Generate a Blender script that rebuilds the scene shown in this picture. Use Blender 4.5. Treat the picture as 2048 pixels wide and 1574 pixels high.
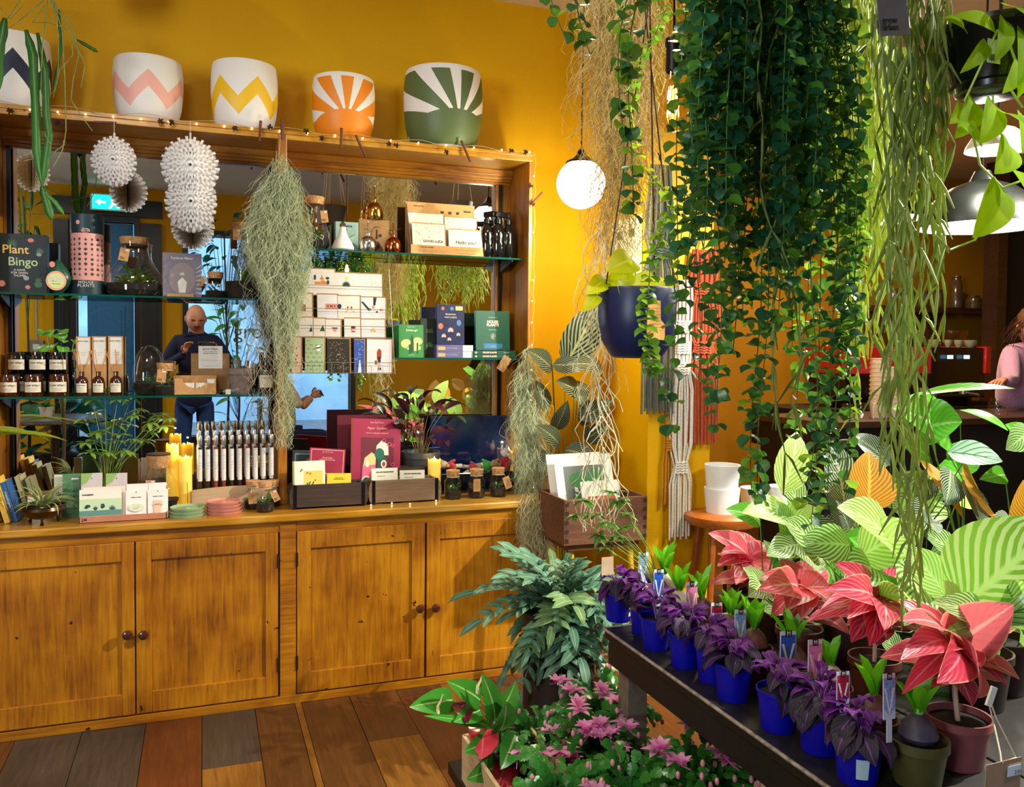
import bpy, math, random
from mathutils import Vector as V, Matrix as Mx, Euler
for o in list(bpy.data.objects): bpy.data.objects.remove(o)
S = bpy.context.scene
COL = S.collection
PI = math.pi
rnd = random.Random(7)
# ------------------------------------------------------------ camera
# world: X along the back wall, Y into the wall, Z up; calibrated from the vanishing points of the dresser and the floor boards
CX, CY = 1024., 756.
VZ, VX = (405., 688.), (5600., 738.)
FP = (-((VX[0]-CX)*(VZ[0]-CX)+(VX[1]-CY)*(VZ[1]-CY)))**.5
dY = V((VZ[0]-CX, -(VZ[1]-CY), -FP)).normalized()
dX = V((VX[0]-CX, -(VX[1]-CY), -FP)); dX = (dX-dY*dX.dot(dY)).normalized()
dZ = dX.cross(dY)
RW = Mx((dX, dY, dZ))
EYE = V((0, 0, 1.45))
cd = bpy.data.cameras.new('camera'); cam = bpy.data.objects.new('camera', cd); COL.objects.link(cam)
cd.sensor_fit = 'HORIZONTAL'; cd.sensor_width = 36; cd.lens = FP/2048*36
cd.shift_y = -(787-CY)/2048
cd.clip_start = .05
cam.matrix_world = Mx.Translation(EYE) @ RW.to_4x4()
S.camera = cam
def ray(px, py): return RW @ V((px-CX, -(py-CY), -FP))
def onY(px, py, Y): d = ray(px, py); return EYE+d*((Y-EYE.y)/d.y)
def onZ(px, py, Z): d = ray(px, py); return EYE+d*((Z-EYE.z)/d.z)
def onX(px, py, X): d = ray(px, py); return EYE+d*((X-EYE.x)/d.x)
def mir(px, py, Y):   # a real point in front of the mirror whose reflection falls on a pixel
    p = onY(px, py, 2*MIRY-Y); return V((p.x, Y, p.z))
MIRY = 3.92
# ------------------------------------------------------------ view, world, lights
S.view_settings.view_transform = 'Standard'; S.view_settings.look = 'None'
S.view_settings.exposure = 0.0; S.view_settings.gamma = 1.0; S.view_settings.use_curve_mapping = False
S.cycles.use_denoising = True
S.cycles.max_bounces = 10; S.cycles.diffuse_bounces = 4; S.cycles.glossy_bounces = 5; S.cycles.transmission_bounces = 8; S.cycles.transparent_max_bounces = 12
S.cycles.caustics_reflective = False; S.cycles.caustics_refractive = False
S.cycles.sample_clamp_indirect = 6
W = bpy.data.worlds.new('world'); S.world = W; W.use_nodes = True
W.node_tree.nodes['Background'].inputs[0].default_value = (.55, .75, 1.0, 1)
W.node_tree.nodes['Background'].inputs[1].default_value = 3.6
def light(name, kind, loc, energy, col, size=.1, rot=None, target=None, **k):
    l = bpy.data.lights.new(name, kind); o = bpy.data.objects.new(name, l); COL.objects.link(o)
    o.location = loc; l.energy = energy; l.color = col
    if kind == 'AREA': l.size = size
    else: l.shadow_soft_size = size
    for a, b in k.items(): setattr(l, a, b)
    if target is not None: o.rotation_euler = (V(target)-V(loc)).to_track_quat('-Z', 'Y').to_euler()
    return o
# ceiling track spot over the plant benches (out of frame on the right), warm ceiling lamps of the shop, added daylight lamp outside a made-up left window
light('track_spot', 'SPOT', (3.55, 1.25, 2.98), 820, (1, .93, .80), .035, target=(1.75, 2.3, .75), spot_size=1.5, spot_blend=.5)
light('grow_spot', 'SPOT', (2.75, .75, 3.0), 210, (.97, 1, .88), .05, target=(1.7, 1.7, .7), spot_size=1.25, spot_blend=.6)
light('shop_lamp_a', 'AREA', (-.5, 1.4, 3.08), 36, (1, .92, .76), .5, rot=None)
light('shop_lamp_b', 'AREA', (1.1, 2.3, 3.08), 8, (1, .92, .76), .4)
light('shop_lamp_c', 'AREA', (-1.8, -.6, 3.08), 16, (1, .92, .76), .5)
light('window_daylight', 'AREA', (-3.5, -1.1, 1.9), 52, (.84, .93, 1), 1.2, target=(.2, 3.8, 2.5), spread=1.5)
light('cafe_lamp', 'AREA', (4.2, 4.6, 3.05), 95, (1, .72, .42), .5)
# ------------------------------------------------------------ materials
def hx(h, a=1):
    h = h.lstrip('#'); c = [int(h[i:i+2], 16)/255 for i in (0, 2, 4)]
    return tuple((x/12.92 if x <= .04045 else ((x+.055)/1.055)**2.4) for x in c)+(a,)
MC = {}
def nodes(name):
    m = bpy.data.materials.new(name); m.use_nodes = True; nt = m.node_tree; nt.nodes.clear()
    out = nt.nodes.new('ShaderNodeOutputMaterial'); b = nt.nodes.new('ShaderNodeBsdfPrincipled'); nt.links.new(b.outputs[0], out.inputs[0])
    return m, nt, b, out
def N(nt, t, **k):
    n = nt.nodes.new('ShaderNode'+t)
    for a, v in k.items():
        if a.startswith('i_'):
            key = a[2:]; n.inputs[int(key) if key.isdigit() else key.replace('_', ' ')].default_value = v
        else: setattr(n, a, v)
    return n
def L(nt, a, b): nt.links.new(a, b)
def ramp(nt, fac, stops):
    r = N(nt, 'ValToRGB'); e = r.color_ramp.elements
    while len(e) < len(stops): e.new(.5)
    for i, (p, c) in enumerate(stops): e[i].position = p; e[i].color = hx(c) if isinstance(c, str) else c
    L(nt, fac, r.inputs[0]); return r
def mat(col, rough=.55, metal=0, var=.12, scale=30, bump=.15, emit=0, trans=0, alpha=1, spec=.5, coat=0, name=None, ior=1.45, sheen=0):
    key = (col, rough, metal, var, scale, bump, emit, trans, alpha, spec, coat, name, ior, sheen)
    if key in MC: return MC[key]
    m, nt, b, out = nodes(name or ('mat_'+col.strip('#')))
    b.inputs['Roughness'].default_value = rough; b.inputs['Metallic'].default_value = metal
    b.inputs['Specular IOR Level'].default_value = spec; b.inputs['IOR'].default_value = ior
    if coat: b.inputs['Coat Weight'].default_value = coat; b.inputs['Coat Roughness'].default_value = .08
    if sheen: b.inputs['Sheen Weight'].default_value = sheen
    c = hx(col)
    if var:
        tc = N(nt, 'TexCoord'); nz = N(nt, 'TexNoise', i_Scale=scale, i_Detail=4.); L(nt, tc.outputs['Object'], nz.inputs['Vector'])
        lo = tuple(x*(1-var) for x in c[:3])+(1,); hi = tuple(min(1, x*(1+var)) for x in c[:3])+(1,)
        r = ramp(nt, nz.outputs['Fac'], [(.3, lo), (.7, hi)]); L(nt, r.outputs[0], b.inputs['Base Color'])
        if bump:
            bp = N(nt, 'Bump', i_Strength=bump, i_Distance=.003); L(nt, nz.outputs['Fac'], bp.inputs['Height']); L(nt, bp.outputs[0], b.inputs['Normal'])
    else: b.inputs['Base Color'].default_value = c
    if emit: b.inputs['Emission Color'].default_value = c; b.inputs['Emission Strength'].default_value = emit
    if trans: b.inputs['Transmission Weight'].default_value = trans
    if alpha < 1: b.inputs['Alpha'].default_value = alpha
    MC[key] = m; return m
def glass(col='#FFFFFF', rough=.02, thin=.82, name='clear_glass'):
    # thin glass wall: mostly straight-through with a fresnel reflection
    key = ('glass', col, rough, thin)
    if key in MC: return MC[key]
    m = bpy.data.materials.new(name); m.use_nodes = True; nt = m.node_tree; nt.nodes.clear()
    out = N(nt, 'OutputMaterial'); t = N(nt, 'BsdfTransparent'); t.inputs[0].default_value = hx(col); g = N(nt, 'BsdfGlossy', i_Roughness=rough)
    lw = N(nt, 'LayerWeight', i_Blend=.5); pw_ = N(nt, 'Math', operation='POWER', i_1=3.5); L(nt, lw.outputs['Facing'], pw_.inputs[0]); fr = N(nt, 'Math', operation='MULTIPLY_ADD', i_1=.6, i_2=.045); L(nt, pw_.outputs[0], fr.inputs[0]); mx = N(nt, 'MixShader'); L(nt, fr.outputs[0], mx.inputs[0]); L(nt, t.outputs[0], mx.inputs[1]); L(nt, g.outputs[0], mx.inputs[2])
    L(nt, mx.outputs[0], out.inputs[0]); MC[key] = m; return m
def woodmat(name, stops, axis='Z', scale=6, stretch=14, rough=.4, coat=.25, patch=None, bump=.12, blotch=3.):
    if name in MC: return MC[name]
    m, nt, b, out = nodes(name)
    tc = N(nt, 'TexCoord'); mp = N(nt, 'Mapping'); L(nt, tc.outputs['Object'], mp.inputs[0])
    sc = {'X': (1, stretch, stretch), 'Y': (stretch, 1, stretch), 'Z': (stretch, stretch, 1)}[axis]
    mp.inputs['Scale'].default_value = sc
    oi = N(nt, 'ObjectInfo'); ad = N(nt, 'VectorMath', operation='ADD'); ml = N(nt, 'VectorMath', operation='SCALE'); L(nt, oi.outputs['Random'], ml.inputs[0]); ml.inputs['Scale'].default_value = 37.
    cb = N(nt, 'CombineXYZ'); 
    for i in range(3): L(nt, oi.outputs['Random'], cb.inputs[i])
    ml2 = N(nt, 'VectorMath', operation='SCALE'); L(nt, cb.outputs[0], ml2.inputs[0]); ml2.inputs['Scale'].default_value = 50.
    L(nt, mp.outputs[0], ad.inputs[0]); L(nt, ml2.outputs[0], ad.inputs[1])
    nz = N(nt, 'TexNoise', i_Scale=float(scale), i_Detail=8., i_Roughness=.62, i_Distortion=.6); L(nt, ad.outputs[0], nz.inputs['Vector'])
    n2 = N(nt, 'TexNoise', i_Scale=float(blotch), i_Detail=3.); L(nt, tc.outputs['Object'], n2.inputs['Vector'])
    mm = N(nt, 'Math', operation='MULTIPLY_ADD'); L(nt, n2.outputs['Fac'], mm.inputs[0]); mm.inputs[1].default_value = .55; 
    m3 = N(nt, 'Math', operation='MULTIPLY'); L(nt, nz.outputs['Fac'], m3.inputs[0]); m3.inputs[1].default_value = .5; L(nt, m3.outputs[0], mm.inputs[2])
    r = ramp(nt, mm.outputs[0], stops); L(nt, r.outputs[0], b.inputs['Base Color'])
    last = r.outputs[0]
    if patch:   # chips of old dark paint
        n4 = N(nt, 'TexNoise', i_Scale=28., i_Detail=3.); L(nt, tc.outputs['Object'], n4.inputs['Vector'])
        pr = ramp(nt, n4.outputs['Fac'], [(.725, (0, 0, 0, 1)), (.745, (1, 1, 1, 1))])
        mx = N(nt, 'Mix', data_type='RGBA'); L(nt, pr.outputs[0], mx.inputs['Factor']); L(nt, r.outputs[0], mx.inputs['A']); mx.inputs['B'].default_value = hx(patch); L(nt, mx.outputs['Result'], b.inputs['Base Color'])
    bp = N(nt, 'Bump', i_Strength=bump, i_Distance=.004); L(nt, nz.outputs['Fac'], bp.inputs['Height']); L(nt, bp.outputs[0], b.inputs['Normal'])
    b.inputs['Roughness'].default_value = rough; b.inputs['Coat Weight'].default_value = coat; b.inputs['Coat Roughness'].default_value = .2
    MC[name] = m; return m
def leafmat(name, base, tip=None, vein=None, pat=None, back=None, trans=.35, rough=.35, freq=9., ang=.9, rim=None, width=.5, sheen=0, mid=None, var=.25, soft=.12, ttint=None, spec=.32):
    """leaf surface from UVs (u across 0..1, v along 0..1): colour, vein pattern, paler midrib, rim and underside"""
    if name in MC: return MC[name]
    m, nt, b, out = nodes(name)
    uv = N(nt, 'UVMap'); sp = N(nt, 'SeparateXYZ'); L(nt, uv.outputs[0], sp.inputs[0])
    au = N(nt, 'Math', operation='SUBTRACT', i_1=.5); L(nt, sp.outputs[0], au.inputs[0])
    ab = N(nt, 'Math', operation='ABSOLUTE'); L(nt, au.outputs[0], ab.inputs[0])
    oi = N(nt, 'ObjectInfo'); tc = N(nt, 'TexCoord')
    nz = N(nt, 'TexNoise', i_Scale=9., i_Detail=3.); L(nt, tc.outputs['Object'], nz.inputs['Vector'])
    c = hx(base)
    lo = tuple(x*(1-var) for x in c[:3])+(1,); hi = tuple(min(1, x*(1+var)) for x in c[:3])+(1,)
    r = ramp(nt, nz.outputs['Fac'], [(.3, lo), (.7, hi)]); cur = r.outputs[0]
    if tip:
        mx = N(nt, 'Mix', data_type='RGBA'); L(nt, sp.outputs[1], mx.inputs['Factor']); L(nt, cur, mx.inputs['A']); mx.inputs['B'].default_value = hx(tip); cur = mx.outputs['Result']
    if vein:
        # stripes that leave the midrib at an angle
        a = N(nt, 'Math', operation='MULTIPLY', i_1=ang); L(nt, ab.outputs[0], a.inputs[0])
        s = N(nt, 'Math', operation='SUBTRACT'); L(nt, sp.outputs[1], s.inputs[0]); L(nt, a.outputs[0], s.inputs[1])
        w = N(nt, 'Math', operation='MULTIPLY', i_1=freq*2*PI); L(nt, s.outputs[0], w.inputs[0])
        sn = N(nt, 'Math', operation='SINE'); L(nt, w.outputs[0], sn.inputs[0])
        h = N(nt, 'Math', operation='MULTIPLY_ADD', i_1=.5, i_2=.5); L(nt, sn.outputs[0], h.inputs[0])
        rr = ramp(nt, h.outputs[0], [(max(0, width-soft), (0, 0, 0, 1)), (min(1, width+soft), (1, 1, 1, 1))])
        mx = N(nt, 'Mix', data_type='RGBA'); L(nt, rr.outputs[0], mx.inputs['Factor']); L(nt, cur, mx.inputs['A']); mx.inputs['B'].default_value = hx(vein); cur = mx.outputs['Result']
        bp = N(nt, 'Bump', i_Strength=.25, i_Distance=.002); L(nt, h.outputs[0], bp.inputs['Height']); L(nt, bp.outputs[0], b.inputs['Normal'])
    if mid:
        rr = ramp(nt, ab.outputs[0], [(.015, (1, 1, 1, 1)), (.05, (0, 0, 0, 1))])
        mx = N(nt, 'Mix', data_type='RGBA'); L(nt, rr.outputs[0], mx.inputs['Factor']); L(nt, cur, mx.inputs['A']); mx.inputs['B'].default_value = hx(mid); cur = mx.outputs['Result']
    if rim:
        rr = ramp(nt, ab.outputs[0], [(.455, (0, 0, 0, 1)), (.495, (.8, .8, .8, 1))])
        mx = N(nt, 'Mix', data_type='RGBA'); L(nt, rr.outputs[0], mx.inputs['Factor']); L(nt, cur, mx.inputs['A']); mx.inputs['B'].default_value = hx(rim); cur = mx.outputs['Result']
    if back:
        ge = N(nt, 'NewGeometry'); mx = N(nt, 'Mix', data_type='RGBA'); L(nt, ge.outputs['Backfacing'], mx.inputs['Factor']); L(nt, cur, mx.inputs['A']); mx.inputs['B'].default_value = hx(back)
        if vein:
            m2 = N(nt, 'Mix', data_type='RGBA'); m2.inputs['Factor'].default_value = .22; m2.inputs['A'].default_value = hx(back); L(nt, cur, m2.inputs['B']); L(nt, m2.outputs['Result'], mx.inputs['B'])
        cur = mx.outputs['Result']
    hs = N(nt, 'HueSaturation'); L(nt, cur, hs.inputs['Color'])
    mr = N(nt, 'MapRange', i_3=.8, i_4=1.2); L(nt, oi.outputs['Random'], mr.inputs[0]); L(nt, mr.outputs[0], hs.inputs['Value']); cur = hs.outputs[0]
    L(nt, cur, b.inputs['Base Color']); b.inputs['Roughness'].default_value = rough; b.inputs['Specular IOR Level'].default_value = spec
    if sheen: b.inputs['Sheen Weight'].default_value = sheen; b.inputs['Sheen Tint'].default_value = hx('#B040E0')
    if trans:
        t = N(nt, 'BsdfTranslucent'); g = N(nt, 'Gamma', i_Gamma=.8); L(nt, cur, g.inputs[0])
        if ttint:
            mt = N(nt, 'Mix', data_type='RGBA', blend_type='MIX'); mt.inputs['Factor'].default_value = .6; L(nt, g.outputs[0], mt.inputs['A']); mt.inputs['B'].default_value = hx(ttint); L(nt, mt.outputs['Result'], t.inputs[0])
        else: L(nt, g.outputs[0], t.inputs[0])
        mx = N(nt, 'MixShader'); mx.inputs[0].default_value = trans; L(nt, b.outputs[0], mx.inputs[1]); L(nt, t.outputs[0], mx.inputs[2]); L(nt, mx.outputs[0], out.inputs[0])
    MC[name] = m; return m
# ------------------------------------------------------------ geometry
def frame(d, up=V((0, 0, 1))):
    d = V(d).normalized(); up = V(up)
    if abs(d.dot(up)) > .98: up = V((1, 0, 0))
    s = d.cross(up).normalized(); u = s.cross(d); return d, s, u
class MB:
    def __init__(s): s.v = []; s.f = []; s.uv = []; s.m = []
    def add(s, vs, fs, uvs=None, mi=0, M=None):
        o = len(s.v)
        s.v += [tuple(M @ V(p)) for p in vs] if M is not None else [tuple(p) for p in vs]
        for i, f in enumerate(fs):
            s.f.append([a+o for a in f]); s.m.append(mi); s.uv.append([uvs[a] for a in f] if uvs else [(0, 0)]*len(f))
        return s
    def box(s, x0, x1, y0, y1, z0, z1, mi=0, M=None):
        v = [(x, y, z) for z in (z0, z1) for y in (y0, y1) for x in (x0, x1)]
        return s.add(v, [(0, 2, 3, 1), (4, 5, 7, 6), (0, 1, 5, 4), (2, 6, 7, 3), (0, 4, 6, 2), (1, 3, 7, 5)], mi=mi, M=M)
    def cbox(s, c, d, mi=0, M=None):
        return s.box(c[0]-d[0]/2, c[0]+d[0]/2, c[1]-d[1]/2, c[1]+d[1]/2, c[2]-d[2]/2, c[2]+d[2]/2, mi, M)
    def lathe(s, prof, n=24, c=(0, 0, 0), mi=0, M=None, closed=False):
        vs = []; fs = []; uv = []
        k = len(prof)
        for i in range(n):
            a = 2*PI*i/n
            for j, (r, z) in enumerate(prof): vs.append((c[0]+r*math.cos(a), c[1]+r*math.sin(a), c[2]+z)); uv.append((i/n, j/max(1, k-1)))
        for i in range(n):
            i2 = (i+1) % n
            for j in range(k-1 + (1 if closed else 0)):
                j2 = (j+1) % k
                fs.append((i*k+j, i2*k+j, i2*k+j2, i*k+j2))
        return s.add(vs, fs, uv, mi, M)
    def tube(s, pts, r, n=6, r1=None, mi=0, M=None, caps=True):
        pts = [V(p) for p in pts]; vs = []; fs = []; k = len(pts); up = V((.13, .3, .94))
        for i, p in enumerate(pts):
            d = (pts[min(i+1, k-1)]-pts[max(i-1, 0)]); d, a, b = frame(d if d.length > 1e-7 else V((0, 0, 1)), up); up = b
            if isinstance(r, (list, tuple)): rr = r[i]
            else: rr = r if r1 is None else r+(r1-r)*i/(k-1)
            for j in range(n): t = 2*PI*j/n; vs.append(p+(a*math.cos(t)+b*math.sin(t))*rr)
        for i in range(k-1):
            for j in range(n): j2 = (j+1) % n; fs.append((i*n+j, i*n+j2, (i+1)*n+j2, (i+1)*n+j))
        if caps: fs.append(tuple(range(n))[::-1]); fs.append(tuple((k-1)*n+j for j in range(n)))
        return s.add(vs, fs, mi=mi, M=M)
    def ball(s, c, r, n=10, k=6, sq=(1, 1, 1), mi=0, M=None):
        prof = [(math.sin(PI*j/k), -math.cos(PI*j/k)) for j in range(k+1)]
        vs = []; fs = []
        for i in range(n):
            a = 2*PI*i/n
            for (q, z) in prof: vs.append((c[0]+r*sq[0]*q*math.cos(a), c[1]+r*sq[1]*q*math.sin(a), c[2]+r*sq[2]*z))
        for i in range(n):
            i2 = (i+1) % n
            for j in range(k): fs.append((i*(k+1)+j, i2*(k+1)+j, i2*(k+1)+j+1, i*(k+1)+j+1))
        return s.add(vs, fs, mi=mi, M=M)
    def poly(s, pts, th=0, axis='y', mi=0, M=None):   # pts in xz (front, y=0) extruded to y=th
        n = len(pts); a = [(x, 0, z) for x, z in pts]
        if not th: return s.add(a, [tuple(range(n))], mi=mi, M=M)
        b = [(x, th, z) for x, z in pts]
        return s.add(a+b, [tuple(range(n)), tuple(range(n, 2*n))[::-1]]+[(i, i+n, (i+1) % n+n, (i+1) % n) for i in range(n)], mi=mi, M=M)
    def leaf(s, Lg, Wd, M=None, shape='ovate', fold=.25, droop=.5, nl=6, wavy=0, mi=0, cup=0, seed=0, curl=0, na=2):
        """blade along +X from the origin, arching down by droop radians; width profile by shape"""
        vs = []; fs = []; uv = []; x = z = 0.; ang = 0.; st = Lg/nl
        for i in range(nl+1):
            t = i/nl
            if shape == 'ovate': w = math.sin(PI*t**.75)**.8
            elif shape == 'lance': w = math.sin(PI*t**.8)
            elif shape == 'heart': w = (math.sin(PI*(t*.84+.16)**.8))**.75 if t < 1 else 0
            elif shape == 'obl': w = math.sin(PI*t)**.45
            elif shape == 'strap': w = min(1, .6+t*2)*min(1, (1-t)*3.2)
            elif shape == 'obov': w = math.sin(PI*t**1.5)**.8
            else: w = math.sin(PI*t)**.6
            if t >= 1: w = 0.02
            hw = max(Wd/2*w, Wd*.012)
            for j in range(-na, na+1):
                q = j/na; yy = q*hw
                zz = abs(q)*hw*fold*(1+cup*abs(q)) + (wavy*Wd*math.sin(t*13+j*1.7+seed)*abs(q))
                bx = -math.sin(ang); vs.append((x-math.sin(ang)*-zz*1.0 if False else x+(-math.sin(-ang))*zz*-1, yy, z+math.cos(ang)*zz))
                uv.append((.5+q/2, t))
            x += math.cos(ang)*st; z += math.sin(ang)*st; ang -= droop/nl*(1+curl*t)
        w_ = 2*na+1
        for i in range(nl):
            for j in range(2*na): a = i*w_+j; fs.append((a, a+w_, a+w_+1, a+1))
        return s.add(vs, fs, uv, mi, M)
    def obj(s, name, mt, parent=None, loc=(0, 0, 0), rot=(0, 0, 0), smooth=True, bev=0, sub=0, solid=0, auto=True):
        me = bpy.data.meshes.new(name); me.from_pydata(s.v, [], s.f)
        uvl = me.uv_layers.new(name='UVMap'); flat = [c for f in s.uv for p in f for c in p]; uvl.data.foreach_set('uv', flat)
        mts = mt if isinstance(mt, (list, tuple)) else [mt]
        for q in mts: me.materials.append(q)
        if len(mts) > 1: me.polygons.foreach_set('material_index', s.m)
        if smooth:
            me.polygons.foreach_set('use_smooth', [True]*len(me.polygons))
            if auto: me.set_sharp_from_angle(angle=.7)
        me.update()
        o = bpy.data.objects.new(name, me); COL.objects.link(o)
        if parent: o.parent = parent
        o.location = loc; o.rotation_euler = rot
        if solid: q = o.modifiers.new('t', 'SOLIDIFY'); q.thickness = solid; q.offset = 0
        if bev: q = o.modifiers.new('b', 'BEVEL'); q.width = bev; q.segments = 2; q.limit_method = 'ANGLE'
        if sub: q = o.modifiers.new('s', 'SUBSURF'); q.levels = sub; q.render_levels = sub
        return o
def thing(name, label, cat, loc=(0, 0, 0), rz=0, group=None, rot=None):
    o = bpy.data.objects.new(name, None); COL.objects.link(o); o.empty_display_size = .05
    o.location = loc; o.rotation_euler = rot or (0, 0, rz)
    return tag(o, label, cat, group)
def tag(o, label=None, cat=None, group=None, kind=None):
    if label: o['label'] = label
    if cat: o['category'] = cat
    if group: o['group'] = group
    if kind: o['kind'] = kind
    return o
def dup(root, loc=None, rz=None, label=None, rot=None, scale=None, group=None):
    def cp(o, par):
        c = o.copy(); COL.objects.link(c); c.parent = par
        for ch in list(o.children): cp(ch, c)
        return c
    r = cp(root, root.parent)
    if loc is not None: r.location = loc
    if rz is not None: r.rotation_euler = (0, 0, rz)
    if rot is not None: r.rotation_euler = rot
    if scale: r.scale = (scale,)*3 if isinstance(scale, (int, float)) else scale
    if label: r['label'] = label
    if group: r['group'] = group
    return r
def inst(src, parent, M, name=None):   # another object on the same mesh data, placed by a matrix in the parent's space
    o = bpy.data.objects.new(name or src.name, src.data if hasattr(src, 'data') else src); COL.objects.link(o); o.parent = parent; o.matrix_local = M
    return o
def text(body, size, loc, mt, parent=None, rot=(PI/2, 0, 0), al='CENTER', ext=.0002, off=0, name='lettering', sp=1, shear=0, line=1):
    c = bpy.data.curves.new(name, 'FONT'); c.body = body; c.size = size; c.align_x = al; c.align_y = 'CENTER'; c.extrude = ext; c.offset = off
    c.space_character = sp; c.shear = shear; c.space_line = line; c.resolution_u = 3; c.materials.append(mt)
    o = bpy.data.objects.new(name, c); COL.objects.link(o)
    if parent: o.parent = parent
    o.location = loc; o.rotation_euler = rot; return o
def aim(p, az, el, roll=0, sc=1):   # matrix: +X points to azimuth az, elevation el
    return Mx.Translation(V(p)) @ Mx.Rotation(az, 4, 'Z') @ Mx.Rotation(-el, 4, 'Y') @ Mx.Rotation(roll, 4, 'X') @ Mx.Scale(sc, 4)
def struct(o): o['kind'] = 'structure'; return o
def card(mb, w, h, th=.0015, x=0, z=0, y=0): return mb.box(x-w/2, x+w/2, y, y+th, z, z+h)
# ============================================================ ROOM SHELL
def wallmat():
    m, nt, b, out = nodes('yellow_wall_paint')
    tc = N(nt, 'TexCoord'); nz = N(nt, 'TexNoise', i_Scale=1.3, i_Detail=5.); L(nt, tc.outputs['Object'], nz.inputs['Vector'])
    r = ramp(nt, nz.outputs['Fac'], [(.3, '#D09A06'), (.7, '#DEA804')]); L(nt, r.outputs[0], b.inputs['Base Color'])
    n2 = N(nt, 'TexNoise', i_Scale=160., i_Detail=3.); L(nt, tc.outputs['Object'], n2.inputs['Vector'])
    bp = N(nt, 'Bump', i_Strength=.25, i_Distance=.003); L(nt, n2.outputs['Fac'], bp.inputs['Height']); L(nt, bp.outputs[0], b.inputs['Normal'])
    b.inputs['Roughness'].default_value = .5; b.inputs['Specular IOR Level'].default_value = .2; return m
MW = wallmat(); WCE = mat('#E9DCC4', .8, var=.04, scale=3)
H = 3.14
def wl(name, *bx, m=None): return struct(MB().box(*bx).obj(name, m or MW, smooth=False))
wl('wall_back', -3.2, 1.93, 3.95, 4.1, 0, H)
wl('wall_pillar', 1.93, 2.265, 3.42, 4.1, 0, H)
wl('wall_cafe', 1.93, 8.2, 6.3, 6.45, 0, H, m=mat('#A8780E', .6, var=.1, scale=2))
struct(MB().box(-3.35, -3.2, -2.4, -1.85, 0, H).box(-3.35, -3.2, -.35, 4.1, 0, H).box(-3.35, -3.2, -1.85, -.35, 0, .9).box(-3.35, -3.2, -1.85, -.35, 2.5, H).obj('wall_left', MW, smooth=False)); w3 = struct(MB().box(-3.3, -3.22, -1.85, -1.8, .9, 2.5).box(-3.3, -3.22, -.4, -.35, .9, 2.5).box(-3.3, -3.22, -1.8, -.4, .9, .95).box(-3.3, -3.22, -1.8, -.4, 2.45, 2.5).obj('window_3', mat('#14202C', .35, var=.1), smooth=False)); MB().box(-3.27, -3.262, -1.8, -.4, .95, 2.45).obj('pane', glass(), w3, smooth=False)  # left window and its opening are made up, added to admit the daylight lamp
wl('wall_right', 8.0, 8.2, -2.4, 6.4, 0, H)
wl('ceiling', -3.35, 8.2, -2.5, 6.45, H, H+.1, m=WCE)
wl('wall_side', 1.93, 2.08, 4.1, 6.3, 0, H)
# front wall with a window of daylight and a door, seen in the mirrors
WFY = -2.3
_a, _b = mir(376, 470, WFY), mir(540, 868, WFY); _c, _d = mir(152, 440, WFY), mir(268, 440, WFY)
wins = [(_a.x, mir(700, 600, WFY).x, _b.z, _a.z), (4.3, 6.6, .75, 2.5), (_c.x, _d.x, 0.0, _c.z)]
fw = MB()
xs = sorted(wins)
prev = -3.35
for (a, b_, z0, z1) in xs:
    fw.box(prev, a, WFY-.15, WFY, 0, H)
    if z0 > 0: fw.box(a, b_, WFY-.15, WFY, 0, z0)
    fw.box(a, b_, WFY-.15, WFY, z1, H); prev = b_
fw.box(prev, 8.2, WFY-.15, WFY, 0, H)
struct(fw.obj('wall_front', MW, smooth=False))
DK = mat('#14202C', .35, var=.1); BLU = mat('#1E6FA8', .45, var=.1)
for i, (a, b_, z0, z1) in enumerate(wins):
    w = MB(); t = .06
    w.box(a-t, a, WFY-.1, WFY+.04, z0, z1+t); w.box(b_, b_+t, WFY-.1, WFY+.04, z0, z1+t); w.box(a, b_, WFY-.1, WFY+.04, z1, z1+t)
    if z0 > 0: w.box(a-t, b_+t, WFY-.1, WFY+.08, z0-t, z0)
    fr = struct(w.obj('window_%d' % (i+1) if z0 else 'door_1', DK, smooth=False))
    if z0:
        MB().box(a, b_, WFY-.06, WFY-.052, z0, z1).obj('pane', glass(), fr, smooth=False)
        MB().box((a+b_)/2-.02, (a+b_)/2+.02, WFY-.08, WFY-.03, z0, z1).obj('mullion', DK, fr, smooth=False) if i == 1 else MB().box(a, b_, WFY-.08, WFY-.03, mir(450, 600, WFY).z, mir(450, 590, WFY).z).obj('transom', DK, fr, smooth=False)
        if i == 0:
            text('grow', .24, (mir(513, 664, WFY).x, WFY-.066, mir(513, 664, WFY).z), mat('#101418', .5, var=0), fr, rot=(PI/2, 0, 0), name='lettering')
    else:
        # blue door leaf standing open with moulded panels
        d = MB().box(0, b_-a-.11, -.02, .02, .01, z1-.01).obj('door_leaf', BLU, fr, (a+.10, WFY-.02, 0), (0, 0, -.12), smooth=False)
        for (p0, p1) in ((.12, .85), (1.0, 1.85)):
            MB().box(.09, b_-a-.2, .02, .03, p0, p1).box(.13, b_-a-.24, .03, .036, p0+.04, p1-.04).obj('door_panel', BLU, d, smooth=False, bev=.004)
        MB().ball((.46, .05, 1.0), .022).obj('door_handle', mat('#B08A40', .3, 1), d)
for k, (a, b_) in enumerate(((mir(109, 600, WFY).x, _c.x-.07), (_d.x+.07, mir(324, 600, WFY).x))):
    dm = struct(MB().box(a, b_, WFY, WFY+.05, 0, _c.z).obj('door_%d' % (k+2), DK, smooth=False))
    MB().box(a+.05, b_-.05, WFY+.05, WFY+.06, .3, 2.2).obj('door_panel', DK, dm, smooth=False, bev=.003)
struct(MB().box(mir(107, 600, WFY).x, mir(326, 600, WFY).x, WFY, WFY+.07, _c.z+.06, _c.z+.24).obj('trim_1', DK, smooth=False))
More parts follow.
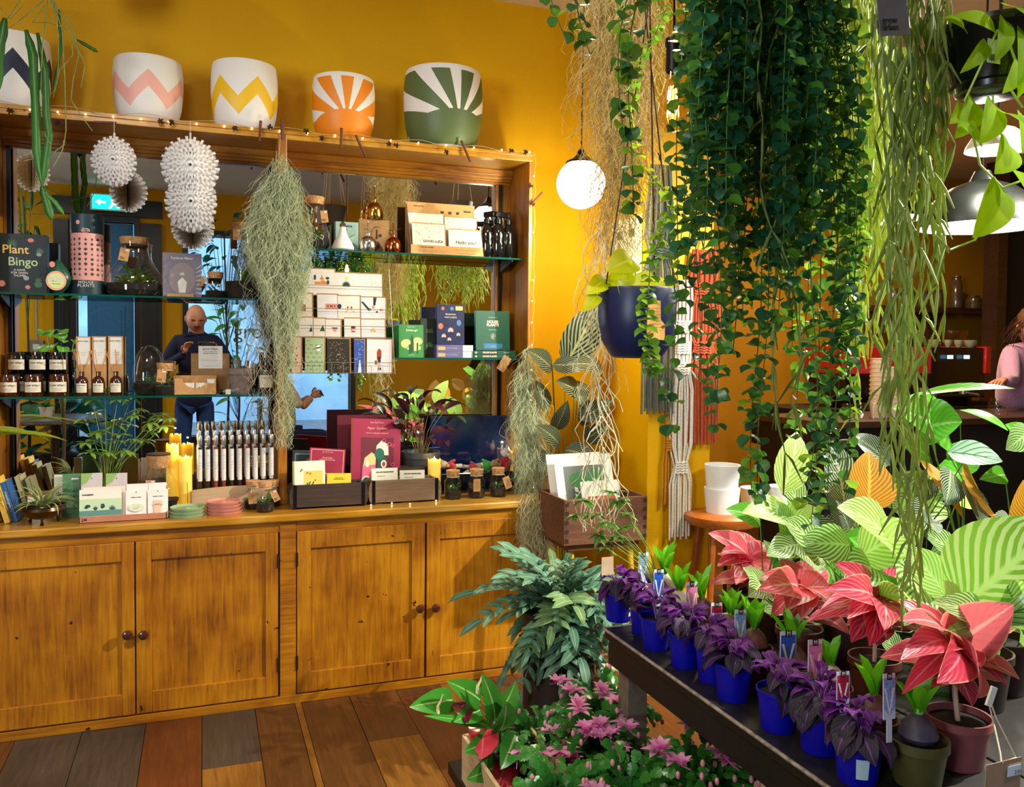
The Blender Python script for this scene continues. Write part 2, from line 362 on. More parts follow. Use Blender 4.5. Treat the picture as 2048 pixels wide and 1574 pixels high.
# street outside: pale stone facade and pavement
struct(MB().box(-9, 12, -9.2, -9, -.1, 6).obj('outside_wall', mat('#9CC4DE', .8, var=.25, scale=1.5), smooth=False))
struct(MB().box(-9, 12, -9.2, WFY-.15, -.12, -.02).obj('pavement', mat('#66727A', .8, var=.2, scale=4), smooth=False))
# ---- floor of mixed reclaimed boards (each board a part)
fl = struct(MB().box(-3.35, 8.2, -2.45, 6.45, -.06, -.022).obj('floor', mat('#20140A', .8), smooth=False))
def plankmat(nm, a, b_, c): return woodmat(nm, [(.25, a), (.5, b_), (.72, c)], 'Y', 5., 13, .36, .2, blotch=1.6, bump=.25)
PM = {'grey': plankmat('grey_board', '#1E1A18', '#363029', '#4C443E'), 'red': plankmat('red_board', '#2A1408', '#54280E', '#6E3C18'),
      'brown': plankmat('brown_board', '#2A1608', '#4C2C10', '#66401C'), 'oak': plankmat('oak_board', '#42240C', '#704614', '#94662A'), 'dark': plankmat('dark_board', '#28160A', '#442812', '#58361C')}
bx_ = [onZ(x, 1440, 0).x for x in (50, 172, 293, 404, 513, 598, 612, 718, 825)]
cols = [(bx_[0], bx_[1], [('grey', 0, 3.6)]), (bx_[1], bx_[2], [('grey', 0, 3.6)]), (bx_[2], bx_[3], [('red', 0, 3.6)]),
        (bx_[3], bx_[4], [('oak', 0, onZ(450, 1533, 0).y), ('grey', onZ(450, 1533, 0).y, 3.6)]), (bx_[4], bx_[5], [('brown', 0, 3.6)]), (bx_[5], bx_[6], [('oak', 0, 3.6)]),
        (bx_[6], bx_[7], [('brown', 0, 3.6)]), (bx_[7], bx_[8], [('oak', 0, 3.02), ('brown', 3.02, 3.6)])]
x = bx_[8]
ks = list(PM)
while x < 8: w = rnd.choice((.14, .19, .22)); cols.append((x, x+w, None)); x += w
x = bx_[0]
while x > -3.2: w = rnd.choice((.14, .19, .22)); cols.append((x-w, x, None)); x -= w
for (a, b_, segs) in cols:
    segs = list(segs or [])
    y0, y1 = (-2.3, 6.3) if a > 2.1 or not segs and a > 2.1 else (-2.3, 3.95)
    if segs: y1 = 0
    y = y0+rnd.uniform(-.9, 0)
    if a > 3.6 or a < -1.5: step = (2.4, 3.4)
    else: step = (1.1, 2.2)
    while y < y1-.01:
        e = min(y1, y+rnd.uniform(*step)); segs.append((rnd.choice(ks if b_ > -1.5 else ks[1:]) if a > bx_[0] else rnd.choice(('red', 'brown', 'dark')), max(y, y0), e)); y = e
    for (k, p, q) in segs:
        dz = rnd.uniform(-.0012, .0012)
        MB().box(a+.0012, b_-.0012, p+.001, q-.001, -.022, dz).obj('floor_board', PM[k], fl, smooth=False)
# ============================================================ DRESSER WITH MIRRORS
PINE = [(.35, '#5E2E02'), (.45, '#8A5002'), (.53, '#A06204'), (.66, '#BA7C0C')]
WV = woodmat('scumbled_pine_upright', PINE, 'Z', 5, 16, .4, .22, blotch=4.5, patch='#2A1203'); WH = woodmat('scumbled_pine_level', PINE, 'X', 5, 16, .38, .35, patch='#2A1203')
WH2 = woodmat('worn_pine_edge', [(.3, '#7A4508'), (.5, '#B07812'), (.7, '#CFA04A')], 'X', 5, 14, .3, .5, patch='#241004')
WD = woodmat('dark_pine', [(.3, '#4A2606'), (.6, '#7A4A10'), (.8, '#8E5C18')], 'Z', 5, 14, .4, .3)
FY = 3.45; FX = lambda px, y=1200: onY(px, y, FY).x
XL, XR = -1.0, onY(1092, 1050, FY).x
dr = thing('dresser', 'long scumbled yellow pine dresser with four cupboard doors and a mirrored hutch above', 'dresser', (0, 0, 0))
f = MB()
f.box(XL, XR, FY+.022, 3.94, .0, .74)                      # carcass body behind the doors
f.box(XL, XR, FY+.002, FY+.03, .70, .745); f.box(XL, XR, FY-.004, FY+.03, .0, .034)
f.box(FX(560), FX(592), FY-.003, FY+.03, .0, .745); f.box(FX(1074), XR, FY-.003, FY+.03, 0, .745)
f.obj('carcass', WH, dr, smooth=False, bev=.002)
MB().box(XL-.02, XR+.012, FY-.022, 3.94, .745, .775).obj('countertop', WH2, dr, smooth=False, bev=.006)
def door(a, b_, pa, pb, knob):
    z0, z1 = .04, .70
    fr = MB(); y0, y1 = FY-.004, FY+.018
    fr.box(a, pa, y0, y1, z0, z1); fr.box(pb, b_, y0, y1, z0, z1)
    fr.box(pa, pb, y0+.0005, y1, z1-.072, z1); fr.box(pa, pb, y0+.0005, y1, z0, z0+.082)
    d = fr.obj('cupboard_door', WV, dr, smooth=False, bev=.0022)
    MB().box(pa-.002, pb+.002, FY+.006, FY+.016, z0+.08, z1-.07).obj('door_panel', WV, d, smooth=False)
    MB().lathe([(0, 0), (.008, 0), (.007, .012), (.017, .017), (.019, .024), (.016, .031), (.009, .0345), (0, .035)], 20, M=Mx.Translation(V((knob.x, FY-.004, knob.z))) @ Mx.Rotation(PI/2, 4, 'X')).obj('knob', mat('#4A2418', .25, .2, coat=.5), d)
    xh = a if abs(knob.x-b_) < abs(knob.x-a) else b_
    for zz in (.14, .56): MB().tube([(xh, FY-.006, zz), (xh, FY-.006, zz+.055)], .004, 8).obj('hinge', mat('#3A2A1C', .5, .6), d)
    return d
door(FX(-45), FX(269), FX(-10), FX(243), onY(256, 1266, FY)); door(FX(272), FX(556), FX(303), FX(531), onY(288, 1266, FY))
door(FX(594), FX(849), FX(622), FX(823), onY(838, 1214, FY)); door(FX(853), FX(1073), FX(879), FX(1056), onY(869, 1213, FY))
# ---- hutch
HY = 3.65; BY = 3.92; HXL, HXR = -.75, onY(1057, 500, HY).x
XO = 1.436
h = MB(); h.box(HXL-.035, XO, HY, 3.95, 2.305, 2.34); h.box(HXL-.035, XO, HY-.006, HY, 2.326, 2.342)
h.obj('top_board', WH2, dr, smooth=False, bev=.002)
for nm, (a, b_) in (('side_panel', (HXL-.035, HXL)), ('side_panel', (HXR, XO))):
    MB().box(a, b_, HY, 3.95, .775, 2.305).obj(nm, WV, dr, smooth=False, bev=.002)
PXa, PXb = onY(556, 600, HY).x, onY(574, 600, HY).x
MB().box(PXa, PXb, HY-.002, 3.93, .775, 2.34).obj('middle_post', WV, dr, smooth=False, bev=.003)
MB().box(HXL, HXR, 3.945, 3.95, .775, 2.3).obj('back_board', WD, dr, smooth=False)
ZT = 2.237
mo = MB()
for (y0, z0, z1) in ((3.865, 2.275, 2.305), (3.878, 2.262, 2.282), (3.888, 2.25, 2.266), (3.9, ZT, 2.252)): mo.box(HXL, HXR, y0, 3.945, z0, z1)
mo.obj('molding', WH, dr, smooth=False, bev=.003)
mxa, mxb = onY(26, 600, BY).x, onY(538, 600, BY).x
nxa, nxb = PXb+.012, onY(988, 600, BY).x
for a, b_ in ((HXL, mxa-.012), (mxb, PXa), (PXb, nxa), (nxb, HXR)): MB().box(a, b_, 3.9, 3.945, .775, ZT).obj('frame_strip', WV, dr, smooth=False, bev=.002)
mm = bpy.data.materials.new('mirror_silver'); mm.use_nodes = True; b = mm.node_tree.nodes['Principled BSDF']; b.inputs['Metallic'].default_value = 1; b.inputs['Roughness'].default_value = .0; b.inputs['Base Color'].default_value = (.93, .95, .95, 1)
MB().box(mxa-.004, mxb+.004, BY, BY+.006, .80, ZT+.004).obj('mirror', mm, dr, smooth=False)
MB().box(nxa-.004, nxb+.004, BY, BY+.006, .80, ZT+.004).obj('mirror', mm, dr, smooth=False)
BLK = mat('#0B0C0E', .35, .4, var=0)
for xx in (HXL+.022, nxb+.02, mxb+.014 if False else PXa-.012): MB().box(xx-.007, xx+.007, 3.888, 3.9, .8, ZT).obj('shelf_track', BLK, dr, smooth=False)
GE = mat('#0C4A40', .08, trans=.0, var=0, name='green_glass_edge', spec=.8)
def shelf(a, b_, z, lab):
    s = MB().box(a, b_, 3.712, 3.905, z-.008, z)
    o = s.obj('glass_shelf', [glass('#CFEFE6', .01), GE], None, smooth=False)
    o.data.polygons[2].material_index = 1; 
    tag(o, lab, 'shelf', 'glass shelves of the dresser hutch')
    return o
SL1, SL2, SR1, SR2 = 1.643, 1.238, 1.866, 1.397
shelf(HXL+.002, PXa-.002, SL1, 'upper glass shelf of the left mirror bay carrying games and terrariums')
shelf(HXL+.002, PXa-.002, SL2, 'lower glass shelf of the left mirror bay carrying candles and diffusers')
shelf(PXb+.002, HXR-.002, SR1, 'upper glass shelf of the right mirror bay carrying misters and cards')
shelf(PXb+.002, HXR-.002, SR2, 'lower glass shelf of the right mirror bay carrying books')
for z, xx in ((SL1, HXL+.022), (SL2, HXL+.022), (SL1, PXa-.014), (SL2, PXa-.014), (SR1, nxb+.02), (SR2, nxb+.02), (SR1, PXb+.01), (SR2, PXb+.01)):
    MB().add([(xx-.003, 3.9, z-.009), (xx-.003, 3.72, z-.009), (xx-.003, 3.72, z-.016), (xx-.003, 3.9, z-.06), (xx+.003, 3.9, z-.009), (xx+.003, 3.72, z-.009), (xx+.003, 3.72, z-.016), (xx+.003, 3.9, z-.06)],
             [(0, 1, 2, 3), (7, 6, 5, 4), (0, 4, 5, 1), (1, 5, 6, 2), (2, 6, 7, 3)]).obj('shelf_bracket', BLK, dr, smooth=False)
# ============================================================ THINGS: helpers shared by the goods
KR = mat('#B98A56', .75, var=.08, scale=60); KRD = mat('#8F6A40', .75, var=.1, scale=60); WHT = mat('#DAD6CE', .6, var=.02); INK = mat('#1A1A18', .6, var=0)
CORK = mat('#B98A58', .8, var=.35, scale=90, bump=.6); GLS = glass(); SOIL = mat('#17100B', .95, var=.5, scale=120, bump=1); MOSSM = mat('#3B5A16', .9, var=.5, scale=110, bump=1)
AMB = mat('#3A1606', .06, var=0, spec=.8, coat=1, name='amber_glass'); BG = mat('#07090C', .07, var=0, spec=.8, coat=1, name='black_glass')
STRG = mat('#CDBFA4', .8, var=.1); CREAM = mat('#DDD3BC', .6, var=.03); PINKP = mat('#E5A79A', .6, var=.03); DGREEN = mat('#0C3A30', .5, var=.05); NAVY = mat('#101B3C', .45, var=.06)
GOLDI = mat('#D8B660', .5, var=0); SAGE = mat('#9DBE97', .5, var=.03); STEEL = mat('#C8C8C4', .18, 1, var=0); BRASS = mat('#C79A4A', .16, 1, var=0); COPPER = mat('#B5603A', .16, 1, var=0)
def spot(px0, py0, px1, py1, Y, z0=None):
    xm, ym = (px0+px1)/2, (py0+py1)/2
    a, b_ = onY(px0, ym, Y).x, onY(px1, ym, Y).x; zb, zt = onY(xm, py1, Y).z, onY(xm, py0, Y).z
    if z0 is None: z0 = zb
    return V(((a+b_)/2, Y, z0)), b_-a, zt-zb
def decal(parent, shape, y, mt, name='print', kind=None):
    """thin printed shapes on a face that looks to -Y; shape = list of polygons in x,z"""
    m = MB()
    for p in shape: m.poly(p, .0003, M=Mx.Translation((0, y-.0004, 0)))
    return tag(m.obj(name, mt, parent, smooth=False), kind='stuff')
def rc(x0, z0, x1, z1): return [(x0, z0), (x1, z0), (x1, z1), (x0, z1)]
def el(cx_, cz, rx, rz, n=16, a0=0): return [(cx_+rx*math.cos(2*PI*i/n+a0), cz+rz*math.sin(2*PI*i/n+a0)) for i in range(n)]
def blade(x, z, a, Lg, w): c, s = math.cos(a), math.sin(a); return [(x, z), (x+c*Lg*.5-s*w, z+s*Lg*.5+c*w), (x+c*Lg, z+s*Lg), (x+c*Lg*.5+s*w, z+s*Lg*.5-c*w)]
def sprig(x, z, h, n=7, w=.12, spread=2.2, r=rnd): return [blade(x, z, PI/2+spread*(i/(n-1)-.5), h*(1-.25*abs(i/(n-1)-.5)*2), h*w) for i in range(n)]
def lines(x0, x1, zs, t=.0006): return [rc(x0+(x1-x0)*(.08*(i % 2)), z, x1-(x1-x0)*(.08*(i % 2)), z+t) for i, z in enumerate(zs)]
def paper_tag(parent, p, w, h, tilt, words='grow\nurban', face=0, ln=False, y=-.002, yaw=0, mt=None, sticker=True):
    t = MB().box(-w/2, w/2, 0, .0012, -h, 0).tube([(0, -.001, -.006), (0, .002, .012)], .0006, 4).obj('paper_tag', mt or KR, parent, p, (0, tilt, yaw), smooth=False)
    if ln: decal(t, lines(-w*.33, w*.33, [-h*.2-h*.08*i for i in range(8)]), 0, INK)
    elif words: text(words, h*.13, (-w*.36, -.0008, -h*.78), INK, t, al='LEFT', line=.8)
    if sticker: MB().box(w*.05, w*.42, -.0006, 0, -h*.2, -h*.08).obj('price_sticker', WHT, t, smooth=False)
    return t
def glassjar(name, label, loc, prof, cork=None, fill=None, cat='jar', group=None, lidmat=None, n=32, soil=.3):
    """prof: outer glass profile; cork (r0, z0, r1, z1); fill: height of soil"""
    t = thing(name, label, cat, loc, group=group)
    th = .0022
    inner = [(max(r-th, 0), z+(th if i == 0 else 0)) for i, (r, z) in enumerate(prof)]
    MB().lathe([(0, prof[0][1])]+prof, n).obj('glass_body', GLS, t)
    if fill:
        pts = [(r-th-.001, z) for r, z in prof if z <= fill]
        for i in range(len(prof)-1):
            if prof[i][1] <= fill < prof[i+1][1]:
                q = (fill-prof[i][1])/(prof[i+1][1]-prof[i][1]); pts.append((prof[i][0]+(prof[i+1][0]-prof[i][0])*q-th-.001, fill))
        MB().lathe([(0, .003)]+[(r, z+.003) for r, z in pts]+[(0, fill+.004)], 20).obj('soil', SOIL, t)
    if cork:
        r0, z0, r1, z1 = cork
        MB().lathe([(0, z0), (r0, z0), (r1, z1-.002), (r1*.96, z1), (0, z1)], n).obj('cork_lid', lidmat or CORK, t)
    return t
LFD = leafmat('terrarium_leaf', '#2E6A22', trans=.3, tip='#5C9A30')
def jungle(parent, z, r, h, n, Lf, mt=None, seed=1, name='foliage', up=1.1, w=.35, shape='ovate', droop=.8):
    q = random.Random(seed); m = MB()
    for i in range(n):
        a = q.uniform(0, 2*PI); rr = r*q.random()**.5; zz = z+q.random()*h
        m.leaf(Lf*q.uniform(.6, 1.2), Lf*w, aim((rr*math.cos(a)*.7, rr*math.sin(a)*.7, zz), a, q.uniform(.1, up), q.uniform(-.5, .5)), shape, droop=droop, nl=4, na=1)
    return tag(m.obj(name, mt or LFD, parent), kind='stuff')
# ============================================================ UPPER LEFT SHELF
p, w, h = spot(-34, 464, 94, 582, 3.75, SL1)
t = thing('board_game_box', 'dark green board game box with gold title lettering, leftmost on the upper shelf', 'game', p)
GBX = mat('#101C1E', .4, var=.1)
MB().box(-w/2, w/2, 0, .06, 0, h).obj('box', GBX, t, smooth=False, bev=.0015)
X = lambda px: onY(px, 520, 3.75).x-p.x; Z = lambda py: onY(45, py, 3.75).z-p.z
text('Plant', .046, (X(31), -.001, Z(500)), GOLDI, t, off=.0006); text('Bingo', .046, (X(46), -.001, Z(524)), mat('#A9BC8E', .5, var=0), t, off=.0006)
text('A GAME\nFOR GREEN\nTHUMBS', .011, (X(39), -.001, Z(546)), WHT, t)
decal(t, [el(X(62), Z(480), .011, .008)]+[el(X(55), Z(574), .009, .008)]+[el(X(3), Z(568), .012, .012)], 0, mat('#C4786A', .6, var=0), 'printed_pots')
decal(t, [el(X(76), Z(568), .014, .013)]+sprig(X(76), Z(562), .02, 5)+sprig(X(24), Z(490), .028, 9, .06, 4)+sprig(X(80), Z(503), .02, 7, .1, 3.5), 0, mat('#4A7A58', .6, var=0), 'printed_plants')
decal(t, [el(X(78), Z(508), .009, .007), el(X(52), Z(556), .01, .009)], 0, mat('#8A9096', .6, var=0), 'printed_pots')
# avocado game
p, w, h = spot(89, 514, 143, 583, 3.74, SL1)
t = thing('avocado_game', 'avocado shaped green card game tin with a round pink label', 'game', p)
m = MB(); pr = []
for i in range(13):
    a = i/12; r = w/2*math.sin(PI*min(1, a*.98+.02))**.6*(1.0 if a < .45 else 1-.42*((a-.45)/.55)**1.1); pr.append((max(r, .0005), a*h))
m.lathe(pr, 28, M=Mx.Scale(.55, 4, (0, 1, 0))); m.obj('tin', mat('#0D4A34', .35, var=.1, coat=.3), t)
yl = -w/2*.55-.001
decal(t, [el(-.003, h*.36, w*.38, w*.40, 24)], yl, mat('#E79A8E', .6, var=0), 'round_label'); decal(t, [el(-.003, h*.36, w*.31, w*.32, 24)], yl-.0008, mat('#CBD98A', .6, var=0), 'round_label')
text('AVOCADO\nSMASH!', .0125, (-.003, yl-.002, h*.40), WHT, t, off=.0005, line=.85); decal(t, [el(-w*.18, h*.83, .010, .012)], -w*.22, mat('#E58476', .6, var=0))
text('a fast card game', .0045, (-.003, yl-.002, h*.27), DGREEN, t)
# puzzle tube
p, w, h = spot(142, 424, 208, 583, 3.78, SL1)
t = thing('puzzle_tube', 'tall puzzle tube in pink and dark green printed with rows of potted plants', 'puzzle', p)
R_ = w/2
MB().lathe([(0, 0), (R_-.001, 0), (R_, .002), (R_, h*.76), (0, h*.76)], 40).obj('tube', [mat('#D99A92', .5, var=.03)], t)
MB().lathe([(R_+.0003, .001), (R_+.0006, h*.13), (R_+.0006, h*.175), (R_+.0003, h*.176)], 40).obj('base_band', mat('#122C34', .5, var=.05), t)
MB().lathe([(R_+.0008, h*.765), (R_+.0012, h*.77), (R_+.0012, h-.002), (R_-.001, h), (0, h)], 40).obj('lid', mat('#14303A', .45, var=.05), t)
m = MB(); q = random.Random(3)
def oncyl(u, z, r): a = -PI/2+u/r; return (r*math.cos(a), r*math.sin(a), z)
def cylpoly(m, pts, r): m.add([oncyl(x_, z_, r) for x_, z_ in pts], [tuple(range(len(pts)))])
for row in range(8):
    for c in range(-3, 4):
        x_ = c*.0155*R_/.04; z_ = h*(.23+.062*row)
        cylpoly(m, rc(x_-.0022, z_, x_+.0022, z_+.004), R_+.0008)
        for bl in sprig(x_, z_+.004, q.uniform(.007, .011), q.choice((3, 5, 7)), .2, q.uniform(1.5, 4)): cylpoly(m, bl, R_+.0008)
tag(m.obj('printed_plants', mat('#22382C', .6, var=.3), t, smooth=False), kind='stuff')
m = MB(); cylpoly(m, [(x_*1.5, z_) for x_, z_ in el(0, h*.79, .011, .0085)], R_+.0016); m.obj('badge', mat('#E08878', .6, var=0), t, smooth=False)
m = MB(); cylpoly(m, el(-.029, h*.89, .008, .0085), R_+.0018); m.obj('badge', PINKP, t, smooth=False)
text('HOUSE\nPLANTS', .0155, (0, -R_-.0016, h*.125), WHT, t, sp=1.15, line=.85)
text('Petite\nPlants', .009, (0, -R_-.003, h*.80), WHT, t, line=.8)
# squat bulb terrarium
p, w, h = spot(209, 470, 327, 588, 3.79, SL1); p.y = 3.80
bulb = [(.030, 0), (w*.40, .003), (w*.485, .022), (w*.495, h*.24), (w*.44, h*.40), (w*.33, h*.56), (w*.25, h*.70), (w*.235, h*.80), (w*.245, h*.93)]
t = glassjar('glass_terrarium', 'broad pear shaped glass terrarium with cork lid and kraft tag on the upper left shelf', p, bulb, (w*.235, h*.88, w*.26, h), h*.20, cat='terrarium')
jungle(t, h*.2, w*.40, .03, 90, .04, leafmat('moss_leaf', '#5A7A1C', trans=.3, tip='#87A030'), 4, 'moss'); jungle(t, h*.25, .045, .05, 26, .045, None, 5)
paper_tag(t, (-w*.13, -w*.30, h*.79), .036, .052, .18)
# rainbow box
p, w, h = spot(325, 501, 403, 589, 3.74, SL1)
t = thing('gift_box', 'grey lilac boxed window crystal kit beside the pear shaped terrarium', 'box', p, rz=-.02)
MB().box(-w/2, w/2, 0, .035, 0, h).obj('box', mat('#77707E', .5, var=.06), t, smooth=False, bev=.001)
text('Rainbow Maker', .0135, (0, -.001, h*.88), WHT, t, off=.0002)
decal(t, [el(0, h*.42, w*.34, h*.36, 24)], 0, mat('#8D8182', .6, var=0), 'printed_oval')
decal(t, [[(w*.36, h*(.1+.09*i)), (w*.5, h*(.06+.11*i)), (w*.5, h*(.10+.11*i)), (w*.36, h*(.12+.09*i))] for i in range(7)], -.0001, mat('#A7B4BC', .6, var=0), 'printed_rays')
decal(t, [[(-.012, h*.1), (.012, h*.1), (.018, h*.34), (0, h*.45), (-.018, h*.34)]]+sprig(0, h*.5, .016, 7, .08, 3), -.0004, WHT, 'printed_hand')
MB().box(-w*.38, w*.3, -.012, 0, 0, .012).obj('card_tab', KR, t, smooth=False)
def small_corked(name, label, p, w, h, tagpos=None, group=None, tilt=.3, ln=False, seed=1, tw=.024, th_=.04, yaw=0):
    pr = [(w*.46, 0), (w*.5, .004), (w*.5, h*.62), (w*.36, h*.74), (w*.36, h*.82), (w*.40, h*.84)]
    t = glassjar(name, label, p, pr, (w*.33, h*.76, w*.40, h), h*.25, group=group)
    jungle(t, h*.22, w*.34, h*.25, 22, w*.3, None, seed); m = MB(); q = random.Random(seed)
    for i in range(8): m.ball((q.uniform(-1, 1)*w*.3, q.uniform(-1, 1)*w*.3, h*.25), w*.09, 7, 4, (1, 1, .7))
    tag(m.obj('pebbles', mat('#5E5A50', .7, var=.5), t), kind='stuff')
    MB().lathe([(w*.37, h*.76), (w*.385, h*.77), (w*.37, h*.78)], 20).obj('twine', STRG, t)
    if tagpos: paper_tag(t, (tagpos[0], -w*.5-.004, tagpos[1]), tw, th_, tilt, ln=ln, sticker=not ln, yaw=yaw)
    return t
p, w, h = spot(410, 538, 452, 590, 3.76, SL1)
small_corked('corked_jar', 'small corked planted jar with a kraft tag between lilac box and tall flask', p, w, h, (-w*.5, h*.78), tilt=.5, tw=.020, seed=2)
p, w, h = spot(452, 438, 524, 590, 3.80, SL1)
t = glassjar('tall_terrarium', 'tall tapered glass terrarium with cork lid and grassy plant next to the moss curtain', p, [(w*.5, 0), (w*.56, .004), (w*.52, h*.25), (w*.37, h*.8), (w*.34, h*.95)], (w*.33, h*.9, w*.37, h), h*.22, cat='terrarium')
jungle(t, h*.2, .02, .02, 40, .075, None, 8, 'foliage', 1.5, .06, 'lance', .5); jungle(t, h*.2, .03, .01, 20, .03, None, 9)
paper_tag(t, (-w*.22, -w*.36-.004, h*.90), .030, .046, -.02); paper_tag(t, (w*.50, -w*.5-.004, h*.35), .020, .04, .35)
# ============================================================ LOWER LEFT SHELF
def candle_jar(name, label, p, r, h, dark, lab=True, group=None):
    t = thing(name, label, 'candle', p, group=group)
    gm = BG if dark else AMB
    MB().lathe([(0, 0), (r*.92, 0), (r, .004), (r, h*.80), (r*.93, h*.86), (r*.93, h), (r*.88, h), (r*.88, h*.5), (0, h*.5)], 32).obj('jar', gm, t)
    if dark: MB().lathe([(r*.96, h*.86), (r*1.0, h*.87), (r*1.0, h*1.0), (0, h*1.0)], 32).obj('lid', BG, t)
    m = MB(); n = 9; vs = []
    for i in range(n+1):
        a = -PI/2+(-.95+1.9*i/n)
        for z in (h*.20, h*.66): vs.append(((r+.0006)*math.cos(a), (r+.0006)*math.sin(a), z))
    m.add(vs, [(2*i, 2*i+2, 2*i+3, 2*i+1) for i in range(n)]); lb = m.obj('label', CREAM, t)
    text('grow urban.', h*.14, (0, -r-.0012, h*.52), INK, t); decal(t, lines(-r*.5, r*.5, [h*.36, h*.28]), -r-.0008, INK)
    return t
xs_ = [(-1, 39), (48, 87), (97, 138)]; nm = ['nearest the dresser side', 'in the middle of the front row', 'beside the reed diffusers']
for i, (a, b_) in enumerate(xs_):
    p, w, h = spot(a, 747, b_, 790, 3.75, SL2); candle_jar('jar_candle', 'short amber glass candle %s' % nm[i], p, w/2, h*1.02, False, group='amber candles in front')
for k, (a, b_) in enumerate([(15, 54), (57, 96), (97, 137)]):
    p, w, h = spot(a, 704, b_, 747, 3.83, SL2); hh = (onY(80, 704, 3.83).z-SL2)/2
    candle_jar('lidded_candle', 'black lidded candle standing on the shelf behind the amber %s' % ('candle nearest the side', 'middle candle', 'candle by the diffusers')[k], p, w/2, hh-.0005, True, group='black lidded candles')
    p2 = p.copy(); p2.z += hh; candle_jar('lidded_candle', 'black lidded candle stacked on top, %s of three' % ('leftmost', 'middle', 'rightmost')[k], p2, w/2, hh-.0005, True, group='black lidded candles')
for k, (a, b_, c) in enumerate([(152, 182, 164), (184, 213, 197), (216, 246, 232)]):
    p, w, h = spot(a, 674, b_, 790, 3.85, SL2)
    who = ('next to the candles', 'in the middle', 'beside the glass dome')[k]
    t = thing('diffuser_box', 'tall kraft diffuser carton with white label, %s' % who, 'box', p, group='kraft diffuser cartons')
    MB().box(-w/2, w/2, 0, .045, 0, h).obj('carton', KR, t, smooth=False, bev=.001)
    MB().box(-w*.36, w*.42, -.0006, 0, h*.52, h*.98).obj('label', WHT, t, smooth=False); text('grow urban', .0085, (0, -.0012, h*.92), INK, t); decal(t, lines(-w*.2, w*.2, [h*.72, h*.68]), -.0008, INK)
    p, w, h = spot(c-13, 742, c+13, 790, 3.76, SL2)
    t = thing('reed_diffuser', 'amber glass bottle of reed sticks %s' % who, 'diffuser', p, group='reed diffusers')
    r = w/2
    MB().lathe([(0, 0), (r*.92, 0), (r, .004), (r, h*.58), (r*.85, h*.72), (r*.38, h*.82), (r*.36, h*.96), (r*.44, h*.97), (r*.44, h), (r*.28, h), (r*.28, h*.8)], 28).obj('bottle', AMB, t)
    m = MB(); vs = []
    for i in range(8):
        a = -PI/2+(-.9+1.8*i/7)
        for z in (h*.14, h*.52): vs.append(((r+.0006)*math.cos(a), (r+.0006)*math.sin(a), z))
    m.add(vs, [(2*i, 2*i+2, 2*i+3, 2*i+1) for i in range(7)]); m.obj('label', CREAM, t); text('grow urban', .0065, (0, -r-.0012, h*.44), INK, t); decal(t, lines(-r*.4, r*.4, [h*.33, h*.26, h*.2]), -r-.0008, INK)
    q = random.Random(k)
    for s in ((-.035, .01), (-.028, .004), (-.012, 0), (.030, 0), (.036, .012)) if k < 2 else ((-.040, 0), (-.002, .0), (.004, .008), (.012, 0), (.0, -.008)):
        MB().tube([(-s[0]*.1, -s[1]*.1, h*.3), (s[0]*.25, s[1]*.4, h), (s[0], s[1], h+.086+q.uniform(-.006, .004))], .0013, 5).obj('reed', mat('#C98A4A', .6), t)
p, w, h = spot(263, 690, 329, 788, 3.81, SL2)
t = glassjar('glass_dome', 'egg shaped clear glass dome terrarium on the lower left shelf', p, [(w*.40, 0), (w*.49, h*.12), (w*.5, h*.3), (w*.46, h*.55), (w*.36, h*.8), (w*.18, h*.96), (0, h)], None, h*.22, cat='terrarium')
jungle(t, h*.22, .03, .02, 40, .022, None, 12)
p, w, h = spot(308, 726, 352, 790, 3.755, SL2)
t = small_corked('corked_jar', 'corked planted jar with tilted kraft tag in front of the glass dome', p, w, h, (-w*.1, h*.80), tilt=.12, tw=.034, th_=.052, seed=5)
# kraft tray of soaps
p, w, h = spot(348, 757, 433, 792, 3.735, SL2); h *= .95
t = thing('soap_tray', 'low kraft display tray holding small soap boxes', 'box', p)
m = MB(); arc = [(w*.30*math.cos(a), h-.0+w*.0-h*.60*math.sin(a)) for a in [PI*i/10 for i in range(11)]]
m.poly([(-w/2, 0), (w/2, 0), (w/2, h)]+arc+[(-w/2, h)], .0015); m.box(-w/2, -w/2+.0015, 0, .055, 0, h*1.15); m.box(w/2-.0015, w/2, 0, .055, 0, h*1.15); m.box(-w/2, w/2, .0535, .055, 0, h*1.15); m.box(-w/2, w/2, 0, .055, 0, .0015)
m.obj('tray', KR, t, smooth=False)
for i in range(2):
    MB().box(-w*.40+i*w*.40, -w*.40+i*w*.40+w*.38, .005, .05, .002, h*.72).obj('soap_box', CREAM, t, smooth=False, bev=.001)
    decal(t, [el(w*(.08 if i else -.25), h*(.28+.15*j), .003, .002) for j in range(2)], .0045, INK) if i else None
MB().box(w*.28, w*.45, -.0008, 0, h*.7, h*.95).obj('price_sticker', WHT, t, smooth=False)
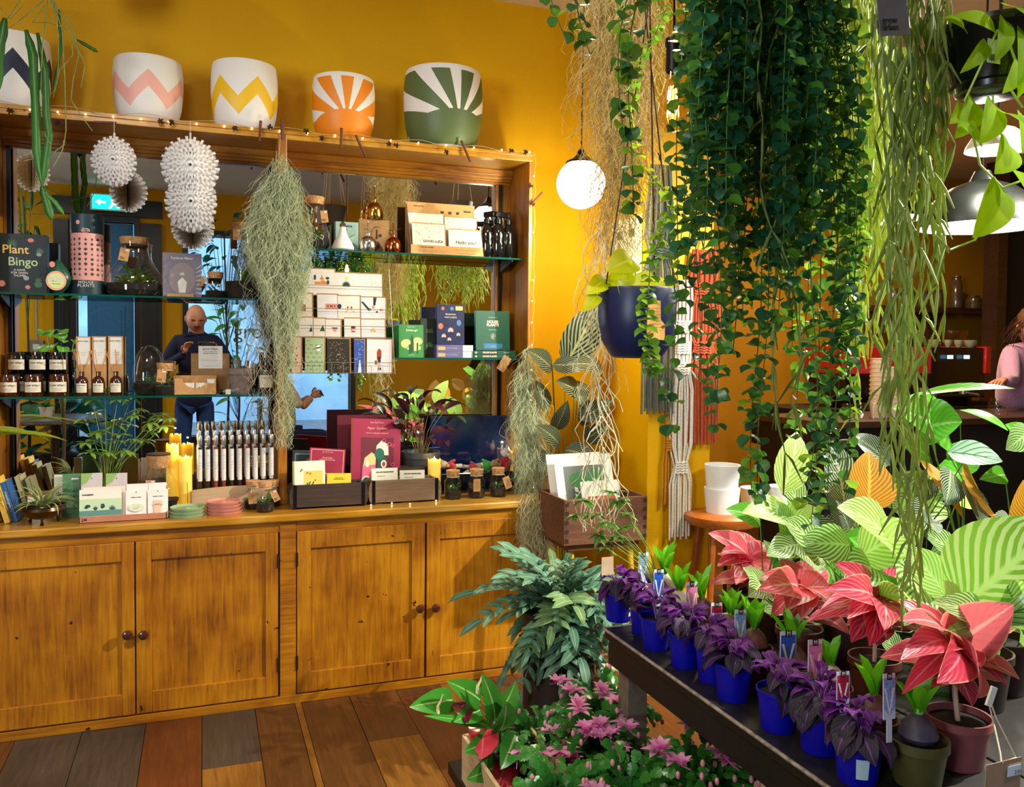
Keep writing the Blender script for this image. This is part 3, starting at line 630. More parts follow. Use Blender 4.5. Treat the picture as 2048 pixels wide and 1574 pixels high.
# kraft bag with notice
p, w, h = spot(382, 707, 459, 782, 3.80, SL2); h = onY(420, 707, 3.80).z-SL2
t = thing('paper_bag', 'brown paper bag standing on the shelf with a white notice stuck to it', 'bag', p)
MB().box(-w/2, w/2, 0, .03, 0, h).obj('bag', KRD, t, smooth=False, bev=.001)
nx0, nx1 = onY(397, 720, 3.80).x-p.x, onY(445, 720, 3.80).x-p.x; nz0, nz1 = onY(420, 737, 3.80).z-p.z, onY(420, 692, 3.80).z-p.z
nt_ = MB().box(nx0, nx1, -.0012, -.0002, nz0, nz1).obj('notice', WHT, t, smooth=False)
text('grow urban.', .0125, ((nx0+nx1)/2, -.002, nz1-.012), INK, t); text('Scents, car nets & perfume\n20% repeat order fill perfume', .0048, ((nx0+nx1)/2, -.002, nz1-.028), INK, t, line=1.5); decal(t, lines(nx0+.008, nx1-.008, [nz0+.035, nz0+.010]), -.0014, INK)
# grey clay pot with hand cream tubes
p, w, h = spot(453, 734, 516, 786, 3.78, SL2)
t = thing('clay_pot', 'small weathered grey clay pot holding silver hand cream tubes', 'pot', p)
MB().lathe([(0, 0), (w*.33, 0), (w*.35, .004), (w*.45, h*.75), (w*.49, h*.76), (w*.50, h*.98), (w*.46, h), (w*.42, h*.8), (w*.3, .01), (0, .01)], 32).obj('pot', mat('#7E6C62', .85, var=.2, scale=40, bump=.6), t)
ALU = mat('#9A9C9A', .3, .85, var=.1)
def cream_tube(label, p, rot, Lg=.075, w=.034):
    t = thing('cream_tube', label, 'tube', p, rot=rot, group='silver cream tubes in the clay pot')
    vs = []; n = 12
    for i in range(7):
        q = i/6; rx = w/2; ry = .013*(1-q)+.0008
        for j in range(n): a = 2*PI*j/n; vs.append((rx*(1 if q > .1 else .8)*math.cos(a)*(.75+.25*q), ry*math.sin(a), Lg*q))
    MB().add(vs, [(i*n+j, i*n+(j+1) % n, (i+1)*n+(j+1) % n, (i+1)*n+j) for i in range(6) for j in range(n)]).obj('tube', ALU, t)
    MB().lathe([(0, -.014), (.010, -.014), (.011, 0), (0, 0)], 16).obj('cap', BLK, t); MB().box(-w*.36, w*.36, -.0125, -.0115, .010, .03).obj('label', CREAM, t, smooth=False)
pz = p.z+h*.62
cream_tube('silver tube standing upright nearest the notice bag', (p.x-.014, 3.775, pz), (.08, -.12, .2)); cream_tube('silver tube leaning right out of the clay pot', (p.x+.018, 3.775, pz-.004), (.06, .38, -.1)); cream_tube('narrow silver tube behind the upright one', (p.x-.026, 3.80, pz-.01), (-.1, -.05, .5), .07, .03)
q_ = onY(438, 786, 3.735); cream_tube('white and black cream tube lying flat in front of the clay pot', (q_.x+.016, 3.735, SL2+.0115), (PI/2*0, PI/2-.03, 0), .065, .03)
p, w, h = spot(515, 708, 548, 790, 3.77, SL2); r = w/2
t = thing('dark_bottle', 'dark glass bottle with cream label at the post end of the lower shelf', 'bottle', p)
MB().lathe([(0, 0), (r*.95, 0), (r, .004), (r, h*.5), (r*.8, h*.62), (r*.36, h*.74), (r*.36, h*.95), (r*.42, h*.96), (r*.42, h), (0, h)], 28).obj('bottle', BG, t)
m = MB(); vs = []
for i in range(8):
    a = -PI/2+(-.9+1.8*i/7)
    for z in (h*.16, h*.46): vs.append(((r+.0006)*math.cos(a), (r+.0006)*math.sin(a), z))
m.add(vs, [(2*i, 2*i+2, 2*i+3, 2*i+1) for i in range(7)]); m.obj('label', CREAM, t); text('grow urban', .007, (0, -r-.0012, h*.40), INK, t)
# ============================================================ COUNTER, LEFT
CT = .775
def book(label, p, w, h, th, col, rot, title=None, tcol=None, tsize=.02, spine=None, group=None, front=None, pages=True, name='book', cat='book'):
    """book standing with its front cover to -Y and spine to -X"""
    t = thing(name, label, cat, p, rot=rot, group=group)
    c = mat(col, .5, var=.05)
    MB().box(-w/2, w/2, -th, -th+.0018, 0, h).box(-w/2, w/2, -.0018, 0, 0, h).box(-w/2-.0004, -w/2+.0014, -th, 0, 0, h).obj('cover', c, t, smooth=False)
    if pages: MB().box(-w/2+.0015, w/2-.002, -th+.0018, -.0018, .002, h-.002).obj('pages', CREAM, t, smooth=False)
    if title: text(title, tsize, (0, -th-.0006, h*.78), mat(tcol, .5, var=0), t, off=.0003, line=.85)
    if front: front(t, w, h, -th)
    if spine: text(spine[0], spine[1], (-w/2-.0012, -th/2, h*.5), mat(spine[2], .5, var=0), t, rot=(PI/2, PI/2, -PI/2), name='spine_lettering')
    return t
# leaning books, spines towards the room
def spinebook(label, px, py, lean, w, h, dp, col, title, tcol, ts, Y=3.56, al='CENTER'):
    b0 = onY(px, py, Y)
    t = thing('book', label, 'book', (b0.x, Y, CT+abs(math.sin(lean))*w*0), rot=(0, lean, 0), group='leaning plant books at the counter end')
    MB().box(0, w, 0, .0015, 0, h).box(0, .0015, 0, dp, 0, h).box(w-.0015, w, 0, dp, 0, h).obj('cover', mat(col, .5, var=.05), t, smooth=False)
    MB().box(.0015, w-.0015, .0015, dp-.003, .002, h-.002).obj('pages', CREAM, t, smooth=False)
    text(title, ts, (w/2, -.0008, h*.55), mat(tcol, .5, var=0), t, rot=(PI/2, -PI/2+PI, 0), name='spine_lettering')
    return t
spinebook('yellow spined book lettered in brown at the counter end', -16, 1022, -.26, .024, .175, .12, '#E3B23A', 'CACTI', '#6A2A10', .017)
spinebook('yellow spined book touching the blue spined one', 8, 1022, -.26, .022, .17, .12, '#E8C04A', 'HOUSE PLANT', '#3A2A10', .010)
spinebook('blue spined book leaning over the brass bowl', 24, 1014, -.28, .022, .155, .12, '#2C5C9A', 'A beautiful garden', '#F2F0E8', .009, 3.58)
spinebook('cream and green book leaning behind the brass bowl', 52, 985, -.26, .018, .16, .12, '#B8AF80', 'FERN', '#3A5A30', .01, 3.68)
spinebook('pale worn book leaning behind the brass bowl', 70, 985, -.24, .018, .15, .12, '#8A8A60', 'MOSS', '#E8E4C8', .01, 3.68)
p = onZ(14, 1040, CT)
tag(MB().box(-.06, .03, -.02, .05, 0, .012).obj('card_reader', mat('#121418', .3, var=.05), None, (p.x-.01, p.y+.01, CT), smooth=False, bev=.004), 'flat black card reader lying at the counter end', 'device')
# brass footed bowl with air plant
p = onZ(88, 1044, CT); p = V((p.x, 3.535, CT)); w = onY(136, 1010, 3.5).x-onY(41, 1010, 3.5).x
t = thing('brass_bowl', 'dark brass bowl on three animal feet planted with a striped spider plant', 'bowl', p)
BRZ = mat('#4A3A2A', .28, .9, var=.25, scale=40); r = w/2
MB().lathe([(0, .020), (r*.45, .020), (r*.82, .034), (r, .054), (r*.95, .066), (r*1.02, .070), (r*1.0, .073), (r*.92, .068), (r*.9, .05), (0, .04)], 40).obj('bowl', BRZ, t)
for a in (-PI/2+.1, PI/6, 5*PI/6):
    c, s = math.cos(a)*r*.66, math.sin(a)*r*.66
    MB().tube([(c*.95, s*.95, .05), (c*1.12, s*1.12, .042), (c*1.05, s*1.05, .024), (c*1.0, s*1.0, .012), (c*1.1, s*1.1, .003)], [.004, .008, .005, .0045, .008], 8).ball((c*1.12, s*1.12, .045), .009, 10, 6).obj('foot', BRZ, t)
SPM = leafmat('spider_leaf', '#6F8A3E', vein=None, mid='#E6E6B0', rim='#DDE0A8', trans=.35, tip='#B7BE78')
def spidery(parent, z, n, Lf, w, seed, mt, droop=(1.2, 2.6), el_=(.5, 1.4), lift=0, r0=.01, name='leaf', nl=8, sc=(.6, 1.15), dir_=None):
    q = random.Random(seed); src = []
    for k in range(5):
        m = MB().leaf(Lf, w, None, 'strap', fold=.5, droop=q.uniform(*droop), nl=nl, na=1); me = m.obj(name, mt, parent); src.append(me)
    for k in range(n):
        a = q.uniform(0, 2*PI) if dir_ is None else dir_+q.uniform(-1, 1); M = aim((r0*math.cos(a), r0*math.sin(a), z), a, q.uniform(*el_), q.uniform(-.4, .4), q.uniform(*sc))
        if k < 5: src[k].matrix_local = M
        else: inst(src[k % 5], parent, M, name)
MB().lathe([(0, .055), (r*.88, .058), (r*.4, .064), (0, .066)], 20).obj('soil', SOIL, t)
spidery(t, .06, 60, .13, .007, 4, SPM)
# seed packets, small book stack
def packet(label, px0, py0, px1, py1, Y, col, name='seed_packet', cat='packet', lean=-.12, deco=None, group=None, th=.003, zoff=0, rz=0):
    p, w, h = spot(px0, py0, px1, py1, Y); h = max(h, onY((px0+px1)/2, py0, Y).z-CT-zoff); p.z = CT+zoff
    t = thing(name, label, cat, p, rot=(lean, 0, rz), group=group)
    MB().box(-w/2, w/2, -th, 0, 0, h).obj('packet', mat(col, .5, var=.04), t, smooth=False, bev=.0008)
    if deco: deco(t, w, h, -th)
    return t
def d_green(t, w, h, y): decal(t, sum([sprig(w*(i-1)*.28, h*.45+j*.02, .02, 5, .12, 2.4) for i in range(3) for j in range(2)], []), y, mat('#2E5A40', .6, var=0), 'printed_leaves'); decal(t, [rc(w*.0, h*.86, w*.4, h*.9)], y, WHT)
packet('green seed packet with white heading behind the brass bowl', 124, 948, 160, 1012, 3.62, '#4E7A58', deco=d_green, group='seed packets'); packet('pale seed packet with leaf drawing beside the green one', 107, 950, 126, 1012, 3.64, '#C9CDB8', deco=lambda t, w, h, y: decal(t, sprig(0, h*.5, .02, 5), y, DGREEN, 'printed_leaves'), group='seed packets')
def d_seed(t, w, h, y):
    decal(t, [[(-w/2, h), (-w/2, h*.72), (-w*.2, h*.8), (w*.05, h)]], y, mat('#8FAE62', .6, var=0), 'printed_leaf'); decal(t, [el(0, h*.88, .0022, .0022)], y-.0003, INK, 'hang_hole'); text('tiny houseplants', .0062, (0, y-.001, h*.66), mat('#A05A4A', .6, var=0), t); decal(t, lines(-w*.3, w*.3, [h*.52, h*.46]), y, mat('#8A8A88', .6, var=0)); decal(t, [el(0, h*.3, .008, .008)], y, mat('#7E9A80', .6, var=0), 'printed_leaf')
packet('pale lilac houseplant packet with green corner, nearest the seed packets', 161, 947, 204, 1010, 3.60, '#C9BDBC', deco=d_seed, group='hanging card packets'); packet('pale lilac houseplant packet with green corner, beside the corked flask', 211, 947, 254, 1010, 3.60, '#C9BDBC', deco=d_seed, group='hanging card packets')
for k in range(3):
    p, w, h = spot(60, 955, 108, 965, 3.70, CT+.034*k*.8)
    t = thing('book', ('lowest', 'middle', 'top')[k]+' of three flat cream books behind the brass bowl', 'book', (p.x, 3.66, CT+.029*k), rz=(.05, -.06, .1)[k], group='flat book stack')
    MB().box(-.045, .045, 0, .10, 0, .002).box(-.045, .045, 0, .10, .026, .028).box(-.045, -.043, 0, .1, 0, .028).obj('cover', KRD, t, smooth=False); MB().box(-.043, .043, .002, .098, .002, .026).obj('pages', CREAM, t, smooth=False)
# card tray with cards and sticky notes
p, w, h = spot(157, 1016, 335, 1033, 3.50, CT); yt = 3.485
x0, x1 = onY(158, 1030, yt).x, onY(333, 1012, yt).x; w = x1-x0
t = thing('card_tray', 'long low tan tray on the counter edge holding pale stationery', 'tray', ((x0+x1)/2, yt, CT))
m = MB(); m.box(-w/2, w/2, 0, .002, 0, .024); m.box(-w/2, w/2, .05, .052, 0, .03); m.box(-w/2, -w/2+.002, 0, .05, 0, .026); m.box(w/2-.002, w/2, 0, .05, 0, .026); m.box(-w/2, w/2, 0, .05, 0, .002); m.obj('tray', mat('#B5785A', .6, var=.08), t, smooth=False)
text('J N', .012, (-w*.44, -.001, .012), INK, t, off=.0006)
def std(label, px0, py0, px1, col, yo, deco=None, lean=-.1, name='greeting_card', cat='card', group='stationery in the tan tray', th=.003):
    Y = yt+yo; a, b_ = onY(px0, 1000, Y).x, onY(px1, 1000, Y).x; hh = onY((px0+px1)/2, py0, Y).z-CT-.003
    t = thing(name, label, cat, ((a+b_)/2, Y, CT+.003), rot=(lean, 0, 0), group=group)
    MB().box(-(b_-a)/2, (b_-a)/2, 0, th, 0, hh).obj('card', mat(col, .55, var=.03), t, smooth=False)
    if deco: deco(t, b_-a, hh, 0)
    return t
def d_house(t, w, h, y):
    decal(t, [rc(-w/2, .02, w*.5, h*.70)], y, mat('#BFD6AE', .6, var=0), 'printed_panel'); decal(t, [rc(-w/2, .02, w/2, h*.34)], y-.0003, mat('#5E8A80', .6, var=0), 'printed_panel'); text('houseplant', .0085, (-w*.3, y-.001, h*.84), DGREEN, t, off=.0003)
    decal(t, [el(-w*.30, h*.48, .009, .006), el(-w*.34, h*.44, .006, .005)]+sprig(-w*.12, h*.34, .018, 9, .07, 1.6)+[el(w*.05+.004*math.cos(i), h*.46+.006*math.sin(i*2), .004, .004) for i in range(6)]+sprig(w*.28, h*.34, .020, 11, .05, 2.6), y-.0006, mat('#30495A', .6, var=0), 'printed_plants')
std('cream card with pink edge behind the houseplant cards', 166, 974, 250, '#E8D2C0', .020); std('card pack showing four blue houseplant drawings on pale green', 158, 979, 243, '#ECE2D4', .012, d_house)
def d_note(kind):
    def f_(t, w, h, y):
        decal(t, [el(0, h*.93, .002, .002)], y, INK, 'hang_hole'); text('sticky notes', .0075, (0, y-.001, h*.76), INK, t)
        m_ = mat('#D9DDBE', .6, var=.05) if kind else mat('#E9C2A8', .6, var=.05)
        sh = [[(0+.024*math.cos(a)*(1.1 if kind else .7), h*.38+.016*math.sin(a)+(.003 if kind else 0)) for a in [2*PI*i/20 for i in range(20)]]] if kind else [rc(-.012, h*.15, .010, h*.5), [(-.016, h*.46), (.018, h*.46), (.014, h*.62), (-.010, h*.64)]]
        MB().poly(sh[0], .004, M=Mx.Translation((0, y-.0045, 0))).obj('note_pad', m_, t, smooth=False)
        for s_ in sh[1:]: MB().poly(s_, .004, M=Mx.Translation((0, y-.0045, 0))).obj('note_pad', m_, t, smooth=False)
        decal(t, [blade(-.018, h*.3, .35, .038, .0005)]+[blade(-.01+.006*i, h*.33+.002*i, 1.4, .010, .0004) for i in range(4)] if kind else [], y-.0046, mat('#8A9070', .6, var=0)) if kind else None
    return f_
std('sticky note card shaped like a leaf', 251, 981, 293, '#EDE6DE', .010, d_note(1)); std('sticky note card shaped like a mushroom', 295, 979, 336, '#EDE6DE', .008, d_note(0)); std('plain white hanging card behind the sticky notes', 253, 968, 296, '#E6E0DC', .024); std('plain white hanging card behind the mushroom note', 297, 966, 332, '#E6E0DC', .026)
# umbrella plant
def umbrella(parent, stems, mt, lf=.045, seed=2, sm=None, w=.32, n=7, droopy=.5, z0=0):
    """stems: list of (x,y,z) tip points from the origin; a whorl of leaflets at each tip"""
    q = random.Random(seed); s = MB(); stm = sm or mat('#7C9A3A', .5, var=.2)
    src = MB().leaf(lf, lf*w, None, 'lance', fold=.25, droop=.5, nl=5, na=1).obj('leaf', mt, parent); used = 0; cnt = 0
    extra = MB()
    for (x_, y_, z_) in stems:
        bx, by = q.uniform(-.006, .006), q.uniform(-.006, .006)
        s.tube([(bx, by, z0), (x_*.3, y_*.3, z0+(z_-z0)*.5), (x_, y_, z_)], .0018, 5, .0011)
        base = q.uniform(0, 6.28)
        for i in range(n):
            a = base+2*PI*i/n; M = aim((x_, y_, z_), a, q.uniform(-droopy, .35), 0, q.uniform(.7, 1.15))
            if cnt == 0: src.matrix_local = M
            else: inst(src, parent, M, 'leaf')
            cnt += 1
    s.obj('stems', stm, parent)
UMB = leafmat('umbrella_leaf', '#6F9A34', tip='#8DB246', mid='#A8C060', trans=.3, rough=.3)
p = onY(212, 960, 3.74); p = V((p.x, 3.76, CT))
t = thing('umbrella_plant', 'airy umbrella plant with finger leaflets in a dark pot behind the card tray', 'plant', p)
MB().lathe([(0, 0), (.028, 0), (.036, .06), (.038, .065), (.034, .066), (.033, .055), (0, .055)], 24).obj('pot', mat('#241C18', .7, var=.2), t); 
pts = []
for (px, py, yo) in ((185, 800, 0), (170, 838, -.02), (210, 780, .02), (235, 800, -.03), (262, 795, .05), (300, 845, -.04), (322, 838, .03), (290, 880, -.03), (180, 905, -.03), (200, 862, -.05), (228, 850, .04), (250, 900, -.05), (172, 885, 0), (268, 830, 0), (330, 852, -.02), (215, 905, -.05), (240, 870, -.05)):
    c_ = onY(px, py, 3.76+yo); pts.append((c_.x-p.x, yo, c_.z-p.z))
umbrella(t, pts, UMB, .056, z0=.055, w=.36, n=8)
# flask terrarium
p, w, h = spot(272, 892, 362, 1004, 3.66, CT)
t = glassjar('flask_terrarium', 'round flask terrarium with crumbly cork lid and kraft tag beside the candles', p, [(w*.25, 0), (w*.40, .01), (w*.49, h*.22), (w*.44, h*.45), (w*.28, h*.68), (w*.22, h*.82)], (w*.2, h*.78, w*.28, h), h*.2, cat='terrarium')
jungle(t, h*.2, .03, h*.3, 60, .016, leafmat('dry_leaf', '#4A4A22', trans=.2), 21, 'foliage', 1.3, .25); MB().lathe([(0, h), (w*.28, h), (w*.27, h+.006), (0, h+.008)], 24).obj('cork_crumbs', mat('#3A2212', .95, var=.6, scale=150, bump=1.), t)
paper_tag(t, (-w*.16, -w*.42, h*.60), .036, .045, .05)
# led candles
def wax(m=[]):
    if m: return m[0]
    a, nt, b, out = nodes('warm_wax'); b.inputs['Base Color'].default_value = hx('#F2D06A'); b.inputs['Subsurface Weight'].default_value = .4; b.inputs['Subsurface Radius'].default_value = (.05, .03, .01); b.inputs['Subsurface Scale'].default_value = .5
    b.inputs['Emission Color'].default_value = hx('#FFC02A'); b.inputs['Emission Strength'].default_value = .42; b.inputs['Roughness'].default_value = .4; m.append(a); return a
FLM = mat('#FFE9A0', .5, var=0, emit=9, name='led_flame')
def led_candle(label, p, r, h, pw=.35):
    t = thing('led_candle', label, 'candle', p, group='glowing wax candles')
    q = random.Random(int(h*9999)); n = 24; vs = []; fs = []
    rim = [h*(1+.02*math.sin(i*1.3+1)+.015*math.sin(i*2.1)) for i in range(n)]
    rows = [(r*.98, 0), (r, .003), (r, None), (r*.86, None), (r*.80, .82), (0, .80)]
    for k, (rr, zz) in enumerate(rows):
        for i in range(n): a = 2*PI*i/n; z = rim[i]-(.004 if k == 3 else 0) if zz is None else (zz if k < 2 else h*zz+h*.1); vs.append((rr*math.cos(a), rr*math.sin(a), z))
    for k in range(len(rows)-1):
        for i in range(n): fs.append((k*n+i, k*n+(i+1) % n, (k+1)*n+(i+1) % n, (k+1)*n+i))
    MB().add(vs, fs).obj('wax', wax(), t)
    MB().lathe([(0, 0), (.0035, .004), (.0045, .011), (.002, .022), (0, .028)], 10).obj('flame', FLM, t, (0, 0, h*.92))
    l = light('candle_glow', 'POINT', (p[0], p[1], p[2]+h+.03), pw, (1, .72, .3), .003)
p, w, h = spot(332, 889, 358, 1000, 3.72, CT); h = onY(345, 889, 3.72).z-CT; led_candle('tall lit wax candle behind the flask terrarium', p, w/2, h)
p, w, h = spot(358, 912, 385, 1000, 3.68, CT); h = onY(371, 914, 3.68).z-CT; led_candle('lower lit wax candle next to the test tube stand', p, w/2, h)
p = onY(374, 998, 3.60)
t = thing('incense_holder', 'round wooden incense holder with one upright stick', 'holder', (onY(378, 1000, 3.60).x, 3.60, CT))
MB().lathe([(0, 0), (.022, 0), (.022, .010), (0, .010)], 28).obj('base', mat('#B88A60', .6), t); MB().tube([(-.004, 0, .01), (-.006, 0, .12)], .0012, 6).obj('incense_stick', mat('#4A2A1C', .8), t)
# test tube stand
Yt = 3.66
x0, x1 = onY(383, 980, Yt).x, onY(552, 975, Yt).x; w = x1-x0
t = thing('tube_stand', 'bowed pale wooden stand racked with two rows of labelled glass tubes', 'stand', ((x0+x1)/2, Yt, CT))
BW = woodmat('pale_ash', [(.3, '#A88460'), (.6, '#C8A880'), (.8, '#D8BE98')], 'X', 4, 12, .55, 0)
m = MB(); hgt = onY(460, 970, Yt).z-CT; m.poly([(-w/2, 0), (w/2, 0)]+[(w/2-w*i/12, hgt*.78+hgt*.22*math.sin(PI*(1-i/12)*.62+.5)) for i in range(13)], .006, M=Mx.Translation((0, -.03, 0))); m.obj('front_board', BW, t, smooth=False)
MB().box(-w/2, w/2, -.024, .06, 0, .006).obj('base', BW, t, smooth=False); MB().box(-w/2, w/2, .054, .06, 0, .05).obj('back_board', BW, t, smooth=False)
for sx in (-1, 1): MB().box(sx*w/2-.004, sx*w/2+.004, -.024, .06, 0, hgt*.8).obj('end_board', BW, t, smooth=False)
tubecols = ['#1E1A12', '#14100A', '#8A3A1C', '#7A3418', '#1A1C12', '#181A14', '#A01430', '#9A1440', '#101410', '#141414']
for row in range(2):
    for k in range(10):
        xx = onY(400+k*15.9+(-2 if row else 0), 930, Yt).x; yy = Yt+(.0 if row == 0 else .034)
        h0 = .008; ht = onY(400, 872, Yt).z-CT-h0+(.004*row)
        if row: ht = onY(400, 862, Yt+.034).z-CT-h0
        g = thing('spice_tube', 'labelled glass tube with silver cap, %s row, %s from the candle end' % (('front', 'back')[row], ('first', 'second', 'third', 'fourth', 'fifth', 'sixth', 'seventh', 'eighth', 'ninth', 'tenth')[k]), 'tube', (xx, yy, CT+h0), group='labelled tubes in the ash stand', rz=0)
        r = .0083
        MB().lathe([(0, 0), (r*.7, .001), (r, .006), (r, ht*.85), (r*.999, ht*.87)], 14).obj('glass', GLS, g)
        MB().lathe([(0, .002), (r*.86, .006), (r*.86, ht*.835), (0, ht*.835)], 12).obj('contents', mat(tubecols[k], .7, var=.5, scale=300), g)
        MB().lathe([(r, ht*.875), (r*1.12, ht*.885), (r*1.12, ht*.99), (r, ht), (0, ht)], 16).obj('cap', mat('#D8D8D6', .25, .9, var=0), g)
        vs = []; n = 8
        for i in range(n+1):
            a = -PI/2+(-1.5+3.0*i/n)
            for z in (ht*.36, ht*.81): vs.append(((r+.0005)*math.cos(a), (r+.0005)*math.sin(a), z))
        MB().add(vs, [(2*i, 2*i+2, 2*i+3, 2*i+1) for i in range(n)]).obj('label', WHT, g)
        if row == 0: decal(g, lines(-r*.6, r*.6, [ht*.72, ht*.62, ht*.58, ht*.54], .0007), -r-.0006, INK)
# saucers
def saucer(label, p, r, col, group, top):
    t = tag(MB().lathe([(0, 0), (r*.93, 0), (r*.95, .002), (r, .0125), (r*.97, .013), (r*.90, .004), (r*.2, .004), (r*.1, .009 if top else .004), (0, .0095 if top else .004)], 44).obj('saucer', mat(col, .6, var=.05), None, p), label, 'saucer', group)
for k in range(3):
    a, b_ = onZ(339, 1020, CT+.013*k), onZ(410, 1014, CT+.013*k); w = b_.x-a.x; saucer('sage green plant saucer, %s of its stack of three' % ('lowest', 'middle', 'top')[k], ((a.x+b_.x)/2, 3.515, CT+.0128*k), w/2*.98, '#8FA87E', 'green saucer stack', k == 2)
for k in range(4):
    a, b_ = onZ(411, 1015, CT+.013*k), onZ(482, 1010, CT+.013*k); w = b_.x-a.x; saucer('terracotta pink plant saucer, %s of its stack of four' % ('lowest', 'second', 'third', 'top')[k], ((a.x+b_.x)/2+.001, 3.535, CT+.0128*k), w/2*.98, '#C98272', 'pink saucer stack', k == 3)
p, w, h = spot(490, 958, 522, 1014, 3.60, CT); small_corked('corked_jar', 'corked moss jar with lined kraft label behind the pink saucers', p, w*1.15, h, (-.004, h*.62), tilt=-.04, ln=True, seed=31, tw=.034, th_=.046)
p, w, h = spot(512, 963, 549, 1024, 3.52, CT); small_corked('corked_jar', 'corked moss jar with a curling kraft tag at the foot of the middle post', p, w, h, (w*.36, h*.72), tilt=-.42, seed=32, tw=.026, th_=.046)
p, w, h = spot(533, 958, 560, 1010, 3.63, CT); small_corked('corked_jar', 'corked moss jar half hidden behind the one with the curling tag', p, w*1.1, h, None, seed=33)
# variegated leaves from a plant out of frame left
t = thing('variegated_plant', 'plant with long yellow splashed leaves reaching in from the left edge', 'plant', (-.98, 3.60, CT), group=None)
MB().lathe([(0, 0), (.05, 0), (.065, .11), (.06, .11), (.05, .1), (0, .1)], 24).obj('pot', mat('#5A3A26', .8), t)
DIF = leafmat('splashed_leaf', '#2E7A2A', vein='#D2D64A', freq=13, ang=1.1, trans=.35, rough=.3, width=.42)
for (px, py, Lg, azi, e, wd) in ((125, 880, .30, -.10, .25, .05), (92, 868, .28, -.02, .15, .065), (-6, 640, .2, -.3, 1.0, .05), (30, 775, .25, -.4, .8, .03)):
    tip = onY(px, py, 3.58); st_ = V((tip.x-Lg*.93*math.cos(azi), 3.6+(.02*azi), tip.z+.01)); loc = st_-V((-.98, 3.6, CT))
    MB().leaf(Lg, wd, aim(loc, azi, e, .2), 'lance', fold=.2, droop=.7, nl=8, seed=px).obj('leaf', DIF, t)
    MB().tube([(0, 0, .1), loc*.5+V((0, 0, .06)), loc], .003, 5).obj('stem', mat('#5E8A3A', .5), t)
# ============================================================ UPPER RIGHT SHELF
p, w, h = spot(592, 383, 660, 490, 3.80, SR1)
t = glassjar('glass_terrarium', 'round bellied corked terrarium half hidden by the moss on the upper right shelf', p, [(w*.40, 0), (w*.5, .02), (w*.5, h*.3), (w*.42, h*.45), (w*.34, h*.6), (w*.33, h*.92)], (w*.3, h*.86, w*.34, h), h*.22, cat='terrarium')
jungle(t, h*.22, .03, .04, 34, .035, None, 41); paper_tag(t, (w*.25, -w*.44, h*.72), .030, .052, -.14)
p, w, h = spot(671, 433, 717, 495, 3.83, SR1)
t = thing('bulb_box', 'pale blue grow bulb carton behind the white bulb', 'box', p); MB().box(-w/2, w/2, 0, .05, 0, h).obj('carton', mat('#8FB0A8', .5, var=.05), t, smooth=False, bev=.001)
text('PLANTA', .0125, (0, -.001, h*.86), NAVY, t, off=.0003); decal(t, [[(-w*.4, h*.7), (0, h*.45), (w*.4, h*.52), (0, h*.42)]], 0, WHT)
p, w, h = spot(663, 436, 708, 494, 3.755, SR1)
t = thing('grow_bulb', 'white ribbed grow bulb standing on its glass face', 'bulb', p)
MB().lathe([(0, 0), (w*.40, 0), (w*.49, h*.05), (w*.5, h*.12), (w*.38, h*.32), (w*.22, h*.52), (w*.14, h*.72), (w*.13, h*.82)], 36).obj('housing', WHT, t)
for i in range(18):
    a = 2*PI*i/18; MB().box(0, w*.12, -.0012, .0012, 0, h*.30, M=Mx.Rotation(a, 4, 'Z') @ Mx.Translation((w*.33, 0, h*.07)) @ Mx.Rotation(-.40, 4, 'Y')).obj('cooling_fin', CREAM, t, smooth=False)
MB().lathe([(w*.13, h*.82), (w*.15, h*.84), (w*.13, h*.87), (w*.15, h*.90), (w*.12, h*.94), (w*.05, h), (0, h)], 20).obj('screw_cap', STEEL, t)
p, w, h = spot(718, 428, 778, 497, 3.83, SR1); kz = h
t = thing('mister_box', 'kraft mister carton with printed bottle behind the silver mister', 'box', p); MB().box(-w/2, w/2, 0, .055, 0, h).obj('carton', KRD, t, smooth=False, bev=.001)
decal(t, [el(.012, h*.26, .017, .018), rc(.008, h*.45, .016, h*.72), rc(.0, h*.78, .024, h*.8), el(.028, h*.55, .008, .007)], 0, INK, 'printed_mister')
def mister(label, p, r, h, mt, a0=0):
    t = thing('plant_mister', label, 'mister', p, rz=a0, group='metal plant misters')
    bh = h*.52
    MB().lathe([(0, 0), (r*.96, 0), (r, .002), (r, bh*.55), (r*.9, bh*.76), (r*.62, bh*.95), (r*.25, bh), (r*.22, bh*1.08), (0, bh*1.08)], 32).obj('body', mt, t)
    MB().lathe([(0, bh*1.04), (r*.3, bh*1.04), (r*.3, bh*1.16), (0, bh*1.16)], 20).obj('collar', mt, t)
    MB().tube([(0, 0, bh*1.1), (0, 0, h)], r*.07, 8).lathe([(0, 0), (r*.16, 0), (r*.16, .003), (0, .003)], 12, (0, 0, h-.003)).obj('plunger', mt, t)
    MB().tube([(r*.2, 0, bh*1.12), (r*.35, 0, bh*1.35), (r*.7, 0, bh*1.55), (r*1.0, 0, bh*1.6)], r*.06, 7).obj('spout', mt, t)
    MB().tube([(-r*.25-r*.25*math.cos(a), 0, bh*1.32+r*.25*math.sin(a)) for a in [2*PI*i/14 for i in range(15)]], r*.04, 6).obj('finger_ring', mt, t)
p, w, h = spot(732, 384, 766, 428, 3.85, SR1+kz); mister('gold plant mister standing on the kraft carton', V((p.x, 3.855, SR1+kz)), w/2, onY(749, 372, 3.85).z-SR1-kz, BRASS)
p, w, h = spot(718, 436, 753, 497, 3.755, SR1); mister('silver plant mister in front of the kraft carton', p, w/2, h, STEEL); p, w, h = spot(770, 438, 802, 499, 3.755, SR1); mister('copper plant mister beside the greeting card display', p, w/2, h, COPPER)
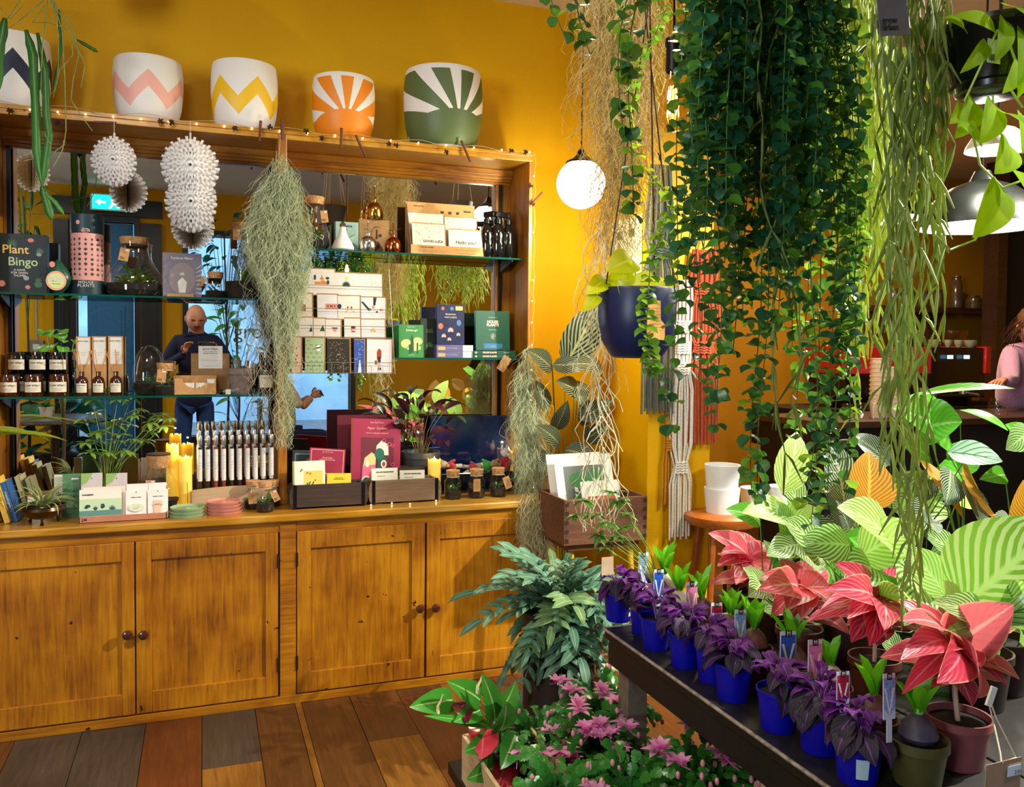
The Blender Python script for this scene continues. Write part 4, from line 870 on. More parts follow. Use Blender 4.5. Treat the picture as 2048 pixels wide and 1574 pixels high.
# card display
Yc = 3.735; x0, x1 = onY(822, 495, Yc).x, onY(966, 500, Yc).x; w = x1-x0; zl = onY(890, 492, Yc).z-SR1
t = thing('card_display', 'kraft counter display holding white seed cards', 'display', ((x0+x1)/2, Yc, SR1))
hb = onY(870, 404, 3.80).z-SR1
m = MB().box(-w/2, w/2, 0, .002, 0, zl).box(-w/2, w/2, 0, .10, 0, .002); m.box(-w/2-.004, w/2-.012, .098, .1, 0, hb).obj('back_panel', KR, t, smooth=False)
MB().add([(-w/2, 0, 0), (-w/2, .1, 0), (-w/2, .1, hb), (-w/2, 0, zl), (-w/2+.002, 0, 0), (-w/2+.002, .1, 0), (-w/2+.002, .1, hb), (-w/2+.002, 0, zl)], [(3, 2, 1, 0), (4, 5, 6, 7), (2, 3, 7, 6)]).obj('side_panel', KRD, t, smooth=False)
text('bloom', .013, (w*.36, .097, hb*.88), INK, t, off=.0006); text('How it grows', .009, (-w*.33, .097, hb*.93), INK, t, shear=.3)
decal(t, [[(-.009+c, hb*.86), (.009+c, hb*.86), (.006+c, hb*.81), (-.006+c, hb*.81)] for c in (w*.0, w*.11, w*.22)], .098, INK, 'printed_bowls'); text('This card is plantable!', .007, (-w*.28, -.001, zl*.78), INK, t, shear=.3); decal(t, lines(-w*.45, w*.0, [zl*.45, zl*.3])+lines(w*.1, w*.45, [zl*.6, zl*.25], .001), 0, INK)
def dcard(label, a, b_, yt_, yo, dots, txt=None, lean=-.16, kr=True, zb=.004):
    X0, X1 = onY(a, 460, Yc+yo).x, onY(b_, 460, Yc+yo).x; hh = onY((a+b_)/2, yt_, Yc+yo).z-SR1-zb; q = random.Random(a)
    c = thing('greeting_card', label, 'card', ((X0+X1)/2, Yc+yo, SR1+zb), rot=(lean, 0, 0), group='white seed cards in the kraft display'); W_ = X1-X0
    if kr: MB().box(-W_/2+.004, W_/2+.005, .0022, .003, 0, hh+.006).obj('envelope', KR, c, smooth=False)
    MB().box(-W_/2, W_/2, 0, .002, 0, hh).obj('card', WHT, c, smooth=False)
    if dots: decal(c, [blade(q.uniform(-W_*.42, W_*.38), hh*(.35+.6*q.random()), q.uniform(0, 3), .008, .0013) for i in range(dots)], 0, mat('#4A4A48', .6, var=0), 'printed_seeds')
    if txt: text(txt[0], txt[1], (txt[2]*W_, -.001, hh*txt[3]), INK, c, off=.0002, shear=txt[4])
dcard('white seed card at the back left of the display', 817, 890, 424, .05, 9); dcard('white seed card at the back right of the display', 892, 956, 433, .045, 8)
dcard('white card lettered good luck', 826, 891, 446, .012, 16, ('GOOD LUCK', .0160, .14, .42, 0)); dcard('white card lettered hello you', 899, 966, 459, .012, 0, ('Hello you!', .0235, .0, .50, .25))
for k, (cx_, yo, rz) in enumerate(((974, .02, 2.1), (996, .0, 3.5), (1016, .03, 4.3))):
    p, w, h = spot(cx_-14, 418, cx_+14, 511, 3.755+yo, SR1); r = w/2
    t = thing('spray_bottle', 'black trigger spray bottle, %s of three by the dresser side panel' % ('first', 'middle', 'last')[k], 'bottle', p, rz=rz, group='black spray bottles')
    MB().lathe([(0, 0), (r*.96, 0), (r, .003), (r, h*.52), (r*.8, h*.64), (r*.4, h*.72), (r*.4, h*.78), (0, h*.78)], 28).obj('bottle', BG, t)
    MB().lathe([(r*.5, h*.74), (r*.5, h*.84), (0, h*.84)], 20).obj('collar', BLK, t); MB().box(-.045, .018, -.009, .009, h*.88, h*1.0).box(-.008, .012, -.008, .008, h*.83, h*.9).obj('spray_head', BLK, t, bev=.004); MB().tube([(-.022, 0, h*.9), (-.030, 0, h*.82), (-.026, 0, h*.72)], .0035, 6).obj('trigger', BLK, t)
# ============================================================ LOWER RIGHT SHELF
def d_edin(t, w, h, y):
    decal(t, [el(-w*.2, h*.42, w*.22, h*.14), el(w*.26, h*.5, w*.2, h*.12), el(w*.1, h*.3, w*.3, h*.1)], y, mat('#B8C878', .6, var=0), 'printed_trees')
    decal(t, [[(-.004, h*.15), (.012, h*.15), (.011, h*.55), (.004, h*.72), (-.003, h*.55)], rc(-w*.1, h*.12, -w*.02, h*.4), rc(w*.22, h*.12, w*.28, h*.45)], y-.0004, mat('#1C4A28', .6, var=0), 'printed_tower')
    text('WEEKEND WALKS', .0045, (0, y-.001, h*.93), WHT, t); text('Edinburgh', .0135, (.002, y-.001, h*.83), WHT, t, shear=.25, off=.0001); text('Nick Gentry', .005, (0, y-.001, h*.08), WHT, t, shear=.2)
for k, dx in enumerate((-5, 0, 5)):
    p, w, h = spot(793+dx, 648, 843+dx, 714, 3.75-.005*k, SR2)
    book('green city walks book, %s of three slim copies' % ('rear', 'middle', 'front')[k], V((p.x, 3.775-.012*k, SR2)), w, h, .008, '#2F7A3A', (-.06, 0, .05*k-.05), front=d_edin if k == 2 else None, group='green city walks books')
def d_pl(t, w, h, y):
    decal(t, sprig(0, h*.28, .025, 7, .16, 3), y, mat('#3E7A3A', .6, var=0), 'printed_leaves'); text("PLANT\nLOVER'S", .0095, (0, y-.001, h*.68), mat('#8FA070', .5, var=0), t)
p, w, h = spot(842, 636, 874, 714, 3.80, SR2); book('very dark green plant book squeezed behind the city walks books', p, w*1.1, h, .012, '#14241A', (-.05, 0, 0), front=d_pl)
PURP = mat('#5E5A86', .45, var=.15, scale=20)
for k in range(2):
    p, w, h = spot(873, 701-k*16.5, 946, 715-k*16.5, 3.745); p.z = SR2+.030*k
    t = thing('postcard_box', 'lilac postcard box lying flat, %s one' % ('lower', 'upper')[k], 'box', p, group='flat lilac postcard boxes'); MB().box(-w/2, w/2, 0, .11, 0, .0295).obj('box', PURP, t, smooth=False, bev=.001)
    MB().box(w*.22, w*.5, -.0008, 0, .001, .0285).obj('white_panel', WHT, t, smooth=False); decal(t, [el(w*.36, .014, .001, .0015)], -.001, INK); text('POSTCARDS', .010, (-w*.08, -.001, .014), mat('#A8A4C8', .5, var=0), t); decal(t, [rc(-w*.46, .006, -w*.26, .022)], 0, mat('#B89A5A', .6, var=0))
p, w, h = spot(874, 609, 929, 684, 3.755); p.z = SR2+.0605; h = onY(900, 609, 3.755).z-p.z
t = thing('postcard_box', 'navy floral postcard box standing on the two lilac boxes', 'box', p, rot=(-.03, 0, 0)); MB().box(-w/2, w/2, 0, .03, 0, h).obj('box', mat('#1A2246', .4, var=.3, scale=30), t, smooth=False, bev=.001)
text('Botanicum', .0115, (0, -.001, h*.76), WHT, t, shear=.1); text('POSTCARDS', .0098, (0, -.001, h*.68), WHT, t, sp=1.1); 
fl_ = lambda x_, z_, s_: sprig(x_, z_, s_, 7, .2, 3.4)
decal(t, fl_(0, h*.34, .02)+fl_(-w*.25, h*.2, .016)+fl_(w*.28, h*.24, .014)+fl_(-w*.05, h*.12, .014), 0, mat('#D8A8A0', .6, var=0), 'printed_flowers'); decal(t, [el(-w*.36, h*.46, .012, .014), el(-w*.28, h*.9, .008, .008)], 0, mat('#C4604A', .6, var=0), 'printed_fruit'); decal(t, [rc(w*.18, h*.86, w*.44, h*.96)], 0, mat('#D8B06A', .6, var=0)); decal(t, [el(w*.3, h*.55, .011, .014), el(w*.05, h*.9, .009, .009)], 0, mat('#4A6AA0', .6, var=0), 'printed_flowers')
def hp(t, w, h, y):
    text('THE LITTLE BOOK OF', .0042, (0, y-.001, h*.83), WHT, t); text('HOUSE\nPLANTS', .0175, (0, y-.001, h*.68), mat('#F0C8B8', .5, var=0), t, off=.0006, line=.85); text('AND OTHER GREENERY', .0038, (0, y-.001, h*.52), WHT, t)
    o_ = MB(); [o_.tube([(x_, y-.001, z_) for x_, z_ in el(px, pz, .005, .005, 12)+el(px, pz, .005, .005, 12)[:1]], .0005, 4) for px, pz in ((-.006, h*.37), (.001, h*.40), (.007, h*.37), (0, h*.34), (.002, h*.30), (-.005, h*.32))]; tag(o_.obj('printed_plant', WHT, t), kind='stuff')
    decal(t, [[(-w*.28, h*.04), (w*.28, h*.04), (w*.28, h*.17), (-w*.28, h*.17), (-w*.25, h*.1)]], y, mat('#2F6A94', .6, var=0), 'printed_label'); text('emma sibley', .0045, (0, y-.001, h*.10), WHT, t)
for k in range(2):
    p, w, h = spot(947, 708, 1031, 716, 3.735); p.z = SR2+.0175*k
    t = thing('book', 'dark green plant book lying flat, %s copy, spine outward' % ('lower', 'upper')[k], 'book', p, group='flat green plant books'); MB().box(-w/2, w/2, 0, .13, 0, .0165).obj('cover', mat('#0E4436', .5, var=.05), t, smooth=False, bev=.001); text('HOUSE PLANTS', .0098, (-w*.12, -.001, .008), mat('#F0C8B8', .5, var=0), t, off=.0004); text('EMMA SIBLEY', .0045, (w*.28, -.001, .008), WHT, t); decal(t, [el(-w*.44, .008, .005, .005)], 0, SAGE)
p, w, h = spot(953, 622, 1022, 697, 3.76); p.z = SR2+.036; h = onY(988, 622, 3.76).z-p.z
book('dark green plant book standing upright on two flat copies', V((p.x, 3.79, p.z)), w, h, .018, '#0E4A3A', (-.06, 0, .03), front=hp)
t = tag(MB().box(-.05, .05, 0, .02, 0, .15).obj('box_file', BLK, None, (onY(947, 660, 3.86).x, 3.87, SR2), smooth=False), 'plain black box behind the postcard box on the book shelf', 'box')
q_ = onY(1016, 712, 3.70); t = thing('shelf_ticket', 'kraft ticket tilted below the flat green books at the shelf corner', 'ticket', (q_.x, 3.70, q_.z)); paper_tag(t, (0, 0, -.004), .042, .075, .55, words='', mt=KRD, sticker=False)
# ---- wire rack of greeting cards hung in the right bay
t = thing('card_rack', 'white wire rack of four tiers hung inside the right mirror bay', 'rack', (onY(682, 745, 3.72).x, 3.72, onY(682, 745, 3.70).z)); ro = t.location
WIR = mat('#8E8A82', .4, .6, var=0)
RX0, RX1 = onY(579, 740, 3.69).x-ro.x, onY(789, 740, 3.69).x-ro.x
tiers = [(3.685, 725, 746), (3.705, 652, 674), (3.722, 618, 638), (3.74, 572, 592)]
for k, (Y, yt_, yb_) in enumerate(tiers):
    z1, z0 = onY(680, yt_, Y).z-ro.z, onY(680, yb_, Y).z-ro.z; y = Y-ro.y-.006
    MB().tube([(RX0, y, z1), (RX1, y, z1)], .0013, 6).obj('rail', WIR, t); MB().tube([(RX0, y+.014, z0), (RX1, y+.014, z0)], .0013, 6).obj('rail', WIR, t)
    for i in range(9 if k == 0 else 0):
        x_ = RX0+(RX1-RX0)*(i+.5)/9; MB().tube([(x_, y, z1), (x_, y, z0), (x_, y+.014, z0)], .001, 5).obj('wire', WIR, t)
for x_ in (RX0, RX1):
    MB().tube([(x_*.93, .02, onY(680, 535, 3.74).z-ro.z), (x_, -.04, onY(680, 748, 3.7).z-ro.z)], .0010, 6).obj('side_wire', WIR, t)
    MB().tube([(x_*.93, .02, onY(680, 535, 3.74).z-ro.z), (x_*.93, .04, SR1-.02-ro.z), (x_*.93, .055, SR1-.012-ro.z)], .001, 5).obj('hanging_wire', WIR, t)
G = 'greeting cards in the wire rack'
def dim(c, k=.88): return '#%02X%02X%02X' % tuple(int(int(c[i:i+2], 16)*k) for i in (1, 3, 5))
DKG = mat('#1E3A22', .6, var=0); RED = mat('#A0261E', .6, var=0); BRN = mat('#7A3A1A', .6, var=0); ORG = mat('#C4783A', .6, var=0); YEL = mat('#D8BE2A', .6, var=0); ROSE = mat('#C0766A', .6, var=0)
def art(kind, t, w, h):
    d = lambda sh, m_, y=0: decal(t, sh, y, m_, 'printed_picture')
    b = h*.42
    if kind == 'pots': d([rc(-w*.3, b, -w*.05, b+.012), rc(-.004, b, .012, b+.018), rc(w*.1, b, w*.22, b+.012), el(0, b+.025, .008, .006), [(-.003, b+.03), (.003, b+.03), (0, b+.045)]], ORG); d([el(-w*.28, b+.03, .005, .012), el(w*.24, b+.01, .006, .010), el(w*.22, b+.028, .008, .006)], DKG, -.0003)
    if kind == 'aloe': d([el(0, h*.78, .007, .007)], YEL); d(sprig(0, b, .028, 9, .13, 2.8), DKG, -.0003)
    if kind == 'seeds': q = random.Random(3); d([blade(q.uniform(-w*.4, w*.35), h*q.uniform(.42, .93), q.uniform(0, 3), .004, .0006) for i in range(46)], INK)
    if kind == 'lemon': d([el(.008, h*.75, .008, .007)], YEL); d(sprig(.0, b, .012, 5), DKG)
    if kind == 'bag': d([rc(-w*.2, b-.01, w*.22, b+.018)], BRN); d([blade(-w*.15+.004*i, b+.016, 1.1+.14*i, .016, .0015) for i in range(7)], ROSE, -.0003)
    if kind == 'tape': d([rc(-w*.1, b, w*.5, b+.024)], ROSE); d([rc(0, b+.009, w*.4, b+.018)], BRN, -.0003); d([el(w*.1, b+.0135, .0025, .0025), el(w*.3, b+.0135, .0025, .0025)], WHT, -.0006)
    if kind == 'glasses': d([el(-w*.05, b+.012, .004, .005), el(w*.12, b+.012, .004, .005)], RED); d([rc(-w*.06, b, -w*.04, b+.008), rc(w*.11, b, w*.13, b+.008)], BRN); d([el(-w*.42, b+.016, .009, .011)], NAVY); d([[(-w*.2, b-.01), (-w*.06, b), (-w*.04, b+.002), (-w*.1, b-.01)], [(w*.3, b-.01), (w*.14, b), (w*.12, b+.002), (w*.22, b-.01)]], ROSE)
    if kind == 'hands': d([[(-w*.5, h*.8), (-w*.42, h*.82), (-w*.12, b+.006), (-w*.2, b)], [(w*.0, h), (w*.14, h), (w*.08, b+.024), (w*.0, b+.024)]], INK); d([el(.0, b+.016, .006, .007), el(w*.32, b+.006, .009, .006)], ROSE, -.0003); d([el(-w*.14, b+.006, .005, .006), el(w*.15, b-.004, .005, .004)], DKG, -.0006)
    if kind == 'flower': d([el(.004, b+.016, .005, .009)], RED); d([blade(-.004, b+.002, 2.2, .012, .003), blade(.0, b, 1.9, .014, .003)], DKG)
    if kind == 'figure': d([el(w*.3, b+.016, .003, .004), [(w*.1, b-.01), (w*.45, b-.01), (w*.35, b+.012)]], NAVY)
    if kind == 'tree': d([[(w*.05, b-.006), (w*.5, b-.006), (w*.3, b+.022)]], DKG); d([el(w*.25, b+.004, .0015, .0015), el(w*.35, b+.0, .0015, .0015)], RED, -.0003)
    if kind == 'mug': d([el(w*.12, b+.003, .009, .009)], ROSE); d([rc(-w*.08, b+.008, w*.3, b+.012)], INK, -.0003)
    if kind == 'house': d([rc(-.004, b-.01, .012, b+.008)], RED); d([[(-.007, b+.008), (.015, b+.008), (.011, b+.018), (-.003, b+.018)]], INK); d([rc(-.001, b-.004, .003, b+.004), rc(.006, b-.004, .010, b+.004)], WHT, -.0004)
    if kind == 'sparkle': d([[(-.014, b-.006), (.014, b-.006), (.004, b+.006), (0, b+.016), (-.004, b+.006)]], mat('#D8B04A', .5, var=0)); q = random.Random(1); d([el(q.uniform(-.011, .011), b+q.uniform(-.005, .003), .0015, .001, 6) for i in range(14)], BRN, -.0003)
    if kind == 'baubles': d([el(q_*.003, h*z_, .004, .005) for q_, z_ in ((0, .85), (0, .7), (.5, .5), (-1, .4), (0, .3))], RED)
    if kind == 'bird': q = random.Random(5); d([blade(-w*.42+w*.84*(i % 6)/5.5, h*.1+h*.8*(i//6)/7, .7 if (i+i//6) % 2 else 2.3, .008, .0014) for i in range(44)], DKG); d([el(w*.2, h*.72, .010, .013)], WHT, -.0004); d([[(w*.02, h*.73), (w*.12, h*.70), (w*.3, h*.72), (w*.34, h*.77), (w*.22, h*.745)]], INK, -.0008)
    if kind == 'meadow': q = random.Random(9); d([el(q.uniform(-w*.42, w*.42), h*q.uniform(.08, .92), .0011, .0011, 6) for i in range(60)], CREAM); d([blade(q.uniform(-w*.4, w*.3), h*q.uniform(.08, .9), q.uniform(0, 3), .006, .0012) for i in range(26)], mat('#B8502A', .6, var=0)); d([blade(q.uniform(-w*.4, w*.3), h*q.uniform(.08, .9), q.uniform(0, 3), .007, .0014) for i in range(30)], DKG, -.0001); text('MERRY\nCHRISTMAS', .0035, (0, -.001, h*.55), CREAM, t)
    if kind == 'snow': q = random.Random(2); d([el(q.uniform(-w*.4, w*.4), h*q.uniform(.4, .95), .002, .002, 6) for i in range(16)], mat('#9AB0DA', .6, var=0)); d([[(-.006, 0.004), (.010, .004), (.004, h*.4), (0, h*.4)]], WHT)
    if kind == 'kilt': d([rc(-.006, h*.33, .007, h*.5)], INK); d([rc(-.006, h*.5, .006, h*.72)], RED, -.0002); d([el(0, h*.8, .004, .006)], mat('#E0D8D0', .6, var=0)); d([rc(-.0045, h*.14, -.0015, h*.33), rc(.002, h*.14, .005, h*.33)], ROSE); d([rc(-.006, h*.10, -.001, h*.17), rc(.002, h*.10, .008, h*.17)], INK, -.0003); d([rc(-.019, h*.26, -.009, h*.38), rc(-.010, h*.4, -.006, h*.66), rc(.006, h*.45, .010, h*.68)], BRN, -.0001)
rows = [(3.752, 592, [(584, 619, 545, 'lemon', '#D8D2B8', 'lemon tree on cream'), (619, 669, 538, 'pots', '#EDE6E0', 'clay pots and cactus'), (669, 716, 546, 'aloe', '#EAE4DE', 'green aloe and yellow sun'), (716, 764, 548, 'seeds', '#E9E5DF', 'scattered black seeds')]),
        (3.735, 640, [(580, 624, 587, 'bag', '#E6DCCB', 'brown bag of pencils'), (635, 675, 589, 'tape', '#E4E0E2', 'pink cassette tape'), (676, 720, 592, 'glasses', '#E8DED2', 'two clinking wine glasses'), (722, 771, 595, 'hands', '#E4E2E2', 'hands making a toast')]),
        (3.718, 676, [(583, 606, 636, 'flower', '#E2DACA', 'red flower'), (606, 626, 635, 'figure', '#E2DCD2', 'small dark figure'), (627, 650, 637, 'tree', '#E4DACA', 'dotted fir tree'), (651, 681, 639, 'mug', '#E4DAD0', 'pink mug of cocoa'), (689, 721, 637, 'house', '#E2DCD4', 'little red house'), (723, 770, 639, 'sparkle', '#DEDCDC', 'gold beaded tree')]),
        (3.700, 747, [(584, 602, 675, 'baubles', '#D9B8A0', 'red baubles on pink'), (610, 648, 676, 'bird', '#A9BE92', 'black bird on sage leaves'), (656, 700, 678, 'meadow', '#2E2A1C', 'dark meadow sprinkled with gold'), (709, 729, 680, 'snow', '#3A56A8', 'blue snowy night'), (734, 783, 679, 'kilt', '#E6E2E2', 'man in a red waistcoat and kilt')])]
for (Y, yb_, cs) in rows:
    for (a, b_, yt_, k, col, nm_) in cs:
        A, B_ = onY(a, 640, Y), onY(b_, 640, Y); zb = onY(680, yb_, Y).z; zt = onY((a+b_)/2, yt_, Y).z; W_ = B_.x-A.x
        c = thing('greeting_card', 'rack card picturing %s' % nm_, 'card', ((A.x+B_.x)/2, Y, zb), rot=(-.05, rnd.uniform(-.015, .015), 0), group=G)
        MB().box(-W_/2-.0012, W_/2+.006, .0012, .0022, 0, zt-zb+.005).obj('envelope', KRD, c, smooth=False); MB().box(-W_/2, W_/2, 0, .0012, 0, zt-zb).obj('card', mat(dim(col), .4, var=.03, coat=.15), c, smooth=False)
        art(k, c, W_, zt-zb)
# ============================================================ COUNTER, RIGHT
OLD = woodmat('old_mould_wood', [(.3, '#1E130E'), (.55, '#3E2A20'), (.75, '#5C463A')], 'X', 5, 12, .75, 0, bump=.4); OLD2 = woodmat('pale_mould_wood', [(.3, '#5A4432'), (.55, '#8A6E54'), (.75, '#A48A6C')], 'X', 5, 12, .75, 0, bump=.4); IRON = mat('#15151A', .5, .7, var=.3)
def mould(label, a, b_, yt_, Yf, wood, ear, dp=.10, rz=0):
    A, B_ = onY(a, 990, Yf), onY(b_, 990, Yf); w = B_.x-A.x; h = onY((a+b_)/2, yt_, Yf).z-CT
    t = thing('brick_mould', label, 'box', ((A.x+B_.x)/2, Yf, CT), rz=rz)
    e = .020
    MB().box(-w/2+e, w/2-e, 0, .012, 0, h).obj('front_board', wood, t, smooth=False, bev=.002); MB().box(-w/2+e, w/2-e, dp-.012, dp, 0, h).obj('back_board', wood, t, smooth=False, bev=.002); MB().box(-w/2+e, w/2-e, 0, dp, 0, .008).obj('bottom_board', wood, t, smooth=False)
    for s in (-1, 1):
        MB().box(s*(w/2-e)-.005, s*(w/2-e)+.005, .012, dp-.012, .0, h*.97).obj('end_board', wood, t, smooth=False); MB().box(s*(w/2-e)-.007, s*(w/2-e)+.007, -.0015, .0, 0, h*1.005).obj('iron_band', IRON, t, smooth=False)
        M_ = Mx.Translation((s*(w/2-e), 0, h/2)); pts = [(s*(e+.002)*math.cos(x_), h*.5*math.sin(x_)) for x_ in [-PI/2+PI*i/10 for i in range(11)]]
        if s < 0: pts = pts[::-1]
        MB().poly(pts, .012, M=M_).obj('rounded_ear', wood, t, smooth=False); MB().poly(pts, .012, M=Mx.Translation((0, dp-.012, 0)) @ M_).obj('rounded_ear', wood, t, smooth=False)
    return t, w, h
mould('dark wooden brick mould at the middle post, holding cards', 580, 736, 968, 3.52, OLD, 0, .10); mould('pale wooden brick mould with iron bands, holding pop out cards', 738, 882, 959, 3.53, OLD2, 0, .10); mould('brown wooden brick mould behind the pale one', 745, 862, 936, 3.655, OLD, 0, .08)
def ccard(label, a, b_, yt_, Y, col, lean=-.12, tilt=0, deco=None, th=.003, name='greeting_card', cat='card', zb=.01, env=None, rz=0, n=1):
    W_ = onY(b_, 930, Y).x-onY(a, 930, Y).x; z1 = onY((a+b_)/2, yt_, Y).z; hh = z1-CT-zb
    for k in range(n):
        c = thing(name, label if n == 1 else label+', copy %s' % ('in front', 'behind the first', 'behind the second', 'rearmost')[k], cat, (onY((a+b_)/2, 930, Y).x-.0016*k, Y+(th+.0015)*k, CT+zb), rot=(lean, tilt, rz), group=(None if n == 1 else label))
        if env: MB().box(-W_/2-.003, W_/2-.002, th, th+.002, 0, hh).obj('envelope', mat(env, .6), c, smooth=False)
        MB().box(-W_/2, W_/2, 0, th, 0, hh).obj('card', mat(col, .5, var=.03), c, smooth=False)
        if deco and k == 0: deco(c, W_, hh)
def d_x6(t, w, h):
    decal(t, [rc(-w*.2, 0, w*.42, h*.78)], 0, mat('#EBC45A', .6, var=0), 'printed_panel'); text('x6', .014, (-w*.28, -.001, h*.80), INK, t, rot=(PI/2, -.6, 0))
    m = []
    for (x_, z_, s_) in ((-.012, .3, 1), (-.002, .3, 1.1), (.012, .3, 1.1), (.024, .3, .7)):
        m += [el(x_-.006*math.sin(i*.5)*s_, h*z_+.0052*i*s_, .0032, .0036, 8) for i in range(8)]
    decal(t, m, -.0004, mat('#2E5A34', .6, var=0), 'printed_cactus'); decal(t, sprig(.002, h*.7, .009, 5, .14, 2)+sprig(-.010, h*.72, .009, 5, .14, 2)+sprig(.022, h*.55, .008, 5), -.0007, mat('#C8502A', .6, var=0), 'printed_flower')
ccard('cream card pack of six with green cactuses', 590, 652, 923, 3.545, '#E6DEC8', deco=d_x6, env='#D8C890', n=3, rz=.04)
def d_yel(t, w, h): text('East End Press\nWooden Decorations', .0055, (0, -.001, h*.82), INK, t); decal(t, [el(.004+.004*math.cos(i), h*.5+.006*math.sin(i*1.7), .005, .004, 8) for i in range(6)], 0, mat('#4A3A2A', .6, var=0), 'printed_pug')
ccard('yellow card printed with a dark dog beside the cactus cards', 652, 702, 947, 3.575, '#D8BE2E', deco=d_yel, tilt=.06, rz=.12)
def d_wd(t, w, h):
    text('East End Press', .008, (0, -.001, h*.93), PINKP, t); text('WOODEN\nDECORATIONS', .0095, (0, -.001, h*.80), PINKP, t, line=.9)
    fr = lines; decal(t, [rc(-w*.46, .01, -w*.445, h*.97), rc(-w*.46, h*.965, w*.46, h*.975), rc(w*.445, .01, w*.46, h*.97), [(-w*.32, h*.66), (w*.4, h*.38), (w*.4, h*.36), (-w*.32, h*.64)], rc(-w*.33, h*.3, -w*.31, h*.66)], 0, PINKP, 'printed_lines'); decal(t, [[(-w*.28, h*.3), (-w*.28, h*.58), (w*.36, h*.34), (w*.36, h*.3)]], 0, mat('#3A0E1C', .6, var=0), 'printed_window'); decal(t, [el(w*.2, h*.34, .012, .010)], -.0004, mat('#C8302A', .6, var=0))
ccard('crimson decoration pack tilted in the dark brick mould', 613, 686, 897, 3.60, '#8E1638', deco=d_wd, tilt=.10, lean=-.2, rz=.05, name='decoration_pack', cat='pack'); 
def d_nv(t, w, h): decal(t, [rc(-w*.42, 0, -w*.40, h*.93), rc(-w*.42, h*.92, w*.45, h*.935), rc(-w*.1, h*.4, -w*.08, h*.7)], 0, mat('#8A949A', .6, var=0), 'printed_lines'); text('DECO', .009, (w*.1, -.001, h*.82), SAGE, t)
ccard('dark teal decoration pack beside the middle post', 583, 640, 901, 3.635, '#14262E', deco=d_nv, tilt=.05, lean=-.2, name='decoration_pack', cat='pack', n=2)
def d_pg(t, w, h):
    PK = mat('#E0607E', .6, var=0); 
    text('East End Press', .0105, (0, -.001, h*.945), PINKP, t); text('Paper Garland', .0155, (.002, -.001, h*.86), PINKP, t, shear=.15); text('POP-OUT GARLAND OF VEHICLES', .0066, (.002, -.001, h*.785), PINKP, t, off=.0001)
    decal(t, [rc(-w*.32, h*.02, w*.36, h*.72)], 0, mat('#5E0A26', .6, var=0), 'printed_window'); y = -.0012
    def P(sh, m_, yy): 
        for s_ in sh: MB().poly(s_, .001, M=Mx.Translation((0, yy, 0))).obj('paper_cutout', m_, t, smooth=False)
    P([[(-w*.02, h*.46), (-w*.0, h*.6), (w*.1, h*.68), (w*.24, h*.62), (w*.25, h*.46)]], CREAM, y); P([el(w*.06, h*.48, w*.10, h*.085)], mat('#0E5A4A', .6, var=0), y-.001); P([[(-w*.27, h*.3), (-w*.24, h*.42), (-w*.1, h*.5), (-.002, h*.46), (-w*.02, h*.3)]], mat('#E8B878', .6, var=0), y); P([[(-w*.3, h*.02), (-w*.28, h*.30), (-w*.02, h*.32), (w*.0, h*.02)]], PK, y-.0004)
    P([[(w*.0, h*.2), (w*.02, h*.42), (w*.2, h*.44), (w*.24, h*.2)]], mat('#0E4A4A', .6, var=0), y-.0006); P([el(-w*.2, h*.06, w*.11, h*.095), el(w*.17, h*.06, w*.16, h*.11)], CREAM, y-.0016); P([el(-w*.2, h*.06, w*.085, h*.075)], mat('#0E4A4A', .6, var=0), y-.0026); P([el(w*.17, h*.06, w*.13, h*.09)], PK, y-.0026); P([el(w*.15, h*.33, w*.06, h*.06), el(-w*.19, h*.33, w*.04, h*.05)], CREAM, y-.002); P([el(w*.15, h*.33, w*.03, h*.035)], RED, y-.003)
    m = MB(); [m.tube([(x_, y-.001, z_) for x_, z_ in el(a, b, r_, r_, 12)+el(a, b, r_, r_, 12)[:1]], .0016, 5) for a, b, r_ in ((w*.34, h*.32, .007), (w*.26, h*.62, .008), (w*.15, h*.68, .007), (w*.33, h*.60, .006))]; m.obj('paper_ring', PK, t)
    m = MB(); [m.tube([(w*.17, y-.0032, h*.06), (w*.17+w*.12*math.cos(a), y-.0032, h*.06+h*.085*math.sin(a))], .0006, 4) for a in [PI*i/8 for i in range(9)]]; m.obj('wheel_spoke', RED, t); MB().box(w*.36, w*.47, -.0008, 0, h*.93, h*.98).obj('price_sticker', WHT, t, smooth=False)
ccard('large crimson paper garland pack with cut out vehicles', 702, 802, 838, 3.67, '#93183E', deco=d_pg, th=.004, tilt=.055, lean=-.14, rz=.10, name='garland_pack', cat='pack', env='#C89A4A', zb=.055)
ccard('plain dark crimson pack standing behind the paper garland pack', 676, 775, 830, 3.735, '#5A0E22', th=.006, lean=-.05, name='garland_pack', cat='pack', zb=.03)
def d_pop(k):
    def f_(t, w, h):
        text('POP OUT DECORATION', .0068, (0, -.001, h*.88), INK, t, off=.0003); text('CHRISTMAS STAR' if k else 'CHRISTMAS ANIMALS', .0042, (-w*.15, -.001, h*.76), INK, t)
        if k: decal(t, [[(r_*math.cos(a)+.002, h*.5+r_*math.sin(a)) for r_, a in [((.022 if i % 2 == 0 else .010), PI/2+PI*i/5+.2) for i in range(10)]]], 0, mat('#E0C030', .6, var=0), 'printed_star')
        else: decal(t, [el(-w*.2, h*.5, .012, .008), el(w*.22, h*.5, .010, .010)], 0, mat('#C09068', .6, var=0), 'printed_animal')
    return f_
ccard('pop out card with a yellow star in the pale mould', 745, 797, 937, 3.56, '#E8E0CC', deco=d_pop(1), n=2); ccard('pop out card with brown animals in the pale mould', 801, 850, 941, 3.565, '#E8E0CC', deco=d_pop(0), n=2, tilt=.02)
